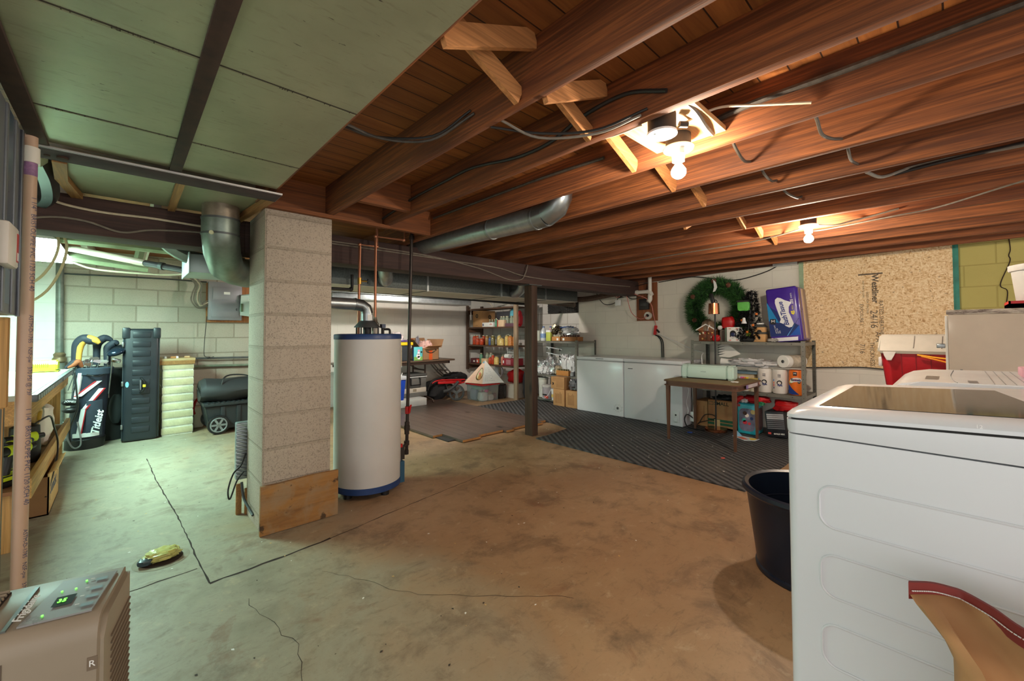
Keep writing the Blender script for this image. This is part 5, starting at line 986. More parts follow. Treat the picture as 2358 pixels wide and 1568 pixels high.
crate('carton', 'cream carton in the middle of the lowest jar shelf', 5.13, 5.19, 6.20, 6.36, SZ[0], .10, mat((236, 204, 160), .7))
crate('small_box', 'crimson box at the right end of the lowest jar shelf', 5.12, 5.36, 5.42, 5.72, SZ[0], .13, mat((160, 44, 60), .5), lambda m: (m.box(5.118, 5.12, 5.50, 5.62, SZ[0] + .02, SZ[0] + .11, mat((190, 130, 140), .5)), m.box(5.118, 5.12, 5.68, 5.71, SZ[0] + .04, SZ[0] + .09, PAPER)))
m = MB(); m.cyl((5.16, 5.56, SZ[0] + .17), (5.16, 5.68, SZ[0] + .17), .04, PAPER, seg=20); tag(m.build('paper_roll'), 'white paper roll lying on the crimson box', 'roll')
t = thing('wire_basket', 'white wire basket behind the crimson box on the lowest jar shelf', 'basket', (5.3, 5.5, SZ[0] + .131)); m = MB()
for i in range(9): y = 5.37 + i * .04; m.cyl((5.22, y, SZ[0] + .14), (5.22, y, SZ[0] + .29), .003, WHITE, seg=6)
for z in (.14, .19, .24, .29): m.cyl((5.22, 5.36, SZ[0] + z), (5.22, 5.70, SZ[0] + z), .0035, WHITE, seg=6); m.cyl((5.42, 5.36, SZ[0] + z), (5.42, 5.70, SZ[0] + z), .0035, WHITE, seg=6); m.cyl((5.22, 5.70, SZ[0] + z), (5.42, 5.70, SZ[0] + z), .0035, WHITE, seg=6)
for i in range(6): m.cyl((5.22 + i * .04, 5.36, SZ[0] + .14), (5.22 + i * .04, 5.70, SZ[0] + .14), .003, WHITE, seg=6)
m.build('wires', t); m = MB(); m.lump((5.3, 5.58, SZ[0] + .292), (.16, .26, .05), mat((150, 160, 176), .5, .2), 41, .4, 4.); tag(m.build('blue_grey_tool'), 'blue grey and black tool lying on the wire basket', 'tool')
t = thing('coffee_carton', 'tall cardboard carton with round dark emblems on the second jar shelf', 'box', (5.36, 6.5, SZ[2])); m = MB(); m.box(5.16, 5.50, 6.37, 6.66, SZ[2], 1.625, CARD, .003)
def emblem(m, c, n, r):
    n = Vector(n); c = Vector(c); m.cyl(c, c + n * .0012, r, INK, seg=24); m.cyl(c, c + n * .0018, r * .66, CARD, seg=24); m.cyl(c + n * .0003, c + n * .0024, r * .56, INK, seg=24)
    s = n.cross(Vector((0, 0, 1)))
    for k in (-1, 0, 1): m.obox(c + n * .0018 + s * k * r * .2, (abs(s.x) * r * .09 + .0016, abs(s.y) * r * .09 + .0016, r * .7), CARD)
emblem(m, (5.16, 6.53, 1.52), (-1, 0, 0), .042); emblem(m, (5.36, 6.37, 1.50), (0, -1, 0), .042); m.box(5.158, 5.16, 6.50, 6.57, 1.33, 1.338, CARDD); m.build('carton_body', t)
t = thing('bottle_crate', 'low white crate holding four small bottles on the second jar shelf', 'crate', (5.2, 6.15, SZ[2])); m = MB(); m.box(5.125, 5.25, 6.0, 6.32, SZ[2], SZ[2] + .085, PAPER, .002); m.box(5.123, 5.125, 6.02, 6.10, SZ[2] + .04, SZ[2] + .048, RED); m.box(5.123, 5.125, 6.035, 6.085, SZ[2] + .055, SZ[2] + .062, RED); m.box(5.123, 5.125, 6.27, 6.31, SZ[2] + .02, SZ[2] + .06, mat((110, 110, 140), .6)); m.build('crate_body', t)
def bottle(lab, x, y, z, r, h, gl, group, lidm=LID):
    t = thing('bottle', lab, 'bottle', (x, y, z), group); m = MB(); m.lathe([(r * .9, 0), (r, .005), (r, h * .6), (r * .4, h * .76), (r * .36, h * .92)], (0, 0, 0), gl, 14); m.build('glass', t, local=True); m = MB(); m.lathe([(r * .44, h * .9), (r * .44, h), (r * .3, h)], (0, 0, 0), lidm, 12); m.build('cap', t, local=True); return t
for i in range(4): bottle(('rightmost', 'second from right', 'second from left', 'leftmost')[i] + ' of the four bottles standing behind the white crate label', 5.285, 6.05 + i * .075, SZ[2], .03, .15, CLG, 'bottles in the white crate')
bottle('green bottle with a white label beside the white crate', 5.16, 5.94, SZ[2], .030, .16, GRNG, 'bottles on the second shelf')
for i, (y, x) in enumerate(((5.90, 5.26), (5.82, 5.25), (5.73, 5.25), (5.66, 5.30), (5.55, 5.27))): jar_proto('preserve_jar', ('leftmost', 'second', 'third', 'fourth', 'rightmost')[i] + ' empty glass jar behind the cream box on the second jar shelf', 'jar', CLG, .042, .20, None, 'empty jars on the second shelf', loc=(x, y, SZ[2]))
crate('carton', 'cream box in front of the empty jars on the second jar shelf', 5.13, 5.20, 5.70, 5.88, SZ[2], .125, mat((236, 206, 170), .7), lambda m: m.box(5.128, 5.13, 5.855, 5.88, SZ[2], SZ[2] + .125, mat((196, 70, 60), .6)))
crate('small_box', 'flat maroon packet at the right end of the second jar shelf', 5.13, 5.24, 5.42, 5.66, SZ[2], .06, mat((110, 76, 90), .6)); m = MB(); m.lump((5.40, 5.72, SZ[2]), (.12, .12, .34), mat((110, 190, 210), .4, 0, .2), 44, .2, 3.); tag(m.build('snack_bag'), 'tall turquoise and white bag at the back of the second jar shelf', 'bag'); m = MB(); m.box(5.44, 5.48, 5.80, 6.25, SZ[2], SZ[2] + .30, mat((72, 72, 78), .5, 0, .1)); tag(m.build('dark_tray'), 'dark flat tray at the back of the second jar shelf', 'tray')
m = MB(); m.lump((5.28, 5.45, SZ[2] + .0), (.14, .12, .28), mat((190, 34, 48), .4, 0, .2, 30), 45, .2, 3.); tag(m.build('snack_bag'), 'red foil bag between the pale stud and the dark post on the second jar shelf', 'bag')
m = MB(); m.lump((5.3, 5.75, SZ[3]), (.2, .4, .06), mat((196, 190, 184), .6), 46, .4, 3.); tag(m.build('white_cloth'), 'whitish folded cloth on top of the jar shelves', 'cloth'); cable('white_lead', 'short whitish cord sticking up on top of the jar shelves', [(5.2, 6.08, 1.668), (5.18, 6.10, 1.72), (5.16, 6.14, 1.76), (5.15, 6.20, 1.78)], .007, CABLEC, 'cord'); cable('pull_string', 'thin white pull string in front of the far white wall', [(4.6, 6.0, 2.0), (4.6, 6.0, 1.42)], .0025, PAPER, 'string')

# ================================================================== grey metal shelf left of the freezers
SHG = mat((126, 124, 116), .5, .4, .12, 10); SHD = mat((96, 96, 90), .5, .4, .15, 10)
def metalshelf(name, lab, x0, x1, y0, y1, zs, top):
    t = thing(name, lab, 'shelf', ((x0 + x1) / 2, (y0 + y1) / 2, 0))
    for x, sx in ((x0, 1), (x1, -1)):
        for y, sy in ((y0, 1), (y1, -1)):
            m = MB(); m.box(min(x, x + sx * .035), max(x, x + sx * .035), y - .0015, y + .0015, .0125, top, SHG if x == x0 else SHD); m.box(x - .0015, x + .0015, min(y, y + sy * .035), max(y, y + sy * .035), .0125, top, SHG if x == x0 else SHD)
            for k in range(int(top / .05)): z = .03 + k * .05; m.cyl((x - .0022, y + sy * .018, z), (x + .0022, y + sy * .018, z), .004, INK, seg=6); m.cyl((x + sx * .018, y - .0022, z), (x + sx * .018, y + .0022, z), .004, INK, seg=6)
            m.build('leg', t)
    for z in zs:
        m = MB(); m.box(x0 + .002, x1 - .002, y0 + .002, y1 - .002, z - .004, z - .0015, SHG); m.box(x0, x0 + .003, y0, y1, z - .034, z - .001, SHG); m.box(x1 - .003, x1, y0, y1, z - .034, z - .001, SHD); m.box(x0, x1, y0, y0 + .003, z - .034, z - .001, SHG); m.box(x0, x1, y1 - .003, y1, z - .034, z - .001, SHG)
        for k in range(5): y = y0 + (y1 - y0) * (k + .5) / 5; m.cyl((x0 - .001, y, z - .018), (x0 + .002, y, z - .018), .005, INK, seg=8)
        m.build('shelf_board', t)
    return t
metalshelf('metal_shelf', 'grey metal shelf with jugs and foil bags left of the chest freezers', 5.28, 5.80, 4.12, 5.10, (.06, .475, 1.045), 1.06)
Z1, Z2, Z0 = 1.045, .475, .06
def jug(lab, x, y, z, r, h, body, cap, lbl=None):
    t = thing('water_bottle', lab, 'bottle', (x, y, z)); m = MB(); m.lathe([(r * .95, 0), (r, .01), (r, h * .62), (r * .75, h * .76), (r * .38, h * .88), (r * .36, h * .95)], (x, y, z), body, 18); m.build('bottle_body', t)
    m = MB(); m.lathe([(r * .42, h * .92), (r * .42, h), (r * .3, h)], (x, y, z), cap, 12); m.build('cap', t)
    if lbl: m = MB(); m.lathe([(r * 1.01, h * .2), (r * 1.012, h * .21), (r * 1.012, h * .5), (r * 1.01, h * .51)], (x, y, z), lbl, 18, caps=False); m.build('label_band', t)
BCAP = mat((60, 90, 150), .4); CLB = mat((206, 212, 216), .15, 0, .1, 20, coat=.4)
jug('clear bottle with a blue cap and blue label on the metal shelf', 5.35, 4.90, Z1, .055, .25, CLB, BCAP, mat((120, 150, 196), .5, 0, .4, 40)); jug('pinkish bottle with a blue cap on the metal shelf', 5.40, 4.78, Z1, .05, .25, mat((206, 176, 176), .2, 0, .2, 20), BCAP)
m = MB(); m.lathe([(.05, 0), (.052, .01), (.052, .16), (.045, .18)], (5.34, 5.02, Z1), mat((196, 200, 186), .3, 0, .1), 18); tag(m.build('glass_jar'), 'pale glass jar half hidden by the dark wooden post', 'jar')
crate('juice_carton', 'yellow green carton with a white top on the metal shelf', 5.30, 5.36, 4.70, 4.80, Z1, .15, mat((196, 206, 96), .5, 0, .08), lambda m: m.box(5.299, 5.361, 4.699, 4.801, Z1 + .15, Z1 + .185, PAPER))
TRAY = mat((196, 136, 76), .75, 0, .1); TRAYD = mat((140, 92, 50), .75, 0, .1)
def tray(lab, x0, x1, y0, y1, z, h, mt, n, cap, dy):
    t = thing('jar_tray', lab, 'tray', ((x0 + x1) / 2, (y0 + y1) / 2, z)); m = MB()
    for a in ((x0, x0 + .004, y0, y1), (x1 - .004, x1, y0, y1), (x0, x1, y0, y0 + .004), (x0, x1, y1 - .004, y1)): m.box(*a, z, z + h, mt)
    m.box(x0, x1, y0, y1, z, z + .004, mt); m.box(x0 - .001, x0, y0 + dy, y0 + dy + .04, z + .012, z + .05, PAPER); m.build('tray_body', t)
    return [(x0 + .035 + .06 * a, y0 + .035 + (y1 - y0 - .07) * b / (n - 1), z + .0045) for a in range(2) for b in range(n)]
k = 0
SPL = mat((70, 40, 34), .4, .2, .2); JARB = mat((110, 84, 60), .2, 0, .3, 40)
def little(lab, p, body, cap, group):
    global LJ
    t = thing('spice_jar', lab, 'jar', p, group); m = MB(); m.lathe([(.018, 0), (.02, .004), (.02, .065), (.015, .075)], (0, 0, 0), body, 12); m.build('glass', t, local=True); m = MB(); m.lathe([(.018, .072), (.018, .095), (.012, .097)], (0, 0, 0), cap, 12); m.build('lid', t, local=True); return t
sp = little('x', (0, 0, 0), JARB, SPL, 'spice jars in the long cardboard tray'); first = True
for p in tray('long cardboard tray of small jars on the right end of the metal shelf top', 5.31, 5.47, 4.14, 4.48, Z1, .07, TRAYD, 7, .1, .26):
    lab = 'small dark lidded jar in the right hand cardboard tray'
    if first: sp.location = p; sp['label'] = lab; first = False
    else: dup(sp, p, lab)
first = True; sp2 = little('x', (0, 0, 0), JARB, LID, 'spice jars in the left cardboard tray')
for p in tray('cardboard tray with a white tag in the middle of the metal shelf top', 5.31, 5.47, 4.49, 4.68, Z1, .075, TRAY, 4, .1, .04):
    lab = 'small gold lidded jar in the tray with a white tag'
    if first: sp2.location = p; sp2['label'] = lab; first = False
    else: dup(sp2, p, lab)
RINGM = mat((190, 182, 160), .22, .95, .1); random.seed(5)
t0 = None
for i in range(26):
    p = (5.40 + random.uniform(-.06, .06), 4.60 + random.uniform(-.10, .10), Z1 + .13 + random.uniform(0, .16) * (1 - abs(i - 13) / 30)); rot = (random.uniform(-1.4, 1.4), random.uniform(-1.4, 1.4), random.uniform(0, 6))
    if t0 is None:
        m = MB(); m.lathe([(.036, 0), (.036, .014), (.030, .015), (.030, .013), (.033, .012), (.033, 0)], (0, 0, 0), RINGM, 20); t0 = tag(m.build('jar_ring', keep=True), 'shiny metal jar ring in the pile on the tray of the metal shelf', 'jar ring', 'jar rings piled on the metal shelf'); o = t0
    else: o = t0.copy(); COL.objects.link(o)
    o.location = p; o.rotation_euler = rot
BAGC = mat((196, 198, 200), .18, .3, .25, 30)
m = MB(); m.lump((5.42, 4.38, Z1 + .10), (.16, .30, .14), BAGC, 51, .5, 4.); tag(m.build('zip_bag'), 'clear zip bag with a blue seal on the spice jar tray', 'bag'); m = MB(); m.tube([(5.36, 4.25, Z1 + .225), (5.37, 4.4, Z1 + .235), (5.37, 4.55, Z1 + .225)], .008, BCAP); tag(m.build('bag_seal'), 'blue plastic seal strip of the clear zip bag', 'strip')
FOIL = mat((206, 208, 210), .25, .75, .2, 24); FOILW = mat((226, 226, 228), .4, .1, .08, 14)
random.seed(8)
for i, (y, x, w, h, lab, mt) in enumerate(((5.0, 5.40, .16, .22, 'silver bag at the left end of the middle metal shelf', FOIL), (4.92, 5.34, .15, .12, 'small white foil pouch at the front left of the middle metal shelf', FOILW), (4.86, 5.52, .18, .30, 'upright silver bag at the back left of the middle metal shelf', FOIL), (4.79, 5.33, .09, .13, 'small white upright pouch in front of the silver bags', FOILW), (4.70, 5.38, .14, .17, 'crinkled silver pouch in the middle of the middle metal shelf', FOIL), (4.62, 5.52, .16, .26, 'silver bag at the back middle of the middle metal shelf', FOIL), (4.47, 5.44, .16, .34, 'tall white foil bag behind the little wooden crate', FOILW), (4.32, 5.42, .16, .31, 'tallest white foil bag near the freezer', FOILW), (4.56, 5.36, .10, .15, 'crumpled tan and silver bag beside the little wooden crate', mat((190, 176, 150), .3, .4, .3, 30)))):
    m = MB(); m.lump((x, y, Z2), (.15, w, h), mt, 60 + i, .42, 3.6, 24, power=.65); tag(m.build('foil_bag'), lab, 'bag', 'foil bags on the middle metal shelf')
crate('wooden_crate', 'little tan crate of packets at the front of the middle metal shelf', 5.285, 5.34, 4.30, 4.56, Z2, .085, mat((190, 130, 66), .7, 0, .1), lambda m: [m.obox((5.31 + random.uniform(-.01, .01), 4.32 + k * .02, Z2 + .095), (.03, .012, .03), mat((110, 104, 76), .6, 0, .3, 40)) for k in range(12)])
m = MB(); m.lathe([(.02, 0), (.035, .01), (.035, .05), (.02, .07)], (5.31, 4.24, Z2), mat((170, 174, 178), .3, .5), 14); m.box(5.29, 5.34, 4.135, 4.20, Z2, Z2 + .09, BLACK, .006); tag(m.build('battery_lantern'), 'little grey and black lantern beside the freezer', 'lantern')
t = thing('skirt_hanger', 'clear hanger rack with clips dangling under the metal shelf top', 'hanger', (5.29, 4.6, .8)); m = MB()
for z0, z1 in ((.945, .905), (.85, .80)): m.tube([(5.27, 4.76, z0), (5.27, 4.42, z1)], .007, CLB); [m.obox((5.265, y, z0 + (4.76 - y) * (z1 - z0) / .34 - .012), (.012, .022, .034), CLB if q else BLACK) for q, y in ((1, 4.70), (0, 4.46))]
m.tube([(5.27, 4.76, 1.01), (5.272, 4.755, .95), (5.272, 4.765, .86)], .002, DULL, 5); m.tube([(5.27, 4.44, 1.0), (5.272, 4.43, .9), (5.272, 4.44, .80)], .002, DULL, 5); m.build('hanger_bars', t)
def carton(lab, x0, x1, y0, y1, z0, z1, lines, moon=False):
    t = thing('cardboard_box', lab, 'box', ((x0 + x1) / 2, (y0 + y1) / 2, z0)); m = MB(); m.box(x0, x1, y0, y1, z0, z1, CARD, .003); h = z1 - z0; w_ = y1 - y0
    for i in range(lines):
        if moon: z = z1 - h * (.12 + i * .1); m.box(x0 - .0012, x0, y0 + w_ * .08, y1 - w_ * (.1 if i < 3 else .4), z, z + h * .03, CARDD)
        else: yy = y0 + w_ * (.25 + .5 * i / max(1, lines - 1)); m.box(x0 - .0012, x0, yy, yy + w_ * .05, z0 + h * .15, z0 + h * random.uniform(.7, .85), CARDD)
    if moon: m.tube([(x0 - .001, y1 - w_ * .10, z0 + h * .55), (x0 - .001, y1 - w_ * .17, z0 + h * .46), (x0 - .001, y1 - w_ * .17, z0 + h * .38), (x0 - .001, y1 - w_ * .10, z0 + h * .30)], [.002, .011, .011, .002], INK, 6)
    m.build('box_body', t)
carton('bottom cardboard box with vertical print, left one beside the freezer', 5.12, 5.272, 4.252, 4.485, 0.012, .278, 6); carton('bottom cardboard box with vertical print, tucked against the freezer', 5.12, 5.272, 4.0, 4.225, 0.012, .272, 6)
carton('cardboard box with a black crescent, stacked on the two lower boxes', 5.12, 5.272, 4.255, 4.53, .28, .47, 8, True)
m = MB(); m.lump((5.20, 4.11, .276), (.12, .18, .17), mat((104, 104, 108), .2, .2, .3, 30), 72, .45, 4.); tag(m.build('plastic_bag'), 'crumpled dark clear bag on the lower cardboard box beside the freezer', 'bag')
def pail(lab, x, y, z, r, h, body, lid, handle=True, pic=None):
    t = thing('pail', lab, 'bucket', (x, y, z)); m = MB(); m.lathe([(r * .86, 0), (r * .88, .006), (r, h)], (x, y, z), body, 24)
    if pic: pic(m)
    m.build('pail_body', t)
    if lid: m = MB(); m.lathe([(r * 1.04, h - .02), (r * 1.06, h - .015), (r * 1.06, h + .012), (r * .95, h + .016)], (x, y, z), lid, 24); m.build('lid', t)
    if handle: m = MB(); m.tube([(x - .02, y + r, z + h * .85), (x - r * .9, y + r * .8, z + h * .35), (x - r * 1.1, y, z + h * .08), (x - r * .9, y - r * .8, z + h * .35), (x - .02, y - r, z + h * .85)], .004, WHITE); m.build('handle', t)
pail('translucent grey pail with a white handle under the metal shelf', 5.30, 4.76, .064, .10, .22, mat((176, 166, 172), .3, 0, .08), mat((206, 200, 196), .4), pic=lambda m: (m.box(5.195, 5.21, 4.71, 4.79, .13, .15, INK), m.lump((5.225, 4.73, .075), (.04, .08, .05), mat((226, 80, 60), .4), 3, .2)))
pail('white bucket with a yellow picture under the metal shelf', 5.28, 4.57, .064, .075, .17, WHITE, WHITE, False, lambda m: m.obox((5.203, 4.575, .14), (.004, .04, .05), mat((216, 190, 110), .6, 0, .3, 40)))
pail('white bucket stacked behind the yellow picture bucket', 5.42, 4.60, .064, .085, .30, WHITE, WHITE, False); pail('pale bucket at the far left under the metal shelf', 5.40, 4.96, .064, .085, .32, mat((216, 214, 206), .5), mat((190, 190, 180), .5), False)
crate('camera_box', 'grey box with a round dark emblem under the metal shelf', 5.50, 5.64, 4.68, 4.84, .064, .36, mat((130, 124, 118), .6), lambda m: m.cyl((5.498, 4.74, .37), (5.50, 4.74, .37), .035, INK, seg=20))
# ================================================================== chest freezers
FRZ = mat((222, 224, 228), .3, 0, .015, 3, coat=.2); FRL = mat((214, 216, 218), .3, 0, .02, 3)
def freezer(lab, y0, y1, kind):
    t = thing('chest_freezer', lab, 'freezer', (5.38, (y0 + y1) / 2, .012)); m = MB(); m.box(5.06, 5.68, y0, y1, .014, .772, FRZ, .012)
    if kind:
        m.box(5.057, 5.06, 3.0, 3.07, .690, .699, mat((90, 94, 100), .4, .3)); m.text('Hisense', (5.0565, 3.07, .6945), (0, -1, 0), (0, 0, 1), .012, mat((60, 64, 70), .5), .0003)
    cab = m.build('cabinet', t)
    m = MB(); m.box(5.058, 5.69, y0 - .002, y1 + .002, .782, .828, FRZ, .010); m.box(5.07, 5.67, y0 + .01, y1 - .01, .770, .784, mat((150, 152, 154), .6)); ld = m.build('lid', t)
    if not kind:
        m = MB(); m.box(5.052, 5.062, 3.47, 3.60, .800, .812, mat((150, 152, 156), .4), .003); m.build('lid_grip', ld)
        m = MB(); m.cyl((5.062, 3.235, .13), (5.054, 3.235, .13), .030, FRL, seg=24); m.cyl((5.0545, 3.235, .13), (5.050, 3.235, .13), .018, mat((120, 122, 124), .5), seg=20); m.obox((5.049, 3.235, .13), (.004, .006, .03), INK, (.6, 0, 0)); m.build('thermostat_dial', cab)
        m = MB()
        for i in range(14): a = i * 2 * PI / 14; m.bar((5.0592, 3.235 + .05 * math.cos(a), .13 + .04 * math.sin(a)), (5.0592, 3.235 + random.uniform(.06, .09) * math.cos(a), .13 + random.uniform(.045, .06) * math.sin(a)), .003, .0012, mat((130, 130, 130), .8), up=(1, 0, 0))
        m.build('scuff_marks', cab)
    else:
        m = MB(); m.box(5.052, 5.061, 2.355, 2.445, .06, .20, FRL, .003); m.cyl((5.053, 2.40, .155), (5.050, 2.40, .155), .011, INK); m.cyl((5.053, 2.40, .10), (5.046, 2.40, .10), .022, FRZ, seg=20); m.box(5.0505, 5.053, 2.38, 2.42, .065, .069, DULL); m.build('control_plate', cab)
        m = MB(); m.cyl((5.062, 2.652, .052), (5.052, 2.652, .052), .020, FRL, seg=20); m.build('drain_plug', cab)
freezer('white chest freezer on the left, with a scuffed dial near the floor', 3.150, 3.955, 0); freezer('white chest freezer on the right, half behind the little brown table', 2.315, 3.140, 1)

# ================================================================== board, pipes and wires on the white wall
m = MB(); m.box(5.822, 5.849, 3.035, 3.37, 1.365, 1.945, wood('wall_plank', (132, 76, 44), (166, 100, 62), 2)); tag(m.build('wall_board'), 'reddish brown plank fixed on the white wall above the right freezer', 'board')
t = thing('meter_box', 'dark square switch box on the reddish wall plank', 'switch box', (5.8, 3.22, 1.54)); m = MB(); m.box(5.775, 5.821, 3.15, 3.305, 1.535, 1.70, mat((48, 46, 46), .5, .2), .006); m.build('housing', t); m = MB(); m.box(5.768, 5.776, 3.175, 3.28, 1.585, 1.67, mat((64, 62, 62), .4, .2), .004); m.build('cover', t)
t = thing('round_outlet', 'round white outlet with a plug on the reddish wall plank', 'outlet', (5.82, 3.17, 1.40)); m = MB(); m.cyl((5.821, 3.17, 1.44), (5.79, 3.17, 1.44), .058, mat((206, 204, 196), .4, 0, .05), seg=24); m.build('base', t); m = MB(); m.cyl((5.79, 3.165, 1.44), (5.765, 3.165, 1.445), .02, BLACK); m.build('plug', t)
m = MB(); m.box(5.815, 5.848, 3.375, 3.47, 1.70, 1.93, mat((196, 196, 188), .5, .1, .08), .003); tag(m.build('pale_box'), 'pale flat metal box beside the reddish wall plank', 'box')
t = thing('drain_trap', 'white plastic drain pipe with elbows hanging below the joists by the wall', 'pipe', (5.7, 3.2, 1.7)); PW = mat((226, 222, 212), .35, 0, .04); m = MB(); m.tube([(5.74, 3.10, 2.06), (5.74, 3.10, 1.72)], .028, PW, 16, smooth=False); m.build('vertical_pipe', t)
m = MB(); m.tube([(5.74, 3.10, 1.75), (5.74, 3.102, 1.68), (5.72, 3.12, 1.64)], .033, PW, 16); m.tube([(5.74, 3.07, 1.74), (5.74, 3.10, 1.79), (5.74, 3.15, 1.80)], .032, PW, 16); m.build('elbow', t)
m = MB(); m.tube([(5.74, 3.14, 1.80), (5.74, 3.30, 1.80), (5.74, 3.56, 1.775)], .029, PW, 16, smooth=False); m.cyl((5.74, 3.30, 1.80), (5.74, 3.345, 1.797), .034, PW, seg=16); m.cyl((5.74, 3.56, 1.776), (5.74, 3.64, 1.766), .038, BLACK, seg=16); m.build('horizontal_pipe', t)
RW = mat((196, 120, 110), .5, 0, .5, 90)
cable('twisted_lead', 'red and white cord wrapped round the white drain pipe and dropping to the round outlet', [(5.70, 3.75, 1.80), (5.69, 3.62, 1.74), (5.70, 3.52, 1.82), (5.69, 3.46, 1.74), (5.72, 3.44, 1.6), (5.74, 3.40, 1.48), (5.76, 3.30, 1.40), (5.76, 3.22, 1.40), (5.765, 3.17, 1.44)], .006, RW, 'cord')
cable('twisted_lead', 'red and white cord running from the drain pipe down to the red plug', [(5.69, 3.45, 1.84), (5.69, 3.32, 1.77), (5.73, 3.16, 1.70), (5.78, 3.10, 1.60), (5.80, 3.08, 1.45), (5.82, 3.05, 1.29)], .006, RW, 'cord')
t = thing('cord_connector', 'bright red plug connector hanging on the white wall', 'plug', (5.82, 3.04, 1.15)); m = MB(); m.bar((5.825, 3.055, 1.29), (5.825, 3.075, 1.15), .05, .03, mat((200, 40, 44), .4), bev=.006); m.build('red_socket', t); m = MB(); m.bar((5.82, 3.04, 1.23), (5.81, 2.995, 1.185), .025, .02, BLACK, bev=.004); m.build('black_plug', t)
cable('power_lead', 'left black power cord dropping from the red plug behind the freezers', [(5.825, 3.07, 1.15), (5.825, 3.02, 1.12), (5.825, 2.975, 1.05), (5.825, 2.965, .9), (5.825, 2.965, .6)], .008, BLACK, 'cord'); cable('power_lead', 'right black power cord dropping from the red plug behind the freezers', [(5.82, 3.05, 1.145), (5.82, 2.99, 1.12), (5.82, 2.945, 1.05), (5.82, 2.935, .9), (5.82, 2.935, .6)], .008, BLACK, 'cord')
for i, pts in enumerate(([(5.70, 4.05, 1.88), (5.70, 3.98, 1.74), (5.70, 3.86, 1.64), (5.70, 3.68, 1.66), (5.70, 3.60, 1.78), (5.71, 3.56, 1.86)], [(5.72, 3.95, 1.90), (5.70, 3.7, 1.83), (5.70, 3.5, 1.87), (5.72, 3.3, 1.90), (5.74, 3.12, 1.93)], [(5.70, 3.52, 1.82), (5.69, 3.42, 1.72), (5.70, 3.32, 1.70), (5.72, 3.22, 1.74)], [(5.74, 4.3, 1.88), (5.72, 4.0, 1.93), (5.70, 3.7, 1.91), (5.72, 3.4, 1.94)], [(5.72, 4.1, 1.92), (5.70, 3.92, 1.84), (5.70, 3.8, 1.80), (5.70, 3.66, 1.85), (5.70, 3.58, 1.93)])):
    cable('tangled_lead', ('big black cord loop hanging left of the white drain pipe', 'black cord drooping above the white drain pipe', 'short black cord under the white drain pipe', 'upper grey cord of the tangle at the beam end', 'thin black cord bunched at the beam end')[i], pts, .006, CABLEG if i == 3 else CABLEB, 'cord')
m = MB(); m.box(5.66, 5.74, 3.92, 4.10, 1.885, 1.94, mat((206, 204, 196), .5), .006); tag(m.build('white_adapter'), 'white adapter box in the tangle of cords at the beam end', 'adapter'); m = MB(); m.box(5.68, 5.71, 3.575, 3.67, 1.61, 1.70, WHITE, .006); tag(m.build('wall_charger'), 'small white charger hanging at the left end of the drain pipe', 'charger')
cable('wall_cable', 'black cable swagged along the top of the white wall above the wreath', [(5.82, 3.0, 1.935), (5.81, 2.7, 1.955), (5.80, 2.45, 1.96), (5.80, 2.15, 1.90), (5.80, 1.9, 1.868), (5.80, 1.6, 1.93), (5.80, 1.42, 2.01)], .006, CABLEB)
cable('white_cable', 'thin white cable crossing the wall to the mint green machine', [(5.83, 3.03, 1.17), (5.80, 2.75, 1.06), (5.70, 2.45, .95), (5.45, 2.22, .93), (5.22, 2.14, .90), (5.18, 2.12, .80), (5.19, 2.12, .70)], .005, WHITE)

# ================================================================== right hand metal shelf, wreath and what stands on the shelf
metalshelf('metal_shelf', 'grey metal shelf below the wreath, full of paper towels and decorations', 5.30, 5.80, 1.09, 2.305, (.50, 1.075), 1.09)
T1, T2 = 1.075, .50
NEED = [mat((44, 88, 40), .6, 0, .2, 30), mat((66, 118, 54), .6, 0, .2, 30), mat((30, 66, 36), .6, 0, .2, 30)]; random.seed(21)
def needles(m, base, d, n, L, mats, w=.0035):
    for _ in range(n):
        a = (d + Vector((random.uniform(-.9, .9), random.uniform(-.9, .9), random.uniform(-.9, .9)))).normalized(); s = a.cross(Vector((random.random(), random.random(), random.random()))).normalized() * w; l = L * random.uniform(.6, 1.2)
        m.poly([base - s, base + s, base + a * l], [(0, 1, 2)], random.choice(mats), False)
t = thing('wreath', 'big green pine wreath with cones leaning on the white wall above the metal shelf', 'wreath', (5.72, 2.13, 1.1)); m = MB(); WC = Vector((5.715, 2.125, 1.495)); m.loft([m.ring(WC + Vector((0, .30 * math.cos(a), .30 * math.sin(a))), Vector((0, -math.sin(a), math.cos(a))), .07, 10, Vector((1, 0, 0))) for a in [k * 2 * PI / 40 for k in range(40)]], mat((28, 52, 30), .8, 0, .3, 40), closed=True)
for k in range(1000):
    a = random.uniform(0, 2 * PI); b = random.uniform(0, 2 * PI); rad = Vector((0, math.cos(a), math.sin(a))); d = (rad * math.cos(b) + Vector((-1, 0, 0)) * abs(math.sin(b))).normalized()
    needles(m, WC + rad * .30 + d * .055 + Vector((random.uniform(-.02, .02),) * 3), d, 10, .10, NEED, .0045)
m.build('needles', t)
CONE = mat((104, 62, 44), .7, 0, .3, 60)
for a, rr in ((2.1, .34), (.55, .33), (-.5, .30), (3.75, .34), (1.55, .36), (3.1, .36)):
    m = MB(); c = WC + Vector((-.105, rr * math.cos(a), rr * math.sin(a)))
    for k in range(5): m.lathe([(.004, -.008), (.034 - k * .006, 0), (.01, .012)], c - Vector((.009 * k, 0, 0)), CONE, 9, M=Matrix.Rotation(-PI / 2, 3, 'Y'))
    m.build('pine_cone', t)
m = MB(); m.prism([(2.135, 1.885), (2.09, 1.83), (2.075, 1.77), (2.10, 1.72), (2.13, 1.71), (2.115, 1.77), (2.12, 1.83)], 0, 5.575, 5.58, WHITE); tag(m.build('white_feather'), 'white feather shaped ornament at the top of the wreath', 'ornament')
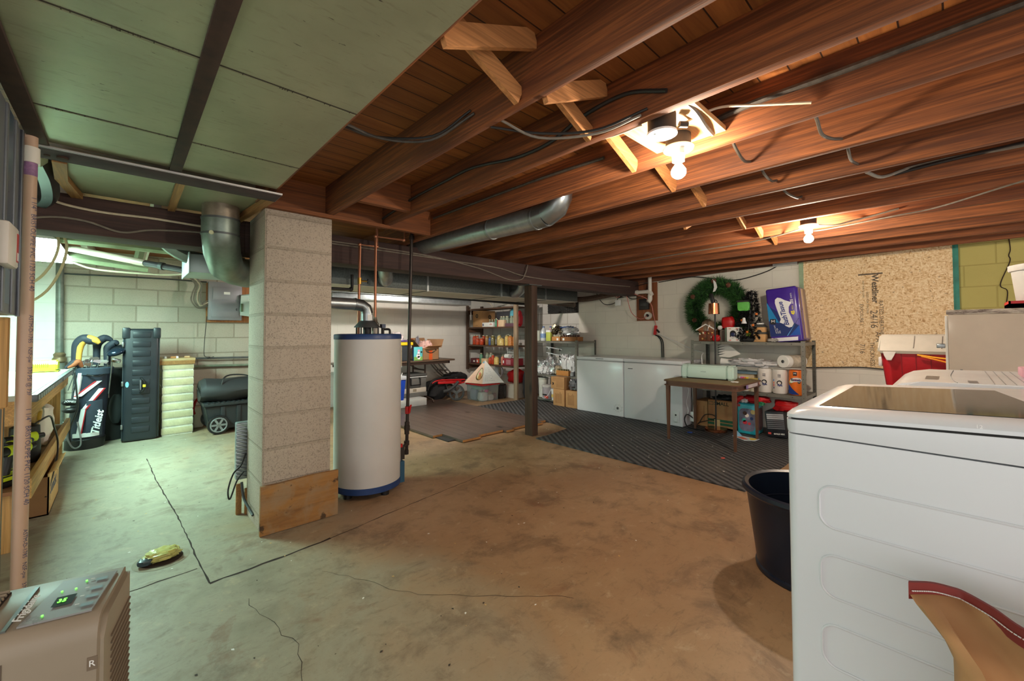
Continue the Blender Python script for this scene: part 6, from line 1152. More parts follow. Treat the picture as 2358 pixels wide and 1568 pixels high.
t = thing('tinsel_tree', 'small black tinsel tree standing in front of the right side of the wreath', 'ornament', (5.56, 1.66, T1)); m = MB(); BT_ = [mat((18, 18, 20), .4, .2, .2, 40), mat((28, 27, 30), .3, .4, .2, 40)]; m.cyl((5.47, 1.70, T1), (5.47, 1.64, 1.66), .012, BLACK)
for k in range(420):
    h = random.random() ** 1.4; z = T1 + .04 + h * .56; r = .16 * (1 - h) + .03; a = random.uniform(0, 2 * PI); d = Vector((math.cos(a), math.sin(a), .1)); needles(m, Vector((5.47 + r * .7 * d.x, 1.70 - .06 * h + r * .8 * d.y, z)), d, 8, .05, BT_, .004)
m.build('tinsel', t)
for c in ((5.35, 1.60, 1.27), (5.36, 1.72, 1.33), (5.38, 1.57, 1.40), (5.34, 1.66, 1.19)): m = MB(); m.sph(c, .016, mat((206, 110, 40), .4), 10); m.build('bauble', t)
m = MB(); m.lump((5.36, 1.70, 1.44), (.06, .13, .12), mat((96, 180, 80), .5, 0, .15), 81, .2, 3., power=.5); m.box(5.33, 5.39, 1.645, 1.765, 1.545, 1.565, INK); tag(m.build('green_ornament'), 'bright green lumpy ornament hung on the black tinsel tree', 'ornament')
m = MB(); m.lathe([(.004, .07), (.016, .05), (.02, .03), (.03, 0)], (5.32, 1.685, 1.29), WHITE, 12); m.sph((5.32, 1.685, 1.345), .017, WHITE, 10); tag(m.build('white_ornament'), 'little white bell shaped ornament on the black tinsel tree', 'ornament')
t = thing('santa_hat', 'red and white felt hat in front of the right inner edge of the wreath', 'hat', (5.5, 1.93, T1)); m = MB(); m.lump((5.52, 1.93, T1 + .14), (.10, .15, .17), RED, 82, .2, 1.6); m.build('felt', t); m = MB(); m.sph((5.47, 2.01, T1 + .17), .03, WHITE, 12); m.box(5.49, 5.55, 1.93, 2.02, T1, T1 + .145, mat((120, 110, 100), .8)); m.build('pompom', t)
t = thing('toy_house', 'brown ornamental snow dusted toy house with a dome on the metal shelf', 'ornament', (5.48, 2.15, T1)); HB = mat((120, 66, 40), .5, 0, .35, 50); m = MB(); m.box(5.41, 5.56, 2.06, 2.25, T1, T1 + .14, HB, .004); m.prism([(2.04, T1 + .135), (2.155, T1 + .21), (2.27, T1 + .135)], 0, 5.40, 5.57, mat((150, 96, 60), .5, 0, .3, 40))
for k in range(14): m.sph((5.405, 2.07 + random.uniform(0, .17), T1 + .02 + random.uniform(0, .10)), random.uniform(.008, .016), mat(random.choice([(226, 214, 190), (150, 40, 34), (60, 90, 50), (206, 160, 90)]), .5, 0, 0), 8)
m.build('house_walls', t); m = MB(); m.bar((5.395, 2.03, T1 + .14), (5.395, 2.155, T1 + .215), .012, .012, PAPER); m.bar((5.395, 2.28, T1 + .14), (5.395, 2.155, T1 + .215), .012, .012, PAPER); m.build('snow_edge', t)
m = MB(); m.lathe([(.085, .13), (.088, .19), (.07, .25), (.03, .28), (.002, .285)], (5.48, 2.155, T1), mat((130, 110, 90), .12, 0, .4, 30, coat=.6), 20); m.build('glass_dome', t)
for k in range(10): m = MB()
m = MB(); m.lump((5.40, 2.03, T1), (.05, .09, .08), RED, 84, .4, 4.); tag(m.build('red_flower'), 'small red cloth flower at the foot of the brown toy house', 'ornament')
t = thing('figurine_box', 'white window box with a dark round figure on the metal shelf', 'box', (5.42, 1.84, T1)); m = MB(); m.box(5.37, 5.48, 1.755, 1.895, T1, T1 + .175, PAPER, .002); m.box(5.368, 5.37, 1.79, 1.86, T1 + .055, T1 + .10, INK); m.cyl((5.3685, 1.825, T1 + .10), (5.37, 1.825, T1 + .10), .035, INK, seg=20); m.sph((5.368, 1.825, T1 + .085), .026, mat((40, 50, 90), .3, 0, .2), 14, (.25, 1, 1)); m.box(5.367, 5.368, 1.80, 1.85, T1 + .052, T1 + .066, mat((206, 200, 200), .5))
for y, z in ((1.86, .155), (1.78, .155), (1.86, .015), (1.78, .02)): m.box(5.3685, 5.37, y - .012, y + .012, T1 + z - .004, T1 + z + .004, mat((226, 110, 96), .6))
m.build('carton', t)
crate('small_box', 'greenish box edge beside the white window box on the metal shelf', 5.385, 5.48, 1.90, 1.925, T1, .17, mat((96, 110, 96), .6, 0, .3))
t = thing('toy_tower', 'tan two storey paper tower with a dark roof on the metal shelf', 'ornament', (5.45, 1.55, T1)); TAN = mat((206, 160, 106), .7, 0, .06); m = MB(); m.box(5.40, 5.50, 1.49, 1.61, T1, T1 + .095, TAN, .002); m.box(5.405, 5.495, 1.495, 1.605, T1 + .112, T1 + .175, TAN, .002)
m.box(5.396, 5.40, 1.54, 1.56, T1 + .03, T1 + .055, INK); m.cyl((5.396, 1.55, T1 + .055), (5.40, 1.55, T1 + .055), .01, INK); m.cyl((5.40, 1.55, T1 + .117), (5.405, 1.55, T1 + .117), .024, INK); m.build('storeys', t)
m = MB(); m.box(5.393, 5.507, 1.483, 1.617, T1 + .092, T1 + .114, mat((64, 66, 62), .7)); m.prism([(1.485, T1 + .172), (1.52, T1 + .205), (1.58, T1 + .205), (1.615, T1 + .172)], 0, 5.395, 5.505, mat((64, 66, 62), .7)); m.box(5.42, 5.48, 1.52, 1.58, T1 + .203, T1 + .222, PAPER); m.build('roof', t)
m = MB(); m.lump((5.40, 1.68, T1), (.08, .17, .07), mat((34, 36, 36), .8, 0, .3, 40), 86, .4, 5.); tag(m.build('dark_figurine'), 'dark low figurine base between the white window box and the tan tower', 'ornament'); m = MB(); m.lathe([(.02, .0), (.022, .04), (.016, .06), (.002, .085)], (5.40, 1.665, T1 + .06), mat((150, 190, 50), .5, 0, .3, 60), 10); tag(m.build('green_candle'), 'tiny lime green and orange figurine standing on the dark base', 'ornament')
m = MB(); m.box(5.36, 5.50, 1.42, 1.62, T1, T1 + .001, DULL); m.lump((5.42, 1.42, T1 + .001), (.08, .10, .04), mat((180, 176, 170), .6), 88, .4, 4.); tag(m.build('grey_trinket'), 'flat grey trinket beside the tan tower', 'ornament')

# toilet paper pack
t = thing('tissue_pack', 'large purple and blue pack of bath tissue on the metal shelf', 'tissue pack', (5.6, 1.3, T1)); FILM = mat((70, 44, 150), .25, 0, .12, 5, coat=.5); BROWNF = mat((120, 92, 96), .3, 0, .2, 8, coat=.4)
m = MB(); th = -.085; Rt = Matrix.Translation((5.6, 1.30, T1 + .002)) @ Matrix.Rotation(th, 4, 'X')
m.box(-.15, .20, -.16, .145, .0, .62, FILM, .022, Rt, 3)
m.box(-.13, .20, -.172, -.158, .02, .60, BROWNF, .006, Rt); m.box(-.05, .06, -.176, -.170, .03, .59, mat((206, 180, 150), .4, 0, .1), .003, Rt)
WP = mat((232, 232, 236), .4, 0, .03)
for k, (z, r) in enumerate(((.06, .05), (.17, .05), (.28, .048), (.40, .045))): m.sph(Rt @ Vector((-.05, .135, z)), r, WP, 14, (1.2, .6, 1.))
m.box(-.153, -.12, -.13, .12, .004, .06, WP, .008, Rt)
def decal(pts, mt, x=-.1515): m.poly([Rt @ Vector((x, y, z)) for y, z in pts], [tuple(range(len(pts)))], mt)
decal([(.142, .44), (.142, .07), (-.05, .07), (-.15, .17), (-.06, .24)], mat((24, 44, 110), .3, 0, .1, 6), -.1512); decal([(.142, .47), (.142, .25), (.04, .22)], mat((30, 130, 190), .3, 0, .05), -.1514); decal([(-.05, .07), (-.15, .07), (-.15, .18)], mat((24, 84, 180), .3), -.1516)
decal([(-.145, .25), (-.152, .255), (-.02, .068), (-.03, .068)], mat((90, 160, 220), .3), -.1518)
decal([(.06, .45), (.055, .49), (.03, .51), (.00, .50), (-.04, .47), (-.10, .44), (-.07, .39), (-.065, .33), (-.085, .26), (-.10, .20), (-.08, .165), (-.05, .16), (-.02, .18), (.00, .205), (.035, .225), (.02, .26), (.035, .32), (.05, .39)], WP, -.1522)
BLT = mat((30, 50, 130), .4); up_ = Rt.to_3x3() @ Vector((0, .16, 1)); sd = Rt.to_3x3() @ Vector((0, 1, -.16))
m.text('BathTissue', Rt @ Vector((-.1535, -.035, .185)), up_, sd, .068, BLT, .0004, bold=.0018, shear=.2, sx=.92)
m.text('45', Rt @ Vector((-.1535, -.105, .30)), (Rt.to_3x3() @ Vector((0, 0, 1))), (Rt.to_3x3() @ Vector((0, 1, 0))), .045, mat((240, 220, 40), .4), .0004, bold=.002); m.text('MEGA', Rt @ Vector((-.1535, -.105, .355)), Rt.to_3x3() @ Vector((0, 0, 1)), Rt.to_3x3() @ Vector((0, 1, 0)), .018, mat((240, 220, 40), .4), .0004)
m.text('235', Rt @ Vector((-.1535, -.105, .42)), (Rt.to_3x3() @ Vector((0, 0, 1))), (Rt.to_3x3() @ Vector((0, 1, 0))), .036, WP, .0004, bold=.001); m.text('SHEETS', Rt @ Vector((-.1535, -.105, .485)), Rt.to_3x3() @ Vector((0, 0, 1)), Rt.to_3x3() @ Vector((0, 1, 0)), .018, WP, .0004)
for k, s_ in enumerate(('SEPTIC SAFE', 'SOFTER', 'FEEL')): m.text(s_, Rt @ Vector((-.1535, .075 - k * .018, .10)), up_, sd, .018, WP, .0003, shear=.2)
def mlogo(m, c, h, X=Vector((-1, 0, 0)), rot=False):
    c = Vector(c); m.obox(c, (.002, h, h * 1.1), INK)
    for s in (-1, 1): m.obox(c + Vector((-.0015, s * h * .25, h * .1)), (.001, h * .09, h * .55), WP); m.obox(c + Vector((-.0015, s * h * .12, h * .15)), (.001, h * .09, h * .36), WP, (s * -.6, 0, 0))
mlogo(m, Rt @ Vector((-.153, .10, .24)), .055)
m.build('wrapper', t)

# middle shelf
WPK = mat((230, 226, 220), .5, 0, .05, 5)
def rollpack(lab, y, mt, deco, h=.275, r=.074, x=5.40):
    t = thing('paper_towel_pack', lab, 'paper towels', (x, y, T2), 'paper towels on the middle shelf'); m = MB(); m.lathe([(r * .9, .002), (r, .02), (r, h - .03), (r * .92, h - .005), (r * .3, h)], (x, y, T2), mt, 24); deco(m, x - r, y); m.build('wrapped_roll', t)
    return t
def whitedeco(m, x, y):
    for k, c in enumerate(((40, 130, 200), (230, 110, 60), (210, 40, 50), (30, 40, 100))): m.obox((x + .012, y + .045, T2 + .15 - k * .028), (.008, .006, .02), mat(c, .5, 0, 0))
    m.cyl((x + .004, y - .012, T2 + .125), (x - .002, y - .012, T2 + .125), .026, INK, seg=20); m.cyl((x + .003, y - .012, T2 + .122), (x - .003, y - .012, T2 + .122), .017, WPK, seg=20); m.text('Spk', (x - .004, y + .008, T2 + .10), (0, -1, 0), (0, 0, 1), .034, mat((40, 60, 130), .5), .0005, bold=.001)
    for k in range(3): m.obox((x + .002, y - .01, T2 + .19 + k * .012), (.004, .03, .006), mat((60, 60, 70), .5))
rollpack('left white wrapped paper towel roll on the middle shelf', 1.50, WPK, whitedeco); rollpack('second white wrapped paper towel roll on the middle shelf', 1.35, WPK, whitedeco)
ORG_ = mat((236, 118, 34), .4, 0, .04)
def orangedeco(m, x, y):
    def P(pts, mt, d): m.poly([Vector((x + (abs(q) / .074) ** 2 * .022 - d, y - q, T2 + z)) for q, z in pts], [tuple(range(len(pts)))], mt)
    P([(-.062, .02), (-.062, .12), (-.03, .075), (.0, .045), (.035, .012), (-.03, .008)], mat((30, 60, 140), .4), .004)
    P([(-.05, .14), (-.045, .165), (-.02, .19), (.02, .195), (.05, .19), (.06, .165), (.045, .145), (.02, .15), (-.01, .145), (-.03, .135)], WPK, .006); P([(-.055, .135), (-.05, .16), (-.03, .185), (-.02, .16), (-.03, .13)], mat((150, 200, 70), .4), .005)
    m.text('Towels', (x - .010, y + .042, T2 + .170), (0, -1, 0), (0, 0, 1), .032, BLT, .0005, bold=.0012, shear=.2); m.cyl((x + .006, y - .035, T2 + .145), (x + .002, y - .035, T2 + .145), .014, mat((70, 66, 64), .5), seg=14); mlogo(m, (x - .002, y, T2 + .235), .036)
rollpack('orange and blue wrapped paper towel roll at the right end of the middle shelf', 1.19, ORG_, orangedeco)
m = MB(); m.lump((5.43, 1.27, .776), (.17, .40, .012), mat((226, 224, 220), .4), 3, .05, 2.); tag(m.build('plastic_wrap'), 'thin clear wrap across the tops of the paper towel rolls', 'wrap')
t = thing('paper_roll', 'loose paper towel roll lying on top of the wrapped rolls', 'paper towels', (5.45, 1.27, .79)); m = MB(); a = Vector((5.34, 1.305, .862)); b_ = Vector((5.60, 1.19, .862)); d = (b_ - a).normalized(); m.loft([m.ring(a, d, .018, 28), m.ring(a, d, .066, 28), m.ring(a + d * .004, d, .07, 28), m.ring(b_, d, .07, 28), m.ring(b_, d, .018, 28)], PAPER, caps=False); m.loft([m.ring(a + d * .02, d, .019, 20), m.ring(b_, d, .019, 20)], mat((130, 130, 136), .7)); m.build('roll', t); m = MB(); m.loft([m.ring(a + d * .07, d, .0715, 28), m.ring(b_ - d * .01, d, .0715, 28)], mat((180, 168, 150), .4, 0, .35, 20), caps=False); m.build('printed_wrapper', t)
m = MB(); m.lump((5.46, 1.66, .775), (.22, .46, .09), mat((206, 206, 208), .5, 0, .06), 92, .6, 4., 30); tag(m.build('crumpled_wrap'), 'crumpled pale plastic sheet on the middle shelf behind the mint green machine', 'plastic sheet')
m = MB(); m.tube([(5.40, 1.98, .83), (5.42, 1.86, .82), (5.45, 1.72, .80)], [.04, .036, .028], PAPER, 16); tag(m.build('rolled_paper'), 'white rolled paper end behind the mint green machine', 'paper')
t = thing('paper_fan', 'white pleated paper star hanging below the top of the metal shelf', 'paper decoration', (5.5, 1.9, .87)); m = MB()
m.poly([Vector((5.46, 2.02, 1.04)), Vector((5.46, 1.91, 1.035)), Vector((5.46, 1.77, .925)), Vector((5.46, 1.90, .875)), Vector((5.46, 2.02, .885))], [(0, 1, 2, 3, 4)], WPK); m.build('sheet', t); m = MB()
for k in range(5): z = .90 + k * .03; m.poly([Vector((5.445, 2.03, z)), Vector((5.44, 1.94, z + .028)), Vector((5.45, 2.035, z + .012))], [(0, 1, 2)], DULL); 
m.build('pleats', t)
m = MB(); m.box(5.36, 5.56, 1.60, 1.92, T2, T2 + .20, mat((196, 180, 150), .7, 0, .1)); tag(m.build('open_bin'), 'tan low bin behind the mint green machine on the middle shelf', 'bin')
crate('card_box', 'pink and yellow striped card box on the middle shelf', 5.33, 5.36, 1.66, 1.76, T2 + .20 - .2, .17, PAPER, lambda m: [m.prism([(1.755 - k * .022, T2 + .09), (1.735 - k * .022, T2 + .09), (1.715 - k * .022, T2 + .165), (1.735 - k * .022, T2 + .165)], 0, 5.3285, 5.33, mat(c, .5, 0, 0)) for k, c in enumerate(((226, 110, 190), (236, 90, 130), (240, 150, 40), (244, 220, 60)))])
m = MB(); m.lathe([(.046, 0), (.046, .13), (.043, .135)], (5.375, 1.60, T2), mat((224, 218, 200), .4, 0, .03), 20); m.lathe([(.048, .125), (.048, .15), (.04, .152)], (5.375, 1.60, T2), mat((226, 206, 110), .4, 0, .03), 20); tag(m.build('round_tub'), 'round white tub with a yellow lid on the middle shelf', 'tub'); m = MB(); m.box(5.34, 5.56, 1.57, 1.95, .70, .722, mat((110, 140, 156), .5, 0, .1)); tag(m.build('blue_folder'), 'blue grey flat folder lying on the tan bin', 'folder')

# below the shelf
t = thing('moving_box', 'open brown moving box printed SMALL with a green band under the metal shelf', 'box', (5.5, 1.96, .032)); MV = mat((176, 128, 84), .8, 0, .07); GRB = mat((30, 96, 66), .7, 0, .06); m = MB()
for a in ((5.315, 5.321, 1.815, 2.115), (5.65, 5.656, 1.815, 2.115), (5.315, 5.656, 1.815, 1.821), (5.315, 5.656, 2.109, 2.115)): m.box(*a, .014, .345, MV)
m.box(5.315, 5.656, 1.815, 2.115, .014, .03, MV); m.box(5.3142, 5.3152, 1.815, 2.115, .055, .085, GRB); m.box(5.3142, 5.3152, 1.815, 2.115, .095, .125, GRB); m.box(5.3138, 5.3142, 1.97, 2.035, .02, .12, mat((206, 176, 126), .6)); m.text('SMALL', (5.3140, 2.035, .315), (0, -1, 0), (0, 0, 1), .058, mat((34, 46, 34), .8), .0005, bold=.0008)
for z in (.295, .33): m.box(5.3142, 5.3152, 2.045, 2.10, z, z + .004, GRB)
for y in (2.045, 2.097): m.box(5.3142, 5.3152, y, y + .004, .295, .334, GRB)
m.build('box_body', t); m = MB(); m.bar((5.318, 1.96, .345), (5.30, 1.96, .36), .29, .004, MV); m.build('flap', t)
m = MB(); m.lump((5.48, 1.96, .30), (.28, .27, .10), mat((30, 30, 30), .6, 0, .2), 95, .4, 4.); tag(m.build('dark_bundle'), 'dark bundle of stuff in the open moving box', 'bundle')
carton('plain brown box left of the moving box under the metal shelf', 5.33, 5.64, 2.122, 2.28, .014, .325, 2); 
t = thing('nappy_pack', 'turquoise plastic pack with a colourful cartoon print under the metal shelf', 'package', (5.37, 1.65, .0125)); TQ = mat((46, 176, 196), .3, 0, .1, 20, coat=.3); m = MB(); m.box(5.25, 5.48, 1.545, 1.755, .013, .365, TQ, .02, None, 3); GP = mat((120, 116, 140), .5, 0, .3, 16)
m.poly([Vector((5.2485, 1.65 + .085 * math.copysign(abs(math.cos(a)) ** .5, math.cos(a)), .18 + .13 * math.copysign(abs(math.sin(a)) ** .5, math.sin(a)))) for a in [k * 2 * PI / 24 for k in range(24)]], [tuple(range(24))], GP)
m.poly([Vector((5.36 + .085 * math.copysign(abs(math.cos(a)) ** .5, math.cos(a)), 1.5435, .19 + .13 * math.copysign(abs(math.sin(a)) ** .5, math.sin(a)))) for a in [k * 2 * PI / 24 for k in range(24)]], [tuple(range(24))], mat((110, 84, 90), .5, 0, .4, 20))
for c, y, z, r in (((200, 40, 60), 1.67, .15, .024), ((60, 160, 150), 1.68, .175, .022), ((240, 220, 210), 1.65, .23, .022), ((90, 50, 40), 1.67, .255, .022), ((40, 60, 120), 1.60, .20, .018), ((206, 180, 120), 1.585, .275, .026), ((200, 50, 60), 1.625, .14, .016), ((170, 60, 60), 1.735, .34, .018)): m.cyl((5.2490, y, z), (5.2475, y, z), r, mat(c, .5, 0, .1), seg=14)
m.build('pack', t)
t = thing('holiday_stocking', 'crumpled red cloth with white and green trim on the turquoise pack', 'cloth', (5.4, 1.58, .366)); m = MB(); m.lump((5.40, 1.60, .366), (.20, .30, .08), mat((206, 26, 36), .6, 0, .12), 97, .25, 1.9, 28); m.build('red_cloth', t); m = MB(); m.lump((5.31, 1.70, .366), (.08, .10, .05), WHITE, 98, .4, 3.); m.build('white_trim', t); m = MB(); m.lump((5.31, 1.53, .355), (.07, .09, .04), mat((30, 120, 80), .6), 99, .4, 3.); m.build('green_trim', t); m = MB(); m.tube([(5.27, 1.76, .37), (5.255, 1.745, .40), (5.262, 1.72, .425), (5.27, 1.69, .43)], [.02, .028, .026, .02], RED, 12); m.build('red_toe', t)
t = thing('sports_box', 'tilted black box with grey print lines behind the washing machine', 'box', (5.42, 1.36, .013)); m = MB(); Rb = Matrix.Translation((5.40, 1.37, .0135)) @ Matrix.Rotation(-.10, 4, 'X'); m.box(-.10, .14, -.10, .085, .012, .29, mat((26, 26, 34), .5, 0, .1), .002, Rb); LG = mat((176, 176, 180), .6); 
for k in range(8): z = .10 + k * .021; m.box(-.1012, -.10, -.095, .075 if k < 5 else .07, z, z + (.012 if k < 5 else .017), LG if k > 4 else mat((110, 110, 116), .6), 0, Rb)
m.text('GOLD MIX', Rb @ Vector((-.1015, .02, .045)), Rb.to_3x3() @ Vector((0, -1, 0)), Rb.to_3x3() @ Vector((0, 0, 1)), .022, PAPER, .0004, bold=.0008); m.obox(Rb @ Vector((-.1012, .06, .05)), (.001, .03, .022), mat((206, 70, 60), .5)); m.build('box_body', t)
m = MB(); m.lump((5.42, 1.30, .30), (.2, .24, .12), RED, 101, .28, 2.); tag(m.build('red_hat'), 'red and white knitted thing on top of the tilted black box', 'cloth')

# ================================================================== card table with the cutting machine, floor lamp
TBR = mat((100, 66, 48), .45, .2, .1, 14); TTOP = mat((124, 106, 70), .6, 0, .12, 16)
t = thing('card_table', 'small brown metal card table in front of the right freezer', 'table', (4.77, 1.83, .013)); m = MB()
def rrect(x0, x1, y0, y1, r, n=5):
    out = []
    for cx, cy, a0 in ((x1 - r, y1 - r, 0), (x0 + r, y1 - r, PI / 2), (x0 + r, y0 + r, PI), (x1 - r, y0 + r, 1.5 * PI)): out += [(cx + r * math.cos(a0 + k * PI / 2 / n), cy + r * math.sin(a0 + k * PI / 2 / n)) for k in range(n + 1)]
    return out
m.prism(rrect(4.385, 5.115, 1.455, 2.225, .06), 2, .658, .668, TTOP); m.build('table_top', t); m = MB(); m.prism(rrect(4.375, 5.125, 1.445, 2.235, .065), 2, .652, .664, TBR, .002); m.prism(rrect(4.395, 5.105, 1.465, 2.215, .055), 2, .612, .654, TBR); m.prism(rrect(4.38, 5.12, 1.45, 2.23, .06), 2, .606, .614, TBR); ap_ = m.build('apron', t)
for x, y in ((4.425, 2.185), (4.41, 1.495), (5.09, 1.50), (5.09, 2.175)):
    m = MB(); m.loft([[Vector((x + a * .019, y + b * .019, .61)) for a, b in ((-1, -1), (1, -1), (1, 1), (-1, 1))], [Vector((x + a * .011, y + b * .011, .013)) for a, b in ((-1, -1), (1, -1), (1, 1), (-1, 1))]], TBR); m.build('leg', t)
m = MB(); m.box(4.66, 4.95, 1.4455, 1.4475, .617, .652, mat((196, 186, 190), .5, 0, .1)); m.box(4.60, 4.66, 1.4455, 1.4475, .615, .652, mat((130, 110, 170), .5)); m.build('tape_strip', ap_)['label'] = 'pale tape strip on the right edge'
MINT = mat((190, 216, 206), .32, 0, .02, 4); t = thing('cutting_machine', 'mint green craft cutting machine on the little brown table', 'cutting machine', (4.83, 1.90, .668)); MTt = Matrix.Translation((4.805, 1.895, .668)) @ Matrix.Rotation(.10, 4, 'Z')
def mprism(m, prof, y0, y1, mt, bev): 
    n0 = len(m.bm.verts); m.prism(prof, 1, y0, y1, mt, bev); m.bm.verts.ensure_lookup_table()
    for v in m.bm.verts[n0:]: v.co = MTt @ v.co
m = MB(); mprism(m, [(-.085, .012), (-.095, .03), (-.095, .10), (-.085, .135), (-.06, .155), (.07, .158), (.085, .15), (.085, .012)], -.20, .20, MINT, .004); m.text('cricut', MTt @ Vector((-.0955, .03, .085)), MTt.to_3x3() @ Vector((0, -1, 0)), (0, 0, 1), .024, mat((90, 120, 120), .5), .0004, align='CENTER'); m.build('lid', t)
for s in (-1, 1):
    m = MB(); mprism(m, [(-.08, .0), (-.095, .02), (-.097, .10), (-.087, .137), (-.06, .157), (.07, .16), (.088, .15), (.088, .0)], min(s * .202, s * .275), max(s * .202, s * .275), MINT, .016); m.build('end_cap', t)
m = MB(); mprism(m, [(-.07, .002), (-.07, .02), (.08, .02), (.08, .002)], -.20, .20, INK, 0); m.build('slot', t)
m = MB(); m.lump((4.62, 1.56, .669), (.05, .07, .012), PAPER, 3, .4, 3.); tag(m.build('paper_scrap'), 'small white scrap by the right end of the mint green machine', 'scrap')
LCOP = mat((206, 126, 88), .2, 1., .06, 60); t = thing('floor_lamp', 'copper and black floor lamp standing behind the little brown table', 'lamp', (5.175, 1.965, .013)); LX_, LY_ = 5.175, 1.965
m = MB(); m.lathe([(.118, .013), (.122, .016), (.122, .042), (.118, .046), (.01, .046)], (LX_, LY_, 0), LCOP, 40); m.build('base', t); m = MB(); m.cyl((LX_, LY_, .044), (LX_ + .01, LY_ - .005, 1.50), .0085, BLACK, seg=12); m.build('pole', t)
m = MB(); m.lathe([(.060, 1.405), (.062, 1.407), (.057, 1.535), (.02, 1.54)], (LX_ - .01, LY_, 0), LCOP, 28, caps=False); m.lathe([(.06, 1.405), (.055, 1.41), (.05, 1.53)], (LX_ - .01, LY_, 0), WHITE, 28, caps=False); m.build('shade', t); m = MB(); m.bar((LX_ - .01, LY_, 1.53), (LX_ - .01, LY_ + .035, 1.655), .045, .045, BLACK, bev=.012); m.tube([(LX_ + .01, LY_ - .02, 1.50), (LX_ + .005, LY_ - .03, 1.56), (LX_, LY_ - .01, 1.58)], .007, BLACK); m.build('socket', t)
t = thing('power_adapter', 'white power adapter brick hanging beside the right freezer', 'adapter', (5.2, 2.24, .10)); m = MB(); m.box(5.17, 5.215, 2.21, 2.275, .08, .20, WHITE, .006); m.build('brick', t); m = MB(); m.tube([(5.19, 2.24, .20), (5.19, 2.235, .30), (5.19, 2.24, .40), (5.2, 2.25, .60)], .005, WHITE); m.build('plug_lead', t)
cable('white_lead', 'wavy white cord hanging between the freezer and the card table leg', [(5.16, 2.30, .61), (5.15, 2.31, .54), (5.15, 2.275, .47), (5.15, 2.29, .38), (5.14, 2.30, .30), (5.14, 2.28, .22), (5.14, 2.295, .15)], .0055, WHITE, 'cord')
cable('black_lead', 'black cord looped on the mat beside the right freezer', [(5.20, 2.22, .10), (5.12, 2.28, .17), (5.10, 2.31, .12), (5.11, 2.30, .05), (5.08, 2.25, .022), (5.06, 2.15, .02), (5.05, 2.05, .02)], .007, BLACK, 'cord'); cable('black_lead', 'loose black cord under the card table across the brown boxes', [(5.25, 2.20, .05), (5.27, 2.14, .16), (5.27, 2.05, .18), (5.26, 2.0, .15), (5.27, 2.10, .10), (5.25, 2.2, .06), (5.15, 2.18, .03)], .005, BLACK, 'cord')
for lab, p, s, c in (('small blue scrap on the rubber mat by the card table leg', (4.86, 2.14, .0125), (.07, .05, .01), (50, 90, 180)), ('red scrap on the rubber mat', (4.1, 1.5, .0125), (.05, .03, .008), (200, 90, 80))):
    m = MB(); m.lump(p, s, mat(c, .6), 5, .3, 3.); tag(m.build('scrap'), lab, 'scrap')
t = thing('leaflet', 'colourful crumpled leaflet lying on the rubber mat by the card table', 'paper', (5.04, 1.59, .0125)); m = MB(); m.prism([(4.93, 1.58), (5.05, 1.74), (5.12, 1.66), (5.10, 1.48), (5.0, 1.49)], 2, .013, .017, mat((206, 216, 220), .6, 0, .15, 20)); m.poly([Vector(v) for v in ((4.98, 1.53, .0185), (5.02, 1.50, .0185), (5.09, 1.50, .0185), (5.08, 1.58, .0185))], [(0, 1, 2, 3)], mat((236, 206, 80), .6)); m.poly([Vector(v) for v in ((4.96, 1.60, .0185), (5.0, 1.56, .0185), (5.06, 1.64, .0185), (5.03, 1.69, .0185))], [(0, 1, 2, 3)], mat((220, 110, 80), .6)); m.build('sheet', t); m = MB(); m.poly([Vector(v) for v in ((5.05, 1.74, .017), (5.12, 1.66, .017), (5.11, 1.71, .07))], [(0, 1, 2)], mat((120, 170, 200), .6)); m.build('folded_corner', t)

# ================================================================== right foreground: washer, dryer, tub, feed bag, cooler, cabinet
WG = mat((226, 229, 234), .22, 0, .01, 3, coat=.3)
t = thing('washing_machine', 'white top loading washing machine with a grey glass lid in the right foreground', 'washing machine', (1.56, -.05, 0)); m = MB(); m.loft([[Vector((x, y, z)) for x, y in rrect(1.22, 1.905, -.42, .294, .022)] for z in (.02, .944)], WG)
def bead(m, y0, y1, z0, z1, r=.03):
    pts = [(1.2195, y, z) for y, z in rrect(y0, y1, z0, z1, r, 6)]; pts.append(pts[0]); m.tube(pts, .0032, WG, 6, smooth=False, caps=False)
for k in range(5): z = .835 - k * .1605; bead(m, -.36, .228, z - .098, z)
for x in (1.26, 1.86):
    for y in (.25, -.38): m.cyl((x, y, 0), (x, y, .022), .025, BLACK)
m.build('cabinet', t)
def slope(y): return (.294 - y) * .049
def lidring(ix, y0, y1, r, z, k=1.): return [Vector((x, y, z + slope(y) * k)) for x, y in rrect(1.22 + ix, 1.905 - ix, y0, y1, r)]
m = MB(); m.loft([lidring(.0, -.42, .294, .022, .9475, 0), lidring(-.001, -.42, .296, .024, .956, 0), lidring(-.001, -.42, .297, .026, .979)], WG); m.build('top_frame', t)
m = MB(); m.loft([lidring(.004, -.42, .288, .022, .977), lidring(.004, -.42, .288, .022, .984)], INK, caps=False); m.loft([lidring(.0, -.42, .297, .026, .984), lidring(-.001, -.42, .297, .03, .992), lidring(.004, -.42, .288, .034, 1.001), lidring(.016, -.42, .268, .034, 1.008), lidring(.034, -.42, .244, .03, 1.0118)], WG); m.text('12', (1.2195, -.025, 1.012), (0, -1, 0), (0, 0, 1), .01, mat((250, 250, 250), .4), .0003); lf = m.build('lid_frame', t)
def glassmat():
    g = NT('smudged_glass'); v = g.coord((1, 6, 1)); n_ = g.noise(v, 5, 6, .7, .5); g.set(Base_Color=g.mix(g.ramp(n_, [(.35, 0.), (.7, 1.)]), lin((26, 26, 27)), lin((52, 52, 52))), Roughness=g.math('ADD', g.math('MULTIPLY', n_, .10), .03), Specular_IOR_Level=.15); return g.m
def lz(y): return 1.0118 + slope(y) + .0012
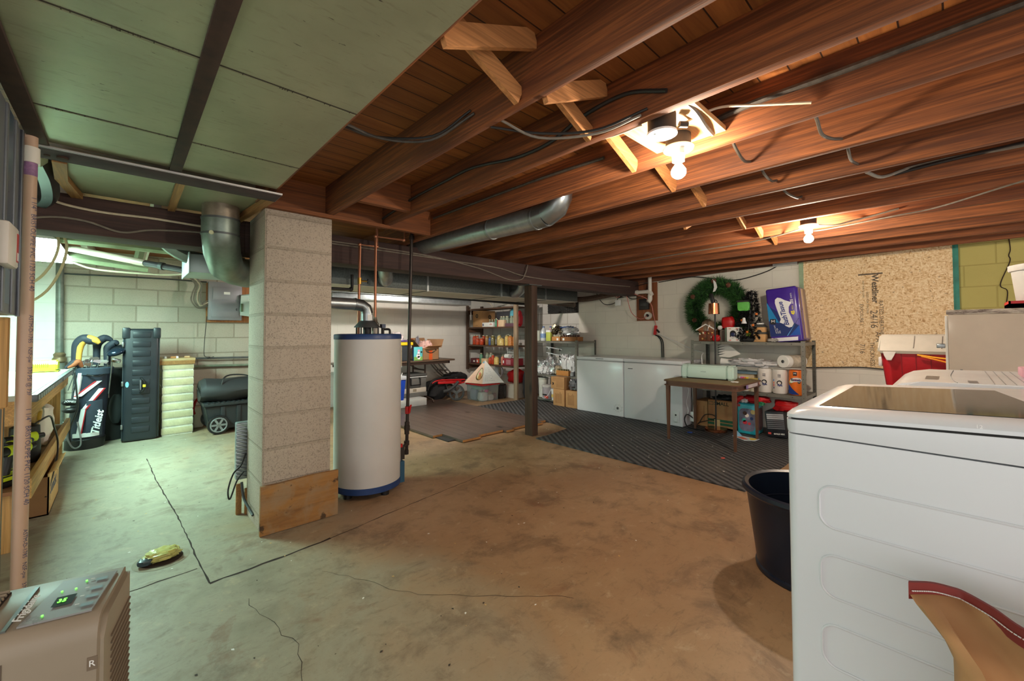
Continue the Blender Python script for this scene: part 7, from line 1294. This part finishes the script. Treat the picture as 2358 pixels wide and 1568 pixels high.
m = MB(); q = [(1.262, .232), (1.79, .232), (1.79, -.075), (1.262, -.15)]; m.poly([Vector((x, y, lz(y))) for x, y in q] + [Vector((x, y, lz(y) - .004)) for x, y in q], [(0, 1, 2, 3), (0, 1, 5, 4), (1, 2, 6, 5), (2, 3, 7, 6), (3, 0, 4, 7)], glassmat()); m.build('glass_lid', lf)['label'] = 'smudged grey glass lid'
m = MB(); m.prism([(-.42, 1.03), (-.30, 1.04), (-.33, 1.12), (-.42, 1.14)], 0, 1.23, 1.895, WG, .01); m.build('console', t)
t = thing('dryer', 'second white laundry machine standing behind the washing machine', 'dryer', (2.32, -.15, 0)); m = MB(); m.box(1.985, 2.66, -.50, .165, .02, .95, WG, .014); m.cyl((2.03, .12, 0), (2.03, .12, .022), .025, BLACK); m.cyl((2.62, .12, 0), (2.62, .12, .022), .025, BLACK); m.cyl((2.03, -.46, 0), (2.03, -.46, .022), .025, BLACK); m.cyl((2.62, -.46, 0), (2.62, -.46, .022), .025, BLACK); m.build('cabinet', t)
m = MB(); m.prism([(.168, .953), (.172, .975), (.160, .998), (.13, 1.016), (.08, 1.026), (-.5, 1.04), (-.5, .953)], 0, 1.985, 2.66, WG, .008); tp_ = m.build('top_panel', t)
def dz(y): return 1.026 + (.08 - y) * .0241 + .001
m = MB(); m.poly([Vector((x, y, dz(y) - .0006)) for x, y in ((2.10, .075), (2.26, .075), (2.26, .04), (2.10, .04))], [(0, 1, 2, 3)], mat((100, 100, 104), .3)); m.tube([(2.0, -.005, dz(-.005)), (2.1, .005, dz(.005)), (2.3, .012, dz(.012)), (2.6, .005, dz(.005))], .0012, DULL, 5); m.poly([Vector((x, y, dz(y))) for x, y in ((2.02, -.03), (2.10, -.028), (2.10, -.05), (2.02, -.052))], [(0, 1, 2, 3)], mat((120, 120, 124), .3)); m.build('display', tp_)
m = MB()
for k in range(11): y = -.085 - k * .022; m.bar((2.01, y, dz(y)), (2.62, y, dz(y)), .0016, .001, mat((150, 150, 152), .5))
m.build('lid_lines', tp_)
m = MB(); m.box(2.27, 2.40, -.30, -.158, 1.036, 1.068, mat((226, 170, 186), .5, 0, .1), .004); tag(m.build('pink_box'), 'pink box at the right edge on the second laundry machine', 'box')
t = thing('plastic_tub', 'dark navy round plastic tub beside the washing machine', 'tub', (2.5, .5, 0)); NV = mat((22, 30, 46), .3, 0, .1, 6); m = MB(); m.lathe([(.05, .012), (.225, .012), (.276, .395), (.272, .41), (.29, .418), (.302, .412), (.304, .395), (.296, .385), (.285, .39), (.24, .03), (.236, .0), (.05, 0)], (2.5, .498, 0), NV, 64, caps=True); m.build('tub_body', t); m = MB(); m.lathe([(.238, .001), (.246, .004), (.247, .022), (.240, .03)], (2.5, .498, 0), NV, 64, caps=False); m.tube([(2.5 + .262 * math.cos(a), .498 + .262 * math.sin(a), .29) for a in [k * 2 * PI / 48 for k in range(49)]], .003, NV, 6, smooth=False); m.build('foot_ring', t)
KRAFT = mat((186, 140, 94), .75, 0, .12, 7); TAPE = mat((130, 44, 38), .6, 0, .12, 14)
t = thing('paper_sack', 'tan paper sack with a stitched maroon top strip at the lower right', 'sack', (1.03, -.17, 0))
seam = catmull([(1.099, .069, .708), (1.13, .040, .706), (1.146, .014, .702), (1.148, -.004, .70), (1.118, -.038, .70), (1.075, -.07, .70), (1.03, -.13, .705), (1.01, -.22, .71), (1.04, -.33, .70)], 5); NS = len(seam)
def sackring(z, f):
    """f = 0 at the stitched seam, 1 for the full round body"""
    fr, bk = [], []
    for k, p in enumerate(seam):
        u = k / (NS - 1); y = .012 - u * .40; e = max(0., 1 - abs(2 * u - 1) ** 3) ** .5; g = min(1., f * (1.25 if u > .12 else 1.9))
        cr = (.016 * mnoise.noise(Vector((u * 6, z * 3.2, 4))) + .008 * mnoise.noise(Vector((u * 17, z * 9, 9)))) * min(1, f * 3) - .018 * f * math.exp(-((u - .13 - (.70 - z) * .35) / .035) ** 2)
        fr.append(Vector((p.x - .003, p.y, z)).lerp(Vector((1.045 - .085 * e + cr, y + cr * .4, z)), g)); bk.append(Vector((p.x + .003, p.y, z)).lerp(Vector((1.06 + .075 * e, y, z)), g))
    return fr + bk[::-1]
m = MB(); m.loft([sackring(z, f_) for z, f_ in ((0, .93), (.03, 1), (.15, 1), (.3, 1), (.42, 1), (.50, 1), (.55, .97), (.585, .90), (.615, .78), (.64, .62), (.66, .44), (.675, .28), (.69, .10), (.70, .02))], KRAFT); m.build('sack_body', t)
m = MB(); vs = []
for p in seam: vs += [Vector((p.x - .006, p.y, p.z - .016)), Vector((p.x - .004, p.y, p.z + .014)), Vector((p.x + .004, p.y, p.z + .014)), Vector((p.x + .006, p.y, p.z - .016))]
m.poly(vs, [(4 * k + q_, 4 * k + (q_ + 1) % 4, 4 * k + 4 + (q_ + 1) % 4, 4 * k + 4 + q_) for k in range(NS - 1) for q_ in range(4)] + [(0, 1, 2, 3), (4 * NS - 1, 4 * NS - 2, 4 * NS - 3, 4 * NS - 4)], TAPE); m.build('top_strip', t)['label'] = 'maroon folded strip'
m = MB()
for k in range(NS - 1):
    a, b_ = seam[k], seam[k + 1]; nrm = Vector((b_.y - a.y, a.x - b_.x, 0)).normalized(); nrm = nrm if nrm.x < 0 else -nrm
    for q_ in (0., .5): m.tube([a.lerp(b_, q_ + .05) + nrm * .0062, a.lerp(b_, q_ + .38) + nrm * .0062], .0011, PAPER, 5, smooth=False)
m.build('stitching', t)
t = thing('picnic_cooler', 'large red cooler with a grey lid beyond the laundry machines', 'cooler', (4.3, .05, .78)); CR = mat((176, 26, 38), .4, 0, .06, 40); CG = mat((176, 172, 162), .5, 0, .06); m = MB()
m.loft([[Vector((x, y, z)) for x, y in rrect(4.30 - w_, 4.30 + w_, .055 - l_, .055 + l_, .05)] for z, w_, l_ in ((.78, .165, .285), (.80, .18, .30), (1.04, .20, .325))], CR)
for k in range(5): y = .26 - k * .075; m.bar((4.1225, y, .80), (4.0985, y + .004, 1.035), .003, .004, mat((120, 16, 26), .5), up=(1, 0, 0))
m.build('body', t); m = MB(); m.prism([(4.09, 1.035), (4.085, 1.055), (4.10, 1.075), (4.19, 1.16), (4.22, 1.172), (4.42, 1.172), (4.51, 1.08), (4.51, 1.035)], 1, -.28, .39, CG, .012)
for y in (.20, .06, -.10): m.bar((4.10, y, 1.077), (4.188, y - .004, 1.160), .004, .006, mat((140, 136, 128), .6), up=(-1, 0, 1))
cl = m.build('lid', t); m = MB(); m.prism([(.29, 1.045), (.30, 1.02), (.315, .985), (.34, .985), (.355, 1.02), (.36, 1.045)], 0, 4.075, 4.092, mat((206, 204, 200), .4), .003); m.build('latch', cl); m = MB(); m.box(4.22, 4.36, .378, .40, .93, 1.0, mat((206, 206, 206), .4), .006); m.build('side_handle', t)
cable('yellow_lead', 'yellow cord tucked under the grey cooler lid', [(4.082, .18, 1.028), (4.08, .08, 1.012), (4.08, -.02, 1.002), (4.08, -.15, .985)], .006, mat((236, 170, 40), .4), 'cord'); cable('yellow_lead', 'orange yellow cord drooping across the red cooler', [(4.082, .16, 1.02), (4.08, .06, .99), (4.08, -.02, .965), (4.08, -.15, .94)], .006, mat((240, 150, 40), .4), 'cord')
t = thing('side_stand', 'plain wooden stand under the red cooler', 'stand', (4.3, .05, 0)); m = MB(); m.box(4.05, 4.55, -.32, .35, .745, .778, W_SHELF, .003); m.build('stand_top', t)
for x in (4.08, 4.49):
    for y in (-.29, .29): m = MB(); m.box(x, x + .03, y, y + .03, 0, .745, W_SHELF); m.build('leg', t)
BEI = mat((196, 180, 160), .5, 0, .06, 5, coat=.1); t = thing('storage_cabinet', 'beige painted metal cabinet behind the laundry machines', 'cabinet', (3.65, -.3, 0)); m = MB(); m.box(3.40, 3.90, -.66, .022, .0, 1.29, BEI, .003); m.box(3.398, 3.4, -.03, -.02, .98, .984, DULL); m.build('body', t)
def worn():
    w2 = NT('worn_edge'); n_ = w2.noise(w2.coord((1, 5, 22)), 2.6, 6, .7, .4); w2.set(Base_Color=w2.mix(w2.ramp(n_, [(.42, 0.), (.6, 1.)]), lin((196, 184, 166)), lin((104, 88, 80))), Roughness=.6); return w2.m
m = MB(); m.box(3.392, 3.91, -.67, .028, 1.29, 1.316, worn(), .003); m.build('top_rim', t)['label'] = 'worn top rim'; m = MB(); m.box(3.405, 3.895, .022, .034, .02, 1.285, mat((226, 222, 210), .4), .003); cd = m.build('door', t); m = MB(); m.box(3.42, 3.45, .034, .07, 1.10, 1.125, STEEL, .003); m.build('latch', cd)
pail('grey white pail on the beige cabinet at the right edge', 3.66, -.38, 1.349, .155, .20, mat((196, 196, 194), .4, 0, .03), mat((206, 206, 204), .4), False, lambda m: m.obox((3.532, -.285, 1.47), (.012, .012, .035), PAPER))
m = MB()
for a in ((3.56, 3.84, -.56, -.552), (3.56, 3.84, -.218, -.21), (3.56, 3.568, -.56, -.21), (3.832, 3.84, -.56, -.21)): m.box(*a, 1.317, 1.362, RED)
m.box(3.56, 3.84, -.56, -.21, 1.317, 1.347, RED); tag(m.build('red_tray'), 'red tray under the grey white pail on the beige cabinet', 'tray')

# ================================================================== litter on the floor
m = MB(); random.seed(31); LP = [PAPER, mat((206, 170, 110), .8, 0, .1), mat((60, 50, 40), .8, 0, .2)]
for k in range(420):
    if k < 110: x, y, z = random.uniform(3.6, 5.0), random.uniform(1.3, 4.2), .0125
    else:
        x, y, z = random.uniform(-.2, 3.3), random.uniform(1.2, 6.0), .0008
        if (x < 1.05 and x > .58 and y > 2.78 and y < 3.3) or (x > 2.5 and y > 3.55) or (1.0 < x < 1.7 and 2.8 < y < 3.4) or (x > 2.1 and y < .9): continue
    s = random.uniform(.003, .009) * (1.4 if k < 20 else 1); a = random.uniform(0, PI); c, d = math.cos(a) * s, math.sin(a) * s
    m.poly([Vector((x + c, y + d, z)), Vector((x - d * .6, y + c * .6, z + .0008)), Vector((x - c, y - d, z)), Vector((x + d * .6, y - c * .6, z + .0012))], [(0, 1, 2, 3)], LP[0] if k < 110 else random.choice(LP), False)
tag(m.build('debris', keep=True), 'tiny paper flecks and crumbs scattered on the floor and mat', 'litter', kind='stuff')
# ------------------------------------------------------------------ camera, added ambient fill light, view
cam = bpy.data.cameras.new('camera'); co = bpy.data.objects.new('camera', cam); COL.objects.link(co); SC.camera = co
f, yaw, pit, rol, sy = 953.41199, math.radians(46.84505545), math.radians(1.45416851), math.radians(.18414864), -43.8435
F = Vector((math.cos(yaw) * math.cos(pit), math.sin(yaw) * math.cos(pit), math.sin(pit))); r0 = Vector((math.sin(yaw), -math.cos(yaw), 0)); d0 = F.cross(r0)
Rv = r0 * math.cos(rol) + d0 * math.sin(rol); Dv = -r0 * math.sin(rol) + d0 * math.cos(rol)
M = Matrix((Rv, -Dv, -F)).transposed().to_4x4(); M.translation = (0, 0, 1.2); co.matrix_world = M
cam.sensor_width = 36; cam.lens = f / 2358 * 36; cam.shift_y = sy / 2358; cam.clip_start = .02; cam.clip_end = 100
w = bpy.data.worlds.new('world'); SC.world = w; w.use_nodes = True; bg = w.node_tree.nodes['Background']
bg.inputs[0].default_value = (1.0, .97, .93, 1); bg.inputs[1].default_value = .33
vs = SC.view_settings; SC.display_settings.display_device = 'sRGB'; vs.view_transform = 'Standard'; vs.look = 'None'; vs.exposure = 2.35; vs.gamma = 1; vs.use_curve_mapping = False
